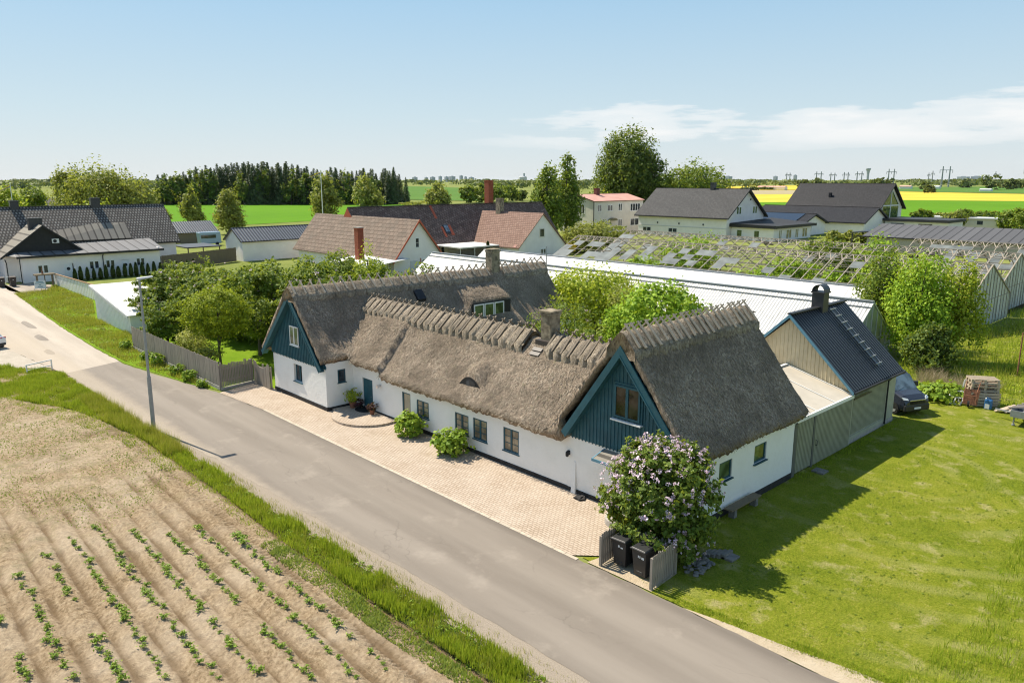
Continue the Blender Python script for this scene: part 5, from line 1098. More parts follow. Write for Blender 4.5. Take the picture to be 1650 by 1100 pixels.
# --- the flowering lilac by the bins
lil = [(0, 0, 2.5, 1.75, 1.6, 1.75), (-.9, -.5, 2.0, 1.25, 1.1, 1.7), (.9, .3, 2.1, 1.25, 1.2, 1.75), (.1, -.9, 1.4, 1.5, .9, 1.25), (.2, .6, 3.2, 1.2, 1.1, 1.05), (-.75, .2, 3.0, 1.15, 1.1, 1.1), (1.2, -.3, 1.2, .9, .9, 1.1)]
tree('lilac_bush', (24.65, -1.75, 0), 4.6, lil, 21000, .10, 'lf_lilac', 'big round lilac bush full of pale purple blossom beside the black bins', 'bush', flower=('flower_lilac', 15000, .042, lambda p: (p[:, 2] > 3.2) | ((p[:, 2] > 1.9) & (vnoise(p[:, 0] * 3 + 40, p[:, 2] * 3 + 40, 1.3, 3) > .45)) | (vnoise(p[:, 0] * 3 + 40, p[:, 2] * 3 + 40, 1.3, 3) > .75)), limbs=10, clump=34, spread=.085, shell=.74)
# --- lilac hedge and garden shrubs behind the board fence
tops = [(-35.4, 1.6, 5.2, 5.6), (-40, 5.2, 5.6, 6.0), (-33.5, 3.2, 5.2, 5.2), (-29, 3.6, 5.6, 5.4), (-24.5, 4.0, 6.1, 5.2), (-20, 4.6, 7.0, 5.8), (-15.5, 6.0, 7.4, 5.8), (-11, 8.0, 7.0, 5.4), (-10.5, 13, 7.0, 6), (-36.5, 4.6, 5.6, 5.0), (-31, 2.2, 4.6, 4.6), (-26.6, 5.2, 6.1, 5.0), (-22.2, 5.8, 6.6, 5.0), (-17.6, 7.4, 7.2, 5.2), (-13.0, 4.6, 5.6, 4.4)]
names = ['lilac leaning over the low end of the white sloping shed', 'lilac in the hedge just behind the lamp head', 'hedge lilac with mauve blossom between lamp and round tree', 'mid hedge lilac with blossom above the dark shady hollow', 'tall hedge lilac straight behind the round clipped tree', 'tallest dark green hedge shrub right of the round tree', 'dark hedge shrub next to the left thatched gable', 'hedge shrub rising behind the left thatched ridge', 'hedge shrub farthest back beside the left thatched wing', 'second row hedge shrub over the white sloping shed roof', 'lower hedge shrub bulging forward behind the lamp pole', 'second row hedge shrub in the middle of the hedge', 'second row hedge shrub above and left of the round tree', 'second row hedge shrub above and right of the round tree', 'shady lower shrub between round tree and left gable']
for i, ((x, y, h, w), nm) in enumerate(zip(tops, names)):
    tree('hedge_shrub', (x, y, 0), h, ell(h * 1.02, w * 1.3, .0, 8), 16000, .16, 'lf_lilac' if i < 4 else 'lf_mid', nm, 'shrub', 'shrubs of the garden hedge', flower=('flower_lilac', 800 if i < 4 else 160, .06, lambda p: p[:, 2] > 1.5), clump=34, spread=.085, shell=.72)
tree('garden_shrub', (-26.6, -2.1, 0), 4.0, ell(4.0, 4.9, .0, 7), 9000, .12, 'lf_mid', 'rounded green shrub behind the fence between lamp post and round tree', 'shrub', clump=34, spread=.085, shell=.72)
tree('round_tree', (-15.9, -1.9, 0), 5.9, [(0, 0, 4.15, 2.25, 2.25, 1.75), (.4, -.2, 4.35, 1.9, 1.9, 1.5), (-.4, .2, 4.05, 1.9, 1.9, 1.5)], 24000, .08, 'lf_ball', 'ball shaped standard tree with golden green crown on a thin straight trunk', tr=.11, limbs=5, shell=.9, spread=.065)
tree('small_tree', (-17.3, 1.9, 0), 4.2, [(0, 0, 3.0, 1.5, 1.5, 1.4)], 2600, .11, 'lf_mid', 'little shaded tree on the lawn behind the round standard', tr=.16)
tree('variegated_shrub', (-18.6, -2.9, 0), 2.6, ell(2.7, 2.9, .0, 5), 5200, .07, 'lf_pale', 'pale yellow variegated shrub leaning over the board fence', 'shrub')
tree('bare_shrub', (-14.6, -3.2, 0), 2.3, ell(2.2, 2.6, .0, 4), 1900, .06, 'lf_olive', 'sparse brownish shrub behind the fence right of the pale one', 'shrub', limbs=26, tr=.05)
# --- courtyard
tree('fruit_tree', (-1.2, 24.5, 0), 6.9, ell(7.0, 9.6, .15, 9), 13000, .15, 'lf_gold', 'loose golden green tree behind the farmhouse, right of the left thatched wing', spread=.2, shell=.5, limbs=12)
tree('courtyard_shrub', (6.0, 14.0, 0), 5.6, ell(5.7, 8.0, .0, 8), 14000, .085, 'lf_mid', 'dense small leaved shrub with few violet flowers behind the street chimney', 'shrub', flower=('flower_lilac', 200, .08, lambda p: p[:, 2] > 2), shell=.78, spread=.1)
tree('courtyard_shrub', (9.6, 10.6, 0), 4.6, ell(4.7, 5.2, .0, 6), 8000, .085, 'lf_mid', 'low dark shrub filling the courtyard just over the thatched street roof', 'shrub', shell=.78, spread=.1)
tree('maple_tree', (10.9, 16.6, 0), 7.2, [(0, 0, 4.5, 3.0, 3.0, 2.6), (.7, .4, 5.0, 2.4, 2.4, 2.0), (-.9, -.4, 3.6, 2.2, 2.2, 2.0), (1.3, -.6, 3.5, 1.9, 1.8, 1.9)], 13000, .14, 'lf_lime', 'bright lime green round maple behind the right thatched wing', shell=.8, spread=.1, asp=.75)
tree('olive_tree', (6.2, 19.8, 0), 6.9, ell(6.9, 3.6, .3, 5), 2600, .10, 'lf_olive', 'thin greyish olive tree between golden tree and lime maple', spread=.2, shell=.4, limbs=12)
# --- saplings at the greenhouse gables
spec = [((15.4, 42.0, 0), 8.3, 3.8, 'lf_mid', 'maple sapling nearest the ridge of the whitewashed greenhouse, darker green'), ((19.0, 39.6, 0), 7.9, 4.6, 'lf_lime', 'tall lime green maple sapling at the whitewashed greenhouse end'), ((20.0, 38.5, 0), 8.2, 4.8, 'lf_lime', 'tallest of the lime green maple saplings in front of the streaky glass gable'), ((21.8, 40.8, 0), 7.9, 4.2, 'lf_gold', 'golden tipped maple sapling rightmost in the thicket'), ((17.0, 43.5, 0), 7.6, 4.8, 'lf_gold', 'maple sapling farther back between the greenhouse ranges'), ((21.9, 35.4, 0), 3.5, 3.8, 'lf_dark', 'low added dark bush standing for shade under the saplings behind the van')]  # last entry is a dark bush added as the shade below the saplings
for loc, h, w, lf, nm in spec:
    q = tree('maple_sapling', loc, h, [(0, 0, h * .62, w * .33, w * .33, h * .4), (w * .25, 0, h * .45, w * .28, w * .28, h * .33), (-w * .25, .2, h * .5, w * .26, w * .28, h * .36), (0, -w * .2, h * .34, w * .3, w * .25, h * .3), (w * .1, w * .2, h * .8, w * .16, w * .16, h * .22)], 6200, .125, lf, nm, group='saplings round the greenhouse ends', spread=.2, shell=.4, tr=.09, limbs=12, asp=.7)
# shrubs growing through the derelict glasshouses
for i, (px, dep, yt, wp, nm) in enumerate([(1112, 101, 364, 100, 'lime shrub growing through the left part of the far glasshouse frame'), (1270, 90, 402, 95, 'shrub growing through the middle of the nearer glasshouse frame'), (1335, 99, 376, 90, 'shrub behind the lattice ridge left of the grey shed'), (1405, 97, 372, 95, 'shrub in the far glasshouse just before the grey shed end'), (1215, 84, 428, 70, 'low shrub inside the nearer frame over the white roof'), (1040, 94, 405, 55, 'low shrub inside the left half of the nearer frame'), (1420, 84, 402, 70, 'shrub at the right end of the nearer frame'), (1345, 82, 424, 60, 'low shrub among bare bars right of centre')]):
    pxtree('glasshouse_shrub', px, dep, yt, wp, 4200, .2, 'lf_lime' if i != 2 else 'lf_mid', nm, z0=0, cat='shrub', group='shrubs growing in the derelict glasshouses', shell=.6)
# --- trees around the neighbours
pxtree('willow_tree', 185, 172, 260, 118, 16000, .36, 'lf_olive', 'big loose willow behind the longhouse roof, tallest on the left', z0=.12, k=8, spread=.18)
pxtree('willow_tree', 130, 182, 262, 62, 7500, .34, 'lf_olive', 'left shoulder willow with a ragged top knob', z0=.12, k=6, spread=.2)
pxtree('willow_tree', 240, 176, 275, 58, 7000, .34, 'lf_olive', 'lower right willow drooping at the longhouse gable end', z0=.02, k=6)
pxtree('golden_bush', 140, 128, 312, 55, 3000, .24, 'lf_gold', 'golden yellow bush over the longhouse ridge between the chimneys', z0=0, cat='bush'); pxtree('golden_bush', 175, 130, 316, 50, 2600, .24, 'lf_gold', 'second golden bush right of the other over the ridge', z0=0, cat='bush')
pxtree('garden_tree', 22, 215, 293, 55, 3200, .42, 'lf_gold', 'yellow green tree at the far left edge', z0=.05); pxtree('garden_tree', 66, 230, 292, 46, 3000, .42, 'lf_mid', 'green tree right of the flagpole on the left', z0=.05); pxtree('garden_tree', 45, 140, 322, 60, 2200, .26, 'lf_gold', 'low yellow bush in front of the brown cottage', z0=0)
def birch(h, w): return [(0, 0, h * .55, w * .3, w * .3, h * .45), (w * .2, .1, h * .4, w * .27, w * .27, h * .33), (-w * .2, -.1, h * .42, w * .27, w * .27, h * .34), (0, w * .15, h * .3, w * .33, w * .3, h * .26), (.2, 0, h * .82, w * .15, w * .15, h * .17)]
for px, dep, yt, wp, nm in ((315, 232, 301, 38, 'birch left of the pair on the green field'), (373, 198, 298, 52, 'larger pale birch in front of the green field, right of the other'), (527, 262, 280, 52, 'tall birch beside the white flagpole'), (594, 330, 283, 52, 'birch right of the flagpole against the dark spruces'), (706, 380, 293, 46, 'pale willowy birch alone in the right gap beyond the barn roof')):
    pxtree('birch_tree', px, dep, yt, wp, 4200, .0019 * dep, 'lf_olive', nm, lobes=birch, bark='birch_bark', group='birches at the edge of the green field', spread=.2, shell=.45)
pxtree('field_bush', 672, 385, 322, 50, 900, .6, 'lf_olive', 'low pale bush left of the lone birch', z0=0, cat='bush')
for i, (px, yt, wp) in enumerate(((756, 298, 32), (778, 292, 40), (800, 291, 40), (820, 293, 36), (838, 305, 24))):
    pxtree('grove_tree', px, 470 + 12 * i, yt, wp, 1500, .95, 'lf_mid' if i < 4 else 'lf_dark', 'round topped tree in the dense grove behind the red chimney', z0=0, group='trees of the grove behind the red chimney')
pxtree('small_tree', 812, 250, 318, 30, 900, .5, 'lf_dark', 'dark low tree right beside the tall red brick chimney', z0=0)
def pop(h, w): return [(0, 0, h * .55, w * .34, w * .34, h * .46), (w * .16, 0, h * .35, w * .36, w * .34, h * .3), (-w * .16, 0, h * .42, w * .3, w * .3, h * .3), (w * .05, 0, h * .86, w * .16, w * .16, h * .16)]
pxtree('young_poplar', 880, 190, 260, 54, 5200, .38, 'lf_mid', 'slim young poplar left of its taller neighbour above the pale gable', lobes=pop, spread=.15); pxtree('young_poplar', 912, 196, 245, 54, 6000, .38, 'lf_mid', 'taller slim poplar just left of the two storey house', lobes=pop, spread=.15)
def bigp(h, w): return [(0, 0, h * .55, w * .33, w * .33, h * .45), (-w * .18, 0, h * .62, w * .24, w * .24, h * .36), (w * .18, 0, h * .6, w * .26, w * .26, h * .34), (w * .32, 0, h * .48, w * .2, w * .2, h * .3), (-w * .3, 0, h * .4, w * .2, w * .2, h * .3), (0, 0, h * .25, w * .42, w * .3, h * .22)]
pxtree('great_poplar', 1008, 238, 206, 108, 24000, .46, 'lf_dark', 'huge dark poplar, by far the tallest tree, behind the two storey house', lobes=bigp, spread=.13, limbs=14)
pxtree('broad_tree', 1106, 232, 256, 116, 15000, .42, 'lf_mid', 'broad rounded green tree behind the grey tiled roof, right of the huge poplar', z0=.02, k=8, spread=.14)
pxtree('light_bush', 968, 228, 305, 40, 1500, .4, 'lf_gold', 'light green bush at the foot of the huge poplar', z0=0, cat='bush'); pxtree('light_bush', 1003, 226, 308, 34, 1200, .4, 'lf_gold', 'second light bush by the red roof ridge end', z0=0, cat='bush')
pxtree('cherry_tree', 962, 150, 350, 92, 8500, .24, 'lf_olive', 'wide bushy tree in front of the two storey house', z0=.0, k=8, spread=.13); pxtree('cherry_tree', 925, 150, 368, 55, 3000, .24, 'lf_olive', 'lower bush left of the wide one beside the pale gable', z0=.0, k=5)
pxtree('yard_tree', 548, 84, 396, 76, 5200, .17, 'lf_mid', 'dark leafy tree between garden hedge and brick chimney', z0=.0, k=6, shell=.6); pxtree('yard_tree', 592, 82, 383, 52, 3000, .14, 'lf_gold', 'thin light tree in front of the brick chimney', z0=.05, k=5, shell=.45, spread=.22); pxtree('yard_tree', 612, 78, 416, 44, 2200, .15, 'lf_mid', 'small dark shrub right of the thin tree above the thatch', z0=0)
for i, (px, dep, yt, wp, lf) in enumerate([(1476, 225, 332, 30, 'lf_mid'), (1500, 240, 340, 30, 'lf_olive'), (1528, 222, 336, 36, 'lf_olive'), (1546, 230, 334, 30, 'lf_mid'), (1572, 236, 336, 34, 'lf_mid'), (1594, 240, 338, 32, 'lf_olive'), (1622, 215, 333, 44, 'lf_mid'), (1646, 205, 330, 44, 'lf_mid'), (1668, 205, 332, 40, 'lf_mid')]):
    pxtree('hedgerow_tree', px, dep, yt, wp, 2400, .42, lf, 'bushy tree of the field hedge beyond the grey shed at right', z0=0, cat='tree', group='trees of the field hedge at right')
for i, (px, yt, wp) in enumerate(((1340, 362, 30), (1368, 366, 26), (1390, 368, 20))): pxtree('copper_shrub', px, 166, yt, wp, 900, .3, 'lf_olive', 'brownish shrub against the low modern house wall', z0=0, cat='shrub', group='brownish shrubs at the modern house')
for i, (px, dep, yt, wp) in enumerate(((1480, 1100, 293, 20), (1540, 1300, 287, 26), (1583, 1050, 279, 46), (1612, 1100, 284, 30), (1636, 1150, 286, 30), (1310, 1200, 284, 22), (1282, 1200, 285, 22), (1410, 1100, 284, 24), (1200, 1000, 300, 26), (1225, 1050, 301, 22), (1484, 800, 297, 14), (1400, 1150, 286, 26))):
    pxtree('field_tree', px, dep, yt, wp, 420, 2.2, 'lf_far', 'distant dark tree beyond the yellow rapeseed', z0=0, group='distant trees beyond the rapeseed')
# spruce wood behind the green field
def spruce_mesh(seed, h=22, n=1500):
    P_, N_, S_ = [], [], []; lv = 26
    for i in range(lv):
        t = i / lv; z = h * (.06 + .94 * t); r = (1 - t) ** .8 * h * .165 + .15; m = int(n * (1 - t * .75) / lv * 1.6)
        th = RNG.uniform(0, 2 * pi, m) ; rr = r * np.sqrt(RNG.uniform(.25, 1.25, m)) * (1 + .22 * np.sin(th * 5 + seed + i)); P_.append(np.stack([rr * np.cos(th), rr * np.sin(th), z - rr * .30 + RNG.normal(0, .3, m)], 1)); N_.append(np.stack([np.cos(th), np.sin(th), np.full(m, 1.0)], 1) + RNG.normal(0, .4, (m, 3))); S_.append(RNG.uniform(.5, 1.0, m) * (.95 - .5 * t))
    return np.concatenate(P_), np.concatenate(N_), np.concatenate(S_)
protos = []
for s_ in range(3):
    R = thing('spruce_tree', (0, 0, 0), 'tall dark spruce in the wood behind the bright green field', 'tree', 'spruces of the wood behind the green field'); P_, N_, Q_ = spruce_mesh(s_)
    cards('crown', P_, N_, Q_, .6, 'lf_pine', R); b = MB(); b.tube((0, 0, 0), (0, 0, 21), .32, .04, 6); b.obj('trunk', 'bark', R); protos.append(R)
first = [True] * 3; k = 0
for px in np.arange(268, 652, 7.2):
    for row in range(2):
        dep = 440 + row * 22 + random.uniform(-8, 8); p_ = px + random.uniform(-4, 4) + row * 4
        yt = np.interp(p_, [265, 300, 330, 380, 430, 470, 500, 560, 600, 640, 655], [283, 279, 270, 265, 262, 263, 270, 272, 274, 272, 284]) + random.uniform(-3, 7)
        h = top_z(yt, dep); x, y = bearing(p_, dep); i = k % 3; k += 1; sc = h / 22
        scl = (sc * random.uniform(.85, 1.25), sc * random.uniform(.85, 1.25), sc)
        if first[i]: R = protos[i]; R.location = (x, y, 0); R.scale = scl; first[i] = False
        else: dup(protos[i], (x, y, 0), random.uniform(0, 6), scl)
for px, yt, wp in ((275, 279, 40), (300, 274, 34), (325, 270, 36), (350, 270, 30), (400, 272, 34), (430, 268, 28), (475, 268, 34), (500, 276, 30), (560, 276, 28), (605, 280, 28)):
    pxtree('wood_tree', px, 432, yt, wp, 1500, .8, 'lf_dark', 'broadleaf tree among the spruces of the wood', z0=0, group='broadleaf trees in the spruce wood')
# arborvitae row in front of the longhouse
R = thing('arborvitae', (0, 0, 0), 'slim dark arborvitae in the row before the longhouse wall', 'shrub', 'arborvitae row before the longhouse'); P_ = RNG.normal(size=(900, 3)); P_ /= np.linalg.norm(P_, axis=1, keepdims=True); t = (P_[:, 2] + 1) / 2
P2 = np.stack([P_[:, 0] * .34 * (1 - .55 * t) * RNG.uniform(.8, 1.1, 900), P_[:, 1] * .34 * (1 - .55 * t) * RNG.uniform(.8, 1.1, 900), t * 1.75], 1)
cards('crown', P2, P_ + RNG.normal(0, .4, (900, 3)), RNG.uniform(.08, .16, 900), .55, 'lf_conifer', R); b = MB(); b.tube((0, 0, 0), (0, 0, 1.5), .05, .02, 6); b.obj('trunk', 'bark', R)
for i in range(21):
    loc = (-78.9 - .02 * i, 3.6 + i * .83 + random.uniform(-.1, .1), 0); sc = random.uniform(.85, 1.12)
    if i == 0: R.location = loc
    else: dup(R, loc, random.uniform(0, 6), (sc, sc, random.uniform(.9, 1.2)))
q = dup(R, (-60.5, 64.8, 0), 0, (1.5, 1.5, 1.9), 'single dark arborvitae in front of the patched roof house'); q['group'] = 'single arborvitae'
# --- mallows by the house and along the fence
def mallow(loc, h, r, n, ls, label, name='mallow_plant', group=None, cat='plant'):
    return tree(name, loc, h, [(0, 0, h * .5, r, r, h * .52), (r * .25, 0, h * .62, r * .7, r * .7, h * .4), (-r * .3, -.1, h * .4, r * .7, r * .7, h * .4)], n, ls, 'lf_mallow', label, cat, group, tr=.03, clump=4, spread=.10, shell=.7, asp=.85, limbs=6, upb=.9)
mallow((7.15, -.85, 0), 1.35, .82, 720, .125, 'leafy bright green mallow plant left of the two against the white house front'); mallow((11.0, -1.0, 0), 1.35, .92, 860, .125, 'leafy bright green mallow plant under the paired windows of the house front')
for (x, r, nm) in ((-27.2, .5, 'tall leafy plant at the left end of the road fence'), (-22.2, .42, 'small mallow clump just left of the lamp post against the fence'), (-19.6, .62, 'largest mallow clump at the fence foot right of the lamp post'), (-15.6, .52, 'mallow clump third from the gate at the fence foot'), (-13.3, .5, 'mallow clump nearer the garden gate at the fence foot'), (-10.9, .34, 'smallest mallow clump beside the gate corner')):
    mallow((x, -5.3, 0), r * 1.6, r, int(420 * r + 60), .11, nm)
mallow((24.9, 28.6, 0), 1.1, 1.5, 700, .16, 'broad leaved rhubarb-like plant in front of the van', 'broad_leaved_plant')
# --- potted plants at the door
def potted(loc, pr, ph, r, h, n, leaf, label, pm, fl=None):
    R = thing('potted_plant', loc, label, 'potted plant'); b = MB(); b.lathe([(pr * .7, 0), (pr, ph), (pr * 1.08, ph), (pr * 1.08, ph * .9), (pr * .9, ph * .9)], loc, 14); b.obj('pot', pm, R, smooth=False)
    P_, N_ = crown([(0, 0, ph + h * .45, r, r, h * .55)], n, .05, 12, .12, .5, .6); cards('plant', P_ + np.array(loc), N_, .05 * RNG.uniform(.6, 1.4, len(P_)), .55, leaf, R)
    if fl: P_, N_ = crown([(0, 0, ph + h * .5, r, r, h * .5)], n // 3, .04, 8, .08, .5, .9); cards('flower', P_ + np.array(loc), N_, .04 * RNG.uniform(.7, 1.3, len(P_)), .8, fl, R)
potted((.75, -.55, .15), .24, .42, .46, .8, 900, 'lf_gold', 'golden leaved plant in a terracotta pot in the corner by the front door', 'terracotta')
potted((1.0, -.85 + .55, .15), .2, .2, .42, .4, 500, 'flower_dark', 'dark leaved low plant in a pot left of the front door', 'soilpot')
potted((2.75, -.45, .15), .17, .3, .33, .42, 500, 'flower_dark', 'dark red flowers in a small pot right of the front door', 'terracotta')
b = MB(); b.prism([(1.6 + .62 * cos(t), -.38 + .42 * sin(t), .155) for t in np.linspace(0, 2 * pi, 20)[:-1]], (0, 0, .02)); tag(b.obj('doormat', 'rubber'), 'dark half round doormat on the step before the teal front door', 'doormat')
# --- potato plants
def potato():
    P_, N_, S_ = [], [], []
    for k in range(15):
        a = RNG.uniform(0, 2 * pi); l = RNG.uniform(.08, .26); m = 6; t = np.linspace(.35, 1.1, m)
        P_.append(np.stack([np.cos(a) * l * t, np.sin(a) * l * t, .05 + .20 * t * RNG.uniform(.6, 1.3) - .12 * t * t], 1) + RNG.normal(0, .028, (m, 3))); N_.append(RNG.normal(0, .5, (m, 3)) + np.array([0, 0, 1])); S_.append(RNG.uniform(.035, .07, m))
    R = thing('potato_plant', (0, 0, 0), 'young green potato plant in a row of the sandy field', 'plant', 'potato plants in rows'); cards('leaves', np.concatenate(P_), np.concatenate(N_), np.concatenate(S_), .6, 'lf_potato', R)
    b = MB()
    for k in range(5): a = k * 1.26; b.tube((0, 0, -.03), (.1 * cos(a), .1 * sin(a), .15), .008, .004, 5)
    b.obj('stem', 'lf_potato', R); return R
pp = [potato() for _ in range(3)]; used = [False] * 3; cntp = 0
lim = {-13.4: (13.0, 24), -14.25: (10.8, 23.6), -15.25: (10.4, 22.6), -16.3: (9.8, 21.6), -17.3: (8.0, 21), -18.3: (8.5, 20), -19.3: (9.3, 19), -20.3: (10.3, 18), -21.3: (13.2, 17.4)}
for y0, (xa, xb) in lim.items():
    x = xa
    while x < xb + .2 and cntp < 292:
        if vnoise(x + 90, y0 * 7 + 200, 1.1, 31) > .2 and random.random() < .93:
            i = cntp % 3; yy = y0 - .03 * (x - 15) + random.gauss(0, .06); sc = random.choice([.4, .5, .6, .68, .78]) * random.uniform(.85, 1.1)
            loc = (x, yy, float(soil_h(np.array([x]), np.array([yy]))[0]))
            if not used[i]: pp[i].location = loc; used[i] = True
            else: dup(pp[i], loc, random.uniform(0, 6), sc)
            cntp += 1
        x += random.uniform(.27, .44)
# --- grass: verges, meadow, tufts (nobody could count the blades)
def stuff(o): o['kind'] = 'stuff'; return o
def blade_field(name, poly, n, h0, h1, w, m, clumpy=1.0, zf=None, seed=1, lean=.45):
    p = scatter(poly, int(n * 1.7)); d = vnoise(p[:, 0] + 300, p[:, 1] + 300, clumpy, seed); k = RNG.uniform(0, 1, len(p)) < (.25 + 1.1 * d); p, d = p[k][:n], d[k][:n]
    return stuff(blades(name, p, (h0 + (h1 - h0) * d) * RNG.uniform(.5, 1.2, len(p)), w * RNG.uniform(.6, 1.4, len(p)), m, lean, zf(p[:, 0], p[:, 1]) if zf else None))
VG = [(-26, -16.8), (-17.5, -16.4), (-11.5, -13.6), (-7, -12.7), (-2, -12.0), (2, -12.0), (8, -11.9), (14.5, -12.1), (20, -11.9), (28, -11.7), (30, -10.5), (21, -10.45), (14.5, -10.75), (8, -10.85), (2, -10.9), (-4.2, -11.15), (-13, -11.3), (-22, -11.5), (-26.5, -14.4)]
VG2 = [(-26, -16.6), (-17.5, -16.2), (-11.5, -13.3), (-7, -12.5), (-2, -11.9), (8, -11.8), (14.5, -12.0), (20, -11.8), (30, -11.6), (30, -10.5), (21, -10.5), (14.5, -10.8), (8, -10.95), (2, -11.0), (-4.2, -11.2), (-13, -11.35), (-22, -11.6), (-26.5, -14.4)]
kind(MB().poly([(x, y, .0 if y > -11.25 else .0) for x, y in VG2]).obj('verge_turf', 'verge'))
blade_field('verge_grass', VG, 62000, .05, .46, .034, 'grass', .7, lambda x, y: np.where(y < -11.4, np.clip((-11.2 - y) * .3, 0, .12), 0))
blade_field('verge_grass', [(-13, -12.6), (-7, -12.7), (-2, -12.0), (1.5, -12.0), (1.5, -10.9), (-4.2, -11.1), (-13, -11.3)], 12000, .3, .85, .018, 'grass_dry', .7)
blade_field('verge_weeds', [(14, -12.9), (22, -12.8), (27, -12.5), (27, -11.9), (20, -12.0), (14, -12.15)], 6000, .05, .16, .05, 'weed', .5, soil_h, 5, .8)
blade_field('verge_weeds', [(-22, -17), (-11, -14), (-4, -13.0), (4, -12.6), (6, -13.6), (9, -17), (2, -20), (-22, -22)], 9000, .02, .08, .06, 'weed', 1.3, soil_h, 6, .8)
blade_field('verge_grass_dry', VG, 16000, .1, .6, .016, 'grass_dry', .6, None, 17)
blade_field('verge_tufts', [(-24, -18), (-11, -15), (-4, -13.2), (8, -12.6), (20, -12.6), (28, -12.4), (28, -11.8), (8, -11.8), (-4, -12), (-24, -16)], 9000, .04, .22, .03, 'grass', .45, lambda x, y: soil_h(x, y) - .02, 19, .8)
blade_field('shoulder_grass', [(-4, -11.4), (3, -11.0), (12, -10.75), (21, -10.5), (28, -10.4), (28, -9.9), (21, -9.95), (12, -10.25), (3, -10.5), (-4, -11.0)], 2200, .04, .3, .014, 'grass_dry', .6)
blade_field('bank_grass', [(-70, -5.3), (-41, -6.5), (-30, -6.8), (-22, -6.8), (-12, -5.4), (-9.3, -4.85), (-27, -4.85), (-33, -2.95), (-44.5, -3), (-58, .3), (-76, .4), (-71, -1.6)], 26000, .08, .5, .04, 'grass_dry', 1.6)
blade_field('meadow_grass', [(24, 27), (27, 29.5), (31, 27.5), (36, 26), (60, 30), (60, 75), (19, 75), (18.8, 44), (20, 30)], 48000, .25, .95, .035, 'grass', 2.0, None, 8)
blade_field('meadow_grass', [(24, 30), (27, 31), (36, 29), (60, 34), (60, 75), (20, 75), (21, 40)], 22000, .3, 1.0, .03, 'grass_dry', 1.7, None, 9)
blade_field('dry_stalks', [(22.5, 30), (26.6, 31.5), (27.2, 34), (22, 33.5)], 2600, .3, 1.2, .022, 'straw', .8, None, 3, 1.3)
LB = [(33.9, -4), (34.6, 2), (34.0, 8), (33.6, 14), (34, 24), (45, 24), (45, -4)]
blade_field('rough_grass', LB, 42000, .12, .42, .022, 'grass', 1.2)
blade_field('lawn_grass', [(23.9, -3.3), (26.3, -4.35), (34.2, -4.0), (34.4, 24), (24.7, 24), (24.6, 0)], 90000, .02, .065, .014, 'grass', .9, None, 12, .9)
blade_field('lawn_grass', [(24.8, -4.3), (34.2, -4.0), (34.3, 14), (24.8, 14)], 30000, .02, .055, .014, 'grass_dry', 1.4, None, 13, .9)
blade_field('wall_weeds', [(24.75, 9), (25.3, 9), (25.2, 22), (24.6, 22)], 1800, .04, .2, .02, 'grass', .8)

blade_field('lawn_edge_grass', [(26.4, -4.5), (29, -4.25), (31, -4.0), (34, -3.7), (34, -3.2), (29, -3.8), (26.4, -4.2)], 2600, .03, .14, .02, 'grass', .35, None, 23, .8)
def mounds(name, poly, n, r, m, leaf, ls, zf=None):
    c = scatter(poly, n); rr = RNG.uniform(.5, 1.2, n) * r; d = RNG.normal(size=(n * m, 3)); d /= np.linalg.norm(d, axis=1, keepdims=True); d[:, 2] = np.abs(d[:, 2])
    R_ = np.repeat(rr, m)[:, None]; p = np.repeat(np.concatenate([c, np.zeros((n, 1))], 1), m, 0) + d * R_ * RNG.uniform(.5, 1.05, (n * m, 1)) * np.array([1, 1, .8])
    if zf: p[:, 2] += zf(p[:, 0], p[:, 1])
    stuff(cards(name, p, d + np.array([0, 0, .5]) + RNG.normal(0, .4, d.shape), np.full(n * m, ls) * RNG.uniform(.6, 1.3, n * m), .5, leaf))
mounds('verge_herbs', VG, 420, .2, 26, 'lf_mallow', .05); mounds('verge_herbs', VG, 260, .22, 30, 'lf_mid', .045)
mounds('meadow_herbs', [(24, 27), (36, 26), (60, 30), (60, 70), (21, 70), (21, 40)], 500, .55, 30, 'lf_gold', .09); mounds('lawn_herbs', [(25, -3), (34, -3), (34, 20), (25, 20)], 500, .07, 12, 'lf_mid', .03)
mounds('bank_herbs', [(-70, -5.0), (-41, -6.3), (-30, -6.6), (-22, -6.6), (-12, -5.3), (-27, -4.9), (-44.5, -3.1), (-58, .2), (-74, .2)], 260, .28, 24, 'lf_olive', .07)
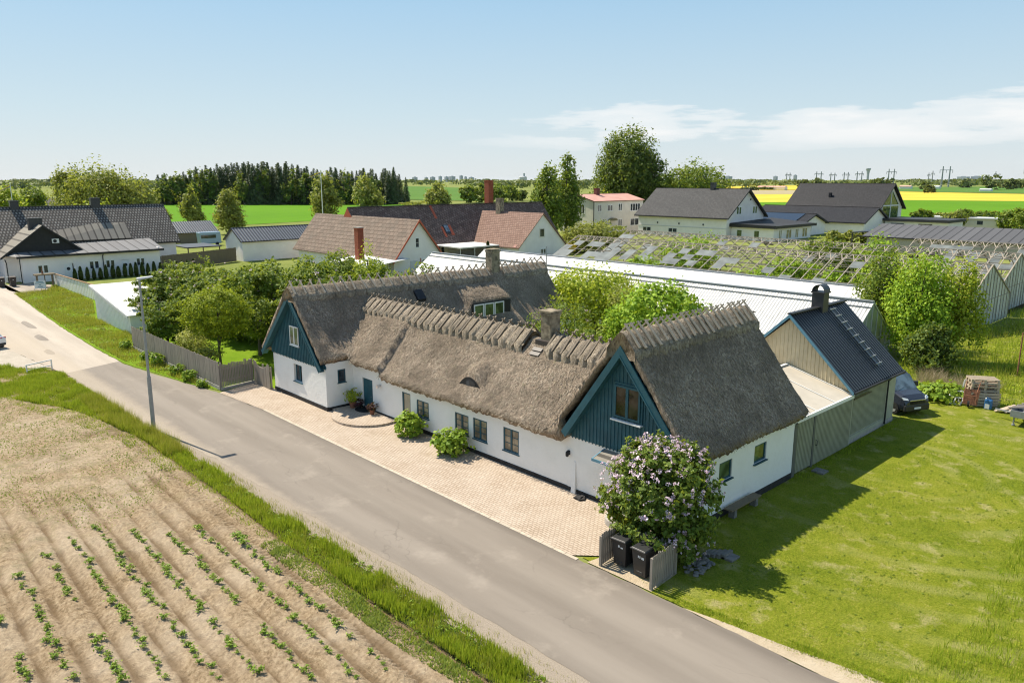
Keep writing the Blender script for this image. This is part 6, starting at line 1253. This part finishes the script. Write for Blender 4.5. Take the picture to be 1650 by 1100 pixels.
# ================================================================ SMALL THINGS
def wheelie(loc, rz, label, m='plastic_black', sc=1.0, stick=None, group=None):
    R = thing('wheelie_bin', (0, 0, 0), label, 'bin', group)
    b = MB(); b.hexa([(-.23, -.30, .06), (.23, -.30, .06), (.22, .24, .06), (-.22, .24, .06)], [(-.29, -.38, .98), (.29, -.38, .98), (.29, .34, .98), (-.29, .34, .98)])
    b.box(-.31, .31, -.41, .36, .94, .99); b.box(-.12, .12, -.325, -.30, .10, .22); o = b.obj('body', m, R, bevel=.015)
    b = MB(); b.hexa([(-.31, -.44, .995), (.31, -.44, .995), (.31, .37, 1.02), (-.31, .37, 1.02)], [(-.27, -.40, 1.04), (.27, -.40, 1.04), (.27, .33, 1.09), (-.27, .33, 1.09)]); b.box(-.31, .31, -.46, -.435, .98, 1.03); b.obj('lid', m, R, bevel=.012)
    b = MB(); b.tube((-.24, .42, 1.0), (.24, .42, 1.0), .016); b.tube((-.26, .36, .95), (-.24, .42, 1.0), .016); b.tube((.26, .36, .95), (.24, .42, 1.0), .016); b.obj('handle', m, R)
    for x in (-.29, .25): b = MB(); b.tube((x, .26, .1), (x + .05, .26, .1), .1, None, 14); b.obj('wheel', 'rubber', R)
    b = MB(); b.tube((-.25, .26, .1), (.25, .26, .1), .012); b.obj('axle', 'galv', R)
    for (x, z, w, h, txt) in (stick or []):
        y = -.30 - (z - .06) / .92 * .08 - .004; b = MB(); b.box(x, x + w, y - .003, y, z, z + h); s_ = b.obj('sticker', 'sticker', R)
        if txt:
            cu = bpy.data.curves.new('numeral', 'FONT'); cu.body = txt; cu.size = h * .95; cu.extrude = .001; tmp = bpy.data.objects.new('tmp', cu); COL.objects.link(tmp)
            dg = bpy.context.evaluated_depsgraph_get(); me = bpy.data.meshes.new_from_object(tmp.evaluated_get(dg)); bpy.data.objects.remove(tmp); me.materials.clear(); me.materials.append(M_['black_paint'])
            t_ = bpy.data.objects.new('numeral', me); COL.objects.link(t_); t_.parent = s_; t_.location = (x + w * .2, y - .005, z + h * .14); t_.rotation_euler = (pi / 2, 0, 0)
    R.location = loc; R.rotation_euler = (0, 0, rz); R.scale = (sc,) * 3; return R
wheelie((24.45, -3.55, .02), .06, 'black wheelie bin nearer the house in the picket enclosure, plain white stickers', sc=1.1, stick=[(-.03, .74, .06, .08, ''), (.07, .72, .09, .05, '')])
wheelie((25.45, -3.62, .02), -.02, 'black wheelie bin beside the outer pickets, sticker with numeral 2', sc=1.1, stick=[(-.04, .72, .1, .13, '2'), (.1, .70, .1, .1, '')])
wheelie((-78.6, -5.2, 0), pi / 2, 'left of two brown bins before the longhouse porch', 'plastic_brown', 1.25, [(-.05, .7, .08, .08, '')]); wheelie((-78.6, -3.9, 0), pi / 2, 'right of two brown bins before the longhouse porch', 'plastic_brown', 1.25, [(-.05, .7, .08, .08, '')])
def pickets(p, q, label, h=1.3, step=.12):
    p, q = Vector(p), Vector(q); d = q - p; u = d.normalized(); n = Vector((u.y, -u.x, 0)); R = thing('picket_fence', (p + q) / 2, label, 'fence'); k = int(d.length / step)
    for i in range(k + 1):
        o = p + u * i * step; hh = h + random.uniform(-.05, .05); b = MB(); w = u * .085
        b.prism([o + Vector((0, 0, .04)), o + w + Vector((0, 0, .04)), o + w + Vector((0, 0, hh - .05)), o + w * .5 + Vector((0, 0, hh)), o + Vector((0, 0, hh - .05))], n * .022); b.obj('picket', 'fence_wood', R)
    b = MB()
    for z in (.35, 1.0): b.beam(p - n * .03 + Vector((0, 0, z)), q - n * .03 + Vector((0, 0, z)), .05, .09)
    b.obj('rail', 'fence_wood', R)
    for o in (p, q): b = MB(); b.box(o.x - .05, o.x + .05, o.y - .05, o.y + .05, 0, h - .1); b.obj('post', 'fence_wood', R)
pickets((23.93, -4.3, 0), (23.78, -3.0, 0), 'short weathered picket screen on the house side of the two bins'); pickets((26.22, -4.3, 0), (26.12, -2.75, 0), 'weathered picket screen on the lawn side of the two bins'); pickets((24.0, -2.95, 0), (26.05, -2.8, 0), 'shaded picket screen behind the two bins under the lilac', 1.2)
R = thing('bench', (25.05, 3.6, 0), 'low weathered plank bench on stone blocks against the shaded white wall', 'bench'); b = MB(); b.box(24.85, 25.25, 2.6, 5.0, .40, .46); b.obj('seat', 'brown_fence', R)
for y in (2.85, 4.6): b = MB(); b.hexa([(24.92, y, 0), (25.2, y, 0), (25.2, y + .25, 0), (24.92, y + .25, 0)], [(24.95, y + .02, .4), (25.22, y + .02, .4), (25.2, y + .22, .4), (24.95, y + .22, .4)]); b.obj('leg', 'stone', R)
def rock(loc, r, label, group=None, m='stone', flat=.6):
    b = MB(); b.lathe([(r * .7, 0), (r, r * .3 * flat), (r * .85, r * .9 * flat), (r * .4, r * 1.25 * flat)], loc, 7); b.v = [(x + random.uniform(-.2, .2) * r, y + random.uniform(-.2, .2) * r, z + random.uniform(-.1, .1) * r) for x, y, z in b.v]
    return tag(b.obj('stone', m, org=loc), label, 'stone', group)
for i in range(44): rock((26.25 + random.uniform(-.05, .6), -1.85 + random.uniform(-.6, .7), .02 + random.uniform(0, .14)), random.uniform(.06, .125), 'grey fieldstone in the pile at the foot of the lilac', 'fieldstones at the lilac foot')
for i in range(5): b = MB(); x = 26.05 + i * .16; b.box(x, x + .13, -.95 + i * .1, -.35 + i * .1, .0, .1 + .02 * i); tag(b.obj('paving_brick', 'stone', org=(x, -.6, 0)), 'grey brick lying in the short row beside the square slab', 'brick', 'bricks beside the slab')
def slab(x0, x1, y0, y1, label): b = MB(); b.box(x0, x1, y0, y1, .0, .09); tag(b.obj('stone_slab', 'stone', org=((x0 + x1) / 2, (y0 + y1) / 2, 0), bevel=.01), label, 'slab')
slab(26.55, 27.15, -.55, .0, 'square grey slab lying on sunlit grass beside the lilac'); slab(25.0, 25.6, 10.3, 10.9, 'small grey slab in shade before the sage sliding gate')
b = MB(); b.prism([(22.3 + .8 * cos(t), -.95 + .7 * sin(t), .0) for t in np.linspace(pi, 2 * pi, 14)] + [(23.1, -.1, 0), (21.5, -.1, 0)], (0, 0, .3)); tag(b.obj('stone_step', 'concrete', org=(22.3, -.6, 0), bevel=.03), 'rounded concrete doorstep at the left foot of the lilac', 'doorstep')
rock((19.4, -.35, .02), .28, 'single dark flat stone against the white wall foot', None, 'plinth', .35)
# street lamp
R = thing('street_lamp', (-3.6, -10.95, 0), 'tall grey street lamp standing in the verge grass by the road', 'street lamp')
b = MB(); b.tube((-3.6, -10.95, 0), (-3.55, -10.95, 3.2), .115, .105, 12); b.tube((-3.55, -10.95, 3.2), (-3.45, -10.95, 8.7), .075, .055, 12); b.obj('pole', 'galv', R, smooth=False)
b = MB(); b.hexa([(-3.62, -11.05, 8.64), (-3.28, -11.05, 8.64), (-3.3, -10.25, 8.74), (-3.6, -10.25, 8.74)], [(-3.6, -11.05, 8.76), (-3.3, -11.05, 8.76), (-3.33, -10.25, 8.80), (-3.57, -10.25, 8.80)]); b.obj('lamp_head', 'ltgrey', R, bevel=.02)
b = MB(); b.box(-3.71, -3.68, -11.0, -10.9, .6, 1.0); b.obj('service_door', 'galv', R)
# white rail barrier
R = thing('rail_barrier', (-23.2, -12.6, 0), 'low white painted tube barrier at the end of the grass verge', 'barrier'); b = MB()
for z in (.35, .75): b.tube((-22.9, -13.35, z), (-23.6, -11.6, z), .045)
b.obj('rail', 'white_paint', R)
for p in ((-22.9, -13.35), (-23.6, -11.6)): b = MB(); b.tube((*p, 0), (*p, .8), .05); b.obj('post', 'white_paint', R)
# vehicles: body lofted from side sections
def vehicle(name, prof, width, wheels, wr, label, bm, cat, loc, rz, glassz, extra):
    """prof: list of (x, z_low, z_belt, z_top, half width at belt, half width at top); the front is +x"""
    R = thing(name, (0, 0, 0), label, cat); b = MB(); ring = []
    for (x, zl, zb, zt, wb, wt) in prof:
        ring.append([(x, -wb * .93, zl), (x, -wb, zl + (zb - zl) * .45), (x, -wb * .985, zb), (x, -wt, zt - .05), (x, -wt * .8, zt), (x, wt * .8, zt), (x, wt, zt - .05), (x, wb * .985, zb), (x, wb, zl + (zb - zl) * .45), (x, wb * .93, zl)])
    n = 10; b.v = [p for r in ring for p in r]
    for i in range(len(ring) - 1):
        for k in range(n): b.f.append((i * n + k, i * n + (k + 1) % n, (i + 1) * n + (k + 1) % n, (i + 1) * n + k)); b.m.append(0)
    b.f += [tuple(range(n)), tuple(range((len(ring) - 1) * n + n - 1, (len(ring) - 1) * n - 1, -1))]; b.m += [0, 0]
    body = b.obj('body', bm, R, smooth=False, bevel=.03)
    for x in wheels:
        for sy in (-1, 1):
            y = sy * (width / 2 - .12); c = MB(); c.tube((x, y - .11, wr), (x, y + .11, wr), wr, None, 20); w_ = c.obj('wheel', 'rubber', R)
            c = MB(); c.tube((x, y + sy * .105, wr), (x, y + sy * .125, wr), wr * .62, None, 14); c.obj('rim', 'galv', w_, org=(0, 0, 0))
            c = MB(); c.prism([(x + (wr + .07) * cos(t), sy * (width / 2 - .035), wr + (wr + .07) * sin(t)) for t in np.linspace(0, pi, 12)], (0, sy * .04, 0)); c.obj('wheel_arch', 'plastic_black', R)
    extra(R, body); R.location = loc; R.rotation_euler = (0, 0, rz); return R
def van_x(R, body):
    b = MB(); b.poly([(1.62, -.86, 1.36), (1.62, .86, 1.36), (.98, .80, 2.16), (.98, -.80, 2.16)]); b.v = [(x + .035, y, z + .025) for x, y, z in b.v]; b.obj('windscreen', 'glass_blue', R)
    for s in (-1, 1):
        b = MB(); b.poly([(1.42, s * .985, 1.38), (.3, s * .99, 1.38), (.3, s * .93, 2.0), (.95, s * .92, 2.02)]); b.obj('side_window', 'glass', R)
        b = MB(); b.prism([(2.50, s * .66, .98), (2.38, s * .94, 1.0), (2.22, s * .965, 1.14), (2.40, s * .68, 1.08)], (.05, s * .02, .03)); b.obj('headlight', 'lampglass', R)
        b = MB(); b.box(1.15, 1.35, s * 1.0 - .02, s * 1.25, 1.42, 1.75) if s > 0 else b.box(1.15, 1.35, -1.25, -.98, 1.42, 1.75); b.obj('mirror', 'plastic_black', R, bevel=.03)
    b = MB(); b.box(2.42, 2.60, -.95, .95, .32, .70); b.obj('bumper', 'plastic_black', R, bevel=.05)
    b = MB(); b.box(2.46, 2.56, -.6, .6, .74, .94); b.obj('grille', 'black_paint', R)
    b = MB(); b.box(2.5, 2.58, -.6, .6, .95, 1.0); b.obj('chrome_strip', 'chrome', R); b = MB(); b.box(2.6, 2.615, -.26, .26, .44, .56); b.obj('number_plate', 'sticker', R)
    b = MB(); b.beam((1.66, -.7, 1.37), (1.5, 0, 1.55), .03, .03); b.obj('wiper', 'black_paint', R)
vp = [(-3.0, .4, 1.3, 2.35, 1.0, .9), (.6, .38, 1.3, 2.35, 1.02, .88), (.98, .36, 1.32, 2.18, 1.02, .84), (1.62, .34, 1.33, 1.40, 1.02, .90), (2.2, .34, 1.12, 1.26, 1.0, .86), (2.46, .36, .95, 1.06, .95, .78), (2.56, .4, .7, .9, .88, .74)]
vehicle('delivery_van', vp, 2.05, (-2.0, 1.75), .34, 'dark slate blue van parked behind the workshop, its nose showing', 'vanblue', 'van', (22.85, 24.7, 0), radians(-24), 0, van_x)
def car_x(R, body):
    for s in (-1, 1):
        b = MB(); b.poly([(.9, s * .80, .98), (-1.2, s * .80, 1.0), (-.9, s * .67, 1.36), (.35, s * .66, 1.38)]); b.v = [(x, y + s * .012, z) for x, y, z in b.v]; b.obj('side_window', 'glass', R)
        b = MB(); b.prism([(-2.12, s * .40, .86), (-2.02, s * .86, .84), (-2.0, s * .86, .98), (-2.1, s * .40, .96)], (-.06, s * .02, 0)); b.obj('taillight', 'redlamp', R)
    b = MB(); b.poly([(-1.95, -.66, 1.03), (-1.95, .66, 1.03), (-1.15, .60, 1.40), (-1.15, -.60, 1.40)]); b.v = [(x - .03, y, z + .02) for x, y, z in b.v]; b.obj('rear_window', 'glass_blue', R)
    b = MB(); b.box(-2.25, -2.12, -.75, .75, .3, .5); b.obj('bumper', 'plastic_black', R, bevel=.04); b = MB(); b.box(-2.2, -2.17, -.26, .26, .66, .78); b.obj('number_plate', 'sticker', R)
    b = MB(); b.poly([(1.35, -.72, 1.0), (1.35, .72, 1.0), (.6, .62, 1.40), (.6, -.62, 1.40)]); b.v = [(x + .03, y, z + .02) for x, y, z in b.v]; b.obj('windscreen', 'glass', R)
cp = [(-2.2, .32, .72, .82, .78, .70), (-2.08, .3, .92, 1.02, .86, .72), (-1.9, .28, .95, 1.06, .88, .70), (-1.1, .26, .97, 1.42, .90, .62), (.5, .26, .95, 1.44, .90, .64), (1.4, .26, .92, 1.0, .90, .74), (2.0, .28, .78, .88, .86, .70), (2.2, .32, .6, .7, .76, .62)]
vehicle('parked_car', cp, 1.82, (-1.35, 1.35), .32, 'white car on the pale gravel drive, cut by the left picture edge', 'carwhite', 'car', (-36.6, -13.9, 0), radians(197), 0, car_x)
x0, y0 = bearing(338, 165); R = thing('parked_camper', (x0, y0, 0), 'pale blue camper van half hidden beyond the garden fences', 'van'); b = MB(); b.hexa([(x0 - 1, y0 - 1.9, .4), (x0 + 1, y0 - 1.9, .4), (x0 + 1, y0 + 2.6, .4), (x0 - 1, y0 + 2.6, .4)], [(x0 - .9, y0 - 2.2, 2.9), (x0 + .9, y0 - 2.2, 2.9), (x0 + .9, y0 + 2.5, 2.9), (x0 - .9, y0 + 2.5, 2.9)]); b.obj('body', 'bluevan', R, bevel=.15)
for dy in (-1.6, 1.6): b = MB(); b.tube((x0 + .8, y0 + dy, .36), (x0 + 1.02, y0 + dy, .36), .36, None, 14); b.obj('wheel', 'rubber', R)
b = MB(); b.box(x0 + .96, x0 + 1.0, y0 - 1.8, y0 + 1.4, 1.6, 2.3); b.obj('side_window', 'glass', R)
# pallets, barrow, can, frames, boards, trailer, post
def pallet(z, ox, oy, rz, label):
    b = MB()
    for i in range(5): y = -.4 + i * .1775; b.box(-.6, .6, y, y + .09, .121, .144)
    for x in (-.6, -.05, .5):
        for y in (-.4, -.05, .3): b.box(x, x + .1, y, y + .1, .021, .101)
        b.box(x, x + .1, -.41, .41, .1, .122)
    for y in (-.4, -.05, .3): b.box(-.61, .61, y - .002, y + .102, 0, .022)
    R = tag(b.obj('pallet', 'pallet_wood'), label, 'pallet', 'wooden pallets in the stack'); R.location = (ox, oy, z); R.rotation_euler = (0, 0, rz); R.scale = (1.35, 1.25, 1.7); return R
p0 = pallet(0, 27.1, 29.2, .62, 'wooden pallet in the tall stack behind the wheelbarrow')
for i in range(1, 7): dup(p0, (27.1 + random.uniform(-.03, .03), 29.2 + random.uniform(-.03, .03), i * .247), .62 + random.uniform(-.03, .03))
b = MB()
for i in range(5): z = .05 + i * .18; a = .62; u = Vector((cos(a), sin(a), 0)); o = Vector((27.1, 29.2, z)) + Vector((sin(a), -cos(a), 0)) * .64 - u * .85; b.prism([o, o + u * 1.7, o + u * 1.7 + Vector((0, 0, .14)), o + Vector((0, 0, .14))], Vector((sin(a), -cos(a), 0)) * .03)
tag(b.obj('plank_screen', 'pallet_wood', org=(27.1, 28.7, 0)), 'pale planks fixed across the foot of the pallet stack', 'planks')
R = thing('wheelbarrow', (26.75, 28.2, 0), 'rusty wheelbarrow upended against the pallet stack', 'wheelbarrow'); b = MB(); c = Vector((26.8, 28.25, 0))
b.hexa([c + Vector((-.38, -.3, .15)), c + Vector((.38, -.1, .15)), c + Vector((.36, .05, .25)), c + Vector((-.36, -.15, .25))], [c + Vector((-.42, -.1, 1.1)), c + Vector((.42, .12, 1.1)), c + Vector((.3, .35, 1.0)), c + Vector((-.3, .15, 1.0))]); b.obj('tray', 'rust', R)
b = MB()
for s in (-.32, .36): b.path([c + Vector((s, -.36, .3)), c + Vector((s, -.3, 1.0)), c + Vector((s * 1.1, .05, 1.6))], .03)
b.path([c + Vector((-.3, -.42, .75)), c + Vector((.34, -.22, .75))], .025); b.obj('handle', 'rust', R); b = MB(); b.tube(c + Vector((-.05, -.5, .25)), c + Vector((.05, -.47, .25)), .2, None, 14); b.obj('wheel', 'rubber', R)
R = thing('jerry_can', (27.75, 28.3, 0), 'blue plastic canister standing right of the wheelbarrow', 'canister'); b = MB(); b.box(27.55, 27.95, 28.2, 28.5, 0, .62); b.obj('body', 'bluecan', R, bevel=.05); b = MB(); b.path([(27.6, 28.35, .62), (27.65, 28.35, .72), (27.82, 28.35, .72), (27.86, 28.35, .62)], .025); b.obj('handle', 'bluecan', R); b = MB(); b.tube((27.62, 28.3, .6), (27.6, 28.28, .7), .04); b.obj('cap', 'sticker', R); b = MB(); b.box(27.6, 27.85, 28.195, 28.2, .05, .35); b.obj('label', 'sticker', R)
def leaning(x, y, w, h, lean, label, a=.35):
    R = thing('window_frame', (x, y, 0), label, 'window frame', 'old white window frames'); u = Vector((cos(a), sin(a), 0)); v = Vector((lean * .25, lean, sqrt(max(.05, 1 - lean * lean)))); n = u.cross(v); o = Vector((x, y, 0.02)); b = MB()
    def br(p, q): b.beam(o + u * p[0] + v * p[1], o + u * q[0] + v * q[1], .07, .06, up=n)
    for p, q in (((0, 0), (w, 0)), ((0, h), (w, h)), ((0, 0), (0, h)), ((w, 0), (w, h)), ((0, h * .5), (w, h * .5)), ((w * .5, 0), (w * .5, h * .5))): br(p, q)
    b.obj('frame', 'white_paint', R)
leaning(26.0, 28.6, .55, 1.5, .3, 'tall white window frame leaning by the pallet stack'); leaning(25.5, 27.9, .8, .9, .55, 'low white window frame lying at a slant before the tall one', .2)
for i in range(6): b = MB(); x = 28.25 + i * .17; b.beam((x, 27.9 + .05 * i, .08 + .06 * (i % 3)), (x + .55, 29.2 + random.uniform(-.2, .2), .28 + .07 * (i % 2)), .15, .05); tag(b.obj('loose_board', 'pallet_wood', org=(x, 28.4, 0)), 'short loose board in the heap between canister and trailer', 'board', 'loose boards in the heap')
R = thing('trailer', (30.6, 26.6, 0), 'small galvanised trailer with boards at the right edge of the lawn', 'trailer'); b = MB(); b.box(29.6, 32.2, 25.6, 27.2, .55, .6)
for (x0_, x1_, y0_, y1_) in ((29.6, 32.2, 25.56, 25.6), (29.6, 32.2, 27.2, 27.24), (29.56, 29.6, 25.6, 27.2), (32.2, 32.24, 25.6, 27.2)): b.box(x0_, x1_, y0_, y1_, .55, .95)
b.obj('body', 'galv', R)
for y in (25.45, 27.3): b = MB(); b.tube((30.9, y - .08, .32), (30.9, y + .08, .32), .32, None, 16); b.obj('wheel', 'rubber', R)
b = MB(); b.tube((29.75, 25.75, 0), (29.75, 25.75, .6), .04); b.tube((29.75, 25.75, .02), (29.75, 25.75, .1), .09); b.beam((29.6, 26.4, .6), (28.5, 26.9, .5), .08, .08); b.obj('drawbar', 'galv', R)
for i in range(4): b = MB(); b.beam((29.4 + .15 * i, 25.8 + i * .3, 1.0 + .05 * i), (31.6, 27.2 + i * .25, 1.15 + .03 * i), .16, .05); tag(b.obj('trailer_board', 'old_wood', org=(30.5, 26.5, 1.0)), 'long grey board lying on the small trailer', 'board', 'boards on the trailer')
b = MB(); b.tube((26.7, 39.2, 0), (26.7, 39.2, 3.2), .05, .045); tag(b.obj('wooden_post', 'rust', org=(26.7, 39.2, 0)), 'lone thin brown post standing in the tall grass at right', 'post')
# bulletin board, table and TV aerial
R = thing('sign_board', (-71.1, -2.3, 0), 'small white notice board on legs at the road bend', 'sign'); u = Vector((.35, .94, 0)); b = MB(); o = Vector((-71.2, -2.9, .35)); b.prism([o, o + u * 1.25, o + u * 1.25 + Vector((-.1, 0, .95)), o + Vector((-.1, 0, .95))], (-.04, .02, 0)); s_ = b.obj('panel', 'sticker', R)
b = MB()
for i, (a0, a1, z) in enumerate(((.25, 1.0, .8), (.12, 1.12, .62), (.5, .75, .42), (.35, .9, .2))): p = o + Vector((.02, 0, 0)); b.prism([p + u * a0 + Vector((-.1 * z, 0, z)), p + u * a1 + Vector((-.1 * z, 0, z)), p + u * a1 + Vector((-.1 * z - .01, 0, z + .09)), p + u * a0 + Vector((-.1 * z - .01, 0, z + .09))], (.004, 0, 0))
b.obj('lettering', mat('blue_lettering', (.18, .30, .36), .6), s_, org=ORG[R.name])
b = MB(); b.tube(o + Vector((-.05, 0, 0)), o + Vector((-.05, 0, -.4)), .04); b.tube(o + u * 1.2 + Vector((-.05, 0, 0)), o + u * 1.2 + Vector((-.05, 0, -.4)), .04); b.obj('leg', 'galv', R)
R = thing('mailbox_stand', (-75.4, -.8, 0), 'dark wooden stand with flat top where the white slatted fence begins', 'stand'); b = MB(); b.box(-76, -74.8, -2.0, .4, 1.55, 1.72); b.obj('top', 'brown_fence', R)
for x, y in ((-75.7, -1.7), (-75.1, -1.7), (-75.4, -.8), (-75.7, .1), (-75.1, .1)): b = MB(); b.box(x - .05, x + .05, y - .05, y + .05, 0, 1.55); b.obj('leg', 'brown_fence', R)
b = MB(); b.tube((-75.4, -1, 1.72), (-75.4, -1, 2.1), .12, .1, 8); b.tube((-75.4, -1, 2.1), (-75.4, -1, 2.6), .04); b.obj('lamp', 'rust', R)
R = thing('tv_aerial', (-3.2, 20.2, 5.6), 'thin TV aerial mast at the far end of the left thatched ridge', 'aerial'); b = MB(); b.tube((-3.3, 20.75, 5.6), (-3.3, 20.75, 8.6), .035); b.obj('mast', 'galv', R); b = MB()
for z in (7.6, 8.0): b.beam((-3.9, 20.75, z), (-2.7, 20.75, z), .025, .025)
for x in np.linspace(-3.8, -2.8, 5): b.beam((x, 20.45, 8.0), (x, 21.05, 8.0), .02, .02)
b.obj('element', 'galv', R)
R = thing('rowing_boat', (-50.5, 54, 0), 'upturned pale boat with red side on the grass between the neighbour houses', 'boat'); b = MB(); b.hexa([(-53.5, 53, .1), (-48.5, 53.2, .1), (-48.5, 54.4, .1), (-53.5, 54.6, .1)], [(-53, 53.3, .8), (-48.0, 53.7, .8), (-48.0, 54, .8), (-53, 54.3, .8)]); b.obj('hull', 'white_paint', R, bevel=.1); b = MB(); b.hexa([(-53, 53.35, .81), (-48.2, 53.72, .81), (-48.2, 53.98, .81), (-53, 54.25, .81)], [(-52.6, 53.5, .9), (-48.6, 53.8, .9), (-48.6, 53.9, .9), (-52.6, 54.1, .9)]); b.obj('keel', 'red_wood', R)
# flagpoles with pennants
def flagpole(px, dep, ytop, label, pen=True, d=(-1, -.2)):
    x, y = bearing(px, dep); h = top_z(ytop, dep); R = thing('flagpole', (x, y, 0), label, 'flagpole'); b = MB(); b.tube((x, y, 0), (x, y, h), .0007 * dep, .0004 * dep, 8); b.tube((x, y, h), (x, y, h + .2), .0008 * dep, None, 8); b.obj('pole', 'white_paint', R)
    if pen:
        b = MB(); r_ = Vector((-cos(YAW), -sin(YAW), 0)); L = 21 / 1220 * dep; t = [0, .33, .66, 1.0]; z = [0, -.14, -.36, -.50]; w = [.42, .34, .24, .1]
        for i in range(3):
            for lo, hi, m in ((0, .5, 0), (.5, 1, 1)):
                P = lambda k, q: Vector((x, y, h - .3)) + r_ * (L * t[k]) + Vector((0, .15 * sin(5 * t[k]), (z[k] * L * .9) - w[k] * q * L * .35))
                b.poly([P(i, lo), P(i + 1, lo), P(i + 1, hi), P(i, hi)], m)
        b.obj('pennant', ['yellow', mat('blue_pennant', (.10, .16, .30), .7)], R)
flagpole(524, 240, 276, 'white flagpole with yellow and blue pennant before the spruce wood'); flagpole(33, 190, 296, 'slim flagpole with small pennant behind the longhouse chimney')
# power line pylons and the far city
def pylon(px, dep, ytop, s, label, kind_=0):
    x, y = bearing(px, dep); h = top_z(ytop, dep); w = s / 1220.0 * dep; t = .00065 * dep; r_ = Vector((cos(YAW), sin(YAW), 0)); R = thing('pylon', (x, y, 0), label, 'pylon', 'power line pylons on the horizon'); b = MB(); o = Vector((x, y, 0)); zz = Vector((0, 0, 1))
    legs = (-.28, .28) if kind_ == 0 else (0,)
    for k in legs:
        for e in (-.045, .045): b.beam(o + r_ * (w * (k + e)), o + r_ * (w * (k + e * .3)) + zz * h, t, t)
        for i in range(7): b.beam(o + r_ * (w * (k - .04)) + zz * (h * i / 8), o + r_ * (w * (k + .04)) + zz * (h * (i + 1) / 8), t * .6, t * .6)
    b.obj('tower', 'galv', R); b = MB(); za = h * .82; b.beam(o - r_ * (w * .5) + zz * za, o + r_ * (w * .5) + zz * za, t, t)
    for k in (-.5, 0, .5) if kind_ == 0 else (-.5, .5): b.beam(o + r_ * (w * k) + zz * za, o + r_ * (w * k) + zz * (za - h * .14), t * .7, t * .7)
    b.obj('crossarm', 'galv', R); return R
for px, dep, yt, s, kd in ((1643, 700, 265, 26, 1), (1508, 1400, 269, 20, 0), (1422, 1900, 273, 15, 0), (1372, 2200, 277, 13, 0), (1351, 2400, 278, 11, 0), (1330, 2600, 279, 11, 0), (1308, 2800, 277, 13, 0), (1260, 3000, 279, 9, 0), (1487, 2000, 276, 5, 1), (1481, 2300, 279, 4, 1), (1586, 2200, 277, 4, 1)):
    pylon(px, dep, yt, s, 'grey lattice pylon on the right horizon', kd)
x0, y0 = bearing(1385, 3200); R = thing('water_tower', (x0, y0, 0), 'slim flared blue grey tower on the horizon between pylons', 'tower'); h = top_z(272, 3200); b = MB(); b.lathe([(6, 0), (5, h * .3), (5, h * .6), (7, h * .82), (10, h * .92), (10, h)], (x0, y0, 0), 14); b.obj('shaft', 'citygrey', R)
x0, y0 = bearing(842, 2600); R = thing('silo_tower', (x0, y0, 0), 'pale silo with mast on the horizon right of the red chimney', 'tower'); b = MB(); b.lathe([(14, 0), (14, 22), (9, 24)], (x0, y0, 0), 12); b.obj('silo', 'ltgrey', R); b = MB(); b.tube((x0 + 6, y0, 20), (x0 + 6, y0, 34), 3); b.obj('mast', 'citygrey', R)
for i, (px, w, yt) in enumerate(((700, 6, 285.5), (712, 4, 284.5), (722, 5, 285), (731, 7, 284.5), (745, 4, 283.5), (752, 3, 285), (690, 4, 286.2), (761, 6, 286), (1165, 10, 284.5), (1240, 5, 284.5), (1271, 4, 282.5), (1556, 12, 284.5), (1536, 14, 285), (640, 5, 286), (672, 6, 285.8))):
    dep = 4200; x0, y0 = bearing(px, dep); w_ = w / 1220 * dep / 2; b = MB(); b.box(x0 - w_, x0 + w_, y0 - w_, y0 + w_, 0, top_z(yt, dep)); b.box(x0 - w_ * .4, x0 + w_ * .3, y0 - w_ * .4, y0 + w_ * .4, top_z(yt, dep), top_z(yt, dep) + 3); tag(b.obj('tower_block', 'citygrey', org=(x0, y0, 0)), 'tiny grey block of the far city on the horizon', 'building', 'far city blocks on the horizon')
for px, dep, w, h in ((1495, 1150, 5, 4.5), (1574, 900, 6, 3.2), (1447, 1150, 8, 5), (1236, 1050, 20, 5)):
    x0, y0 = bearing(px, dep); R = thing('farmhouse', (x0, y0, 0), 'tiny pale farm building beyond the fields at the horizon', 'house', 'far farm buildings'); gable_walls('wall', 'plaster', R, 'x', x0 - w, x0 + w, y0, 4, h * .7, h); gable_roof('roof', 'redroof' if w > 7 else 'ltgrey', R, 'x', x0 - w, x0 + w, y0, 4, h * .7, h, .4, .3)
# yellow machine and red gate by the pale gable
x0, y0 = bearing(908, 146); R = thing('yellow_skip', (x0, y0, 0), 'yellow machine half hidden by the bush left of the two storey house', 'machine'); b = MB(); b.hexa([(x0 - 2, y0 - 1, .5), (x0 + 2, y0 - 1, .5), (x0 + 2, y0 + 1, .5), (x0 - 2, y0 + 1, .5)], [(x0 - 2.3, y0 - 1.2, 1.8), (x0 + 2.3, y0 - 1.2, 1.8), (x0 + 2.3, y0 + 1.2, 1.8), (x0 - 2.3, y0 + 1.2, 1.8)]); b.obj('body', 'yellow', R)
for dx in (-1.3, 1.3): b = MB(); b.tube((x0 + dx, y0 - 1.15, .5), (x0 + dx, y0 - .8, .5), .5, None, 12); b.obj('wheel', 'rubber', R)
# summer haze between the camera and the horizon
b = MB(); b.box(-14500, 14500, -14500, 14500, -1.03, 60); hz_o = kind(b.obj('haze', []), 'stuff')
hm = bpy.data.materials.new('haze'); hm.use_nodes = True; ht = hm.node_tree; ht.nodes.clear()
ho = ht.nodes.new('ShaderNodeOutputMaterial'); hv = ht.nodes.new('ShaderNodeVolumePrincipled'); hv.inputs['Color'].default_value = (.82, .9, .97, 1); hv.inputs['Density'].default_value = .000012; hv.inputs['Anisotropy'].default_value = .2
ht.links.new(hv.outputs[0], ho.inputs['Volume']); hz_o.data.materials.append(hm); hz_o.display_type = 'WIRE'
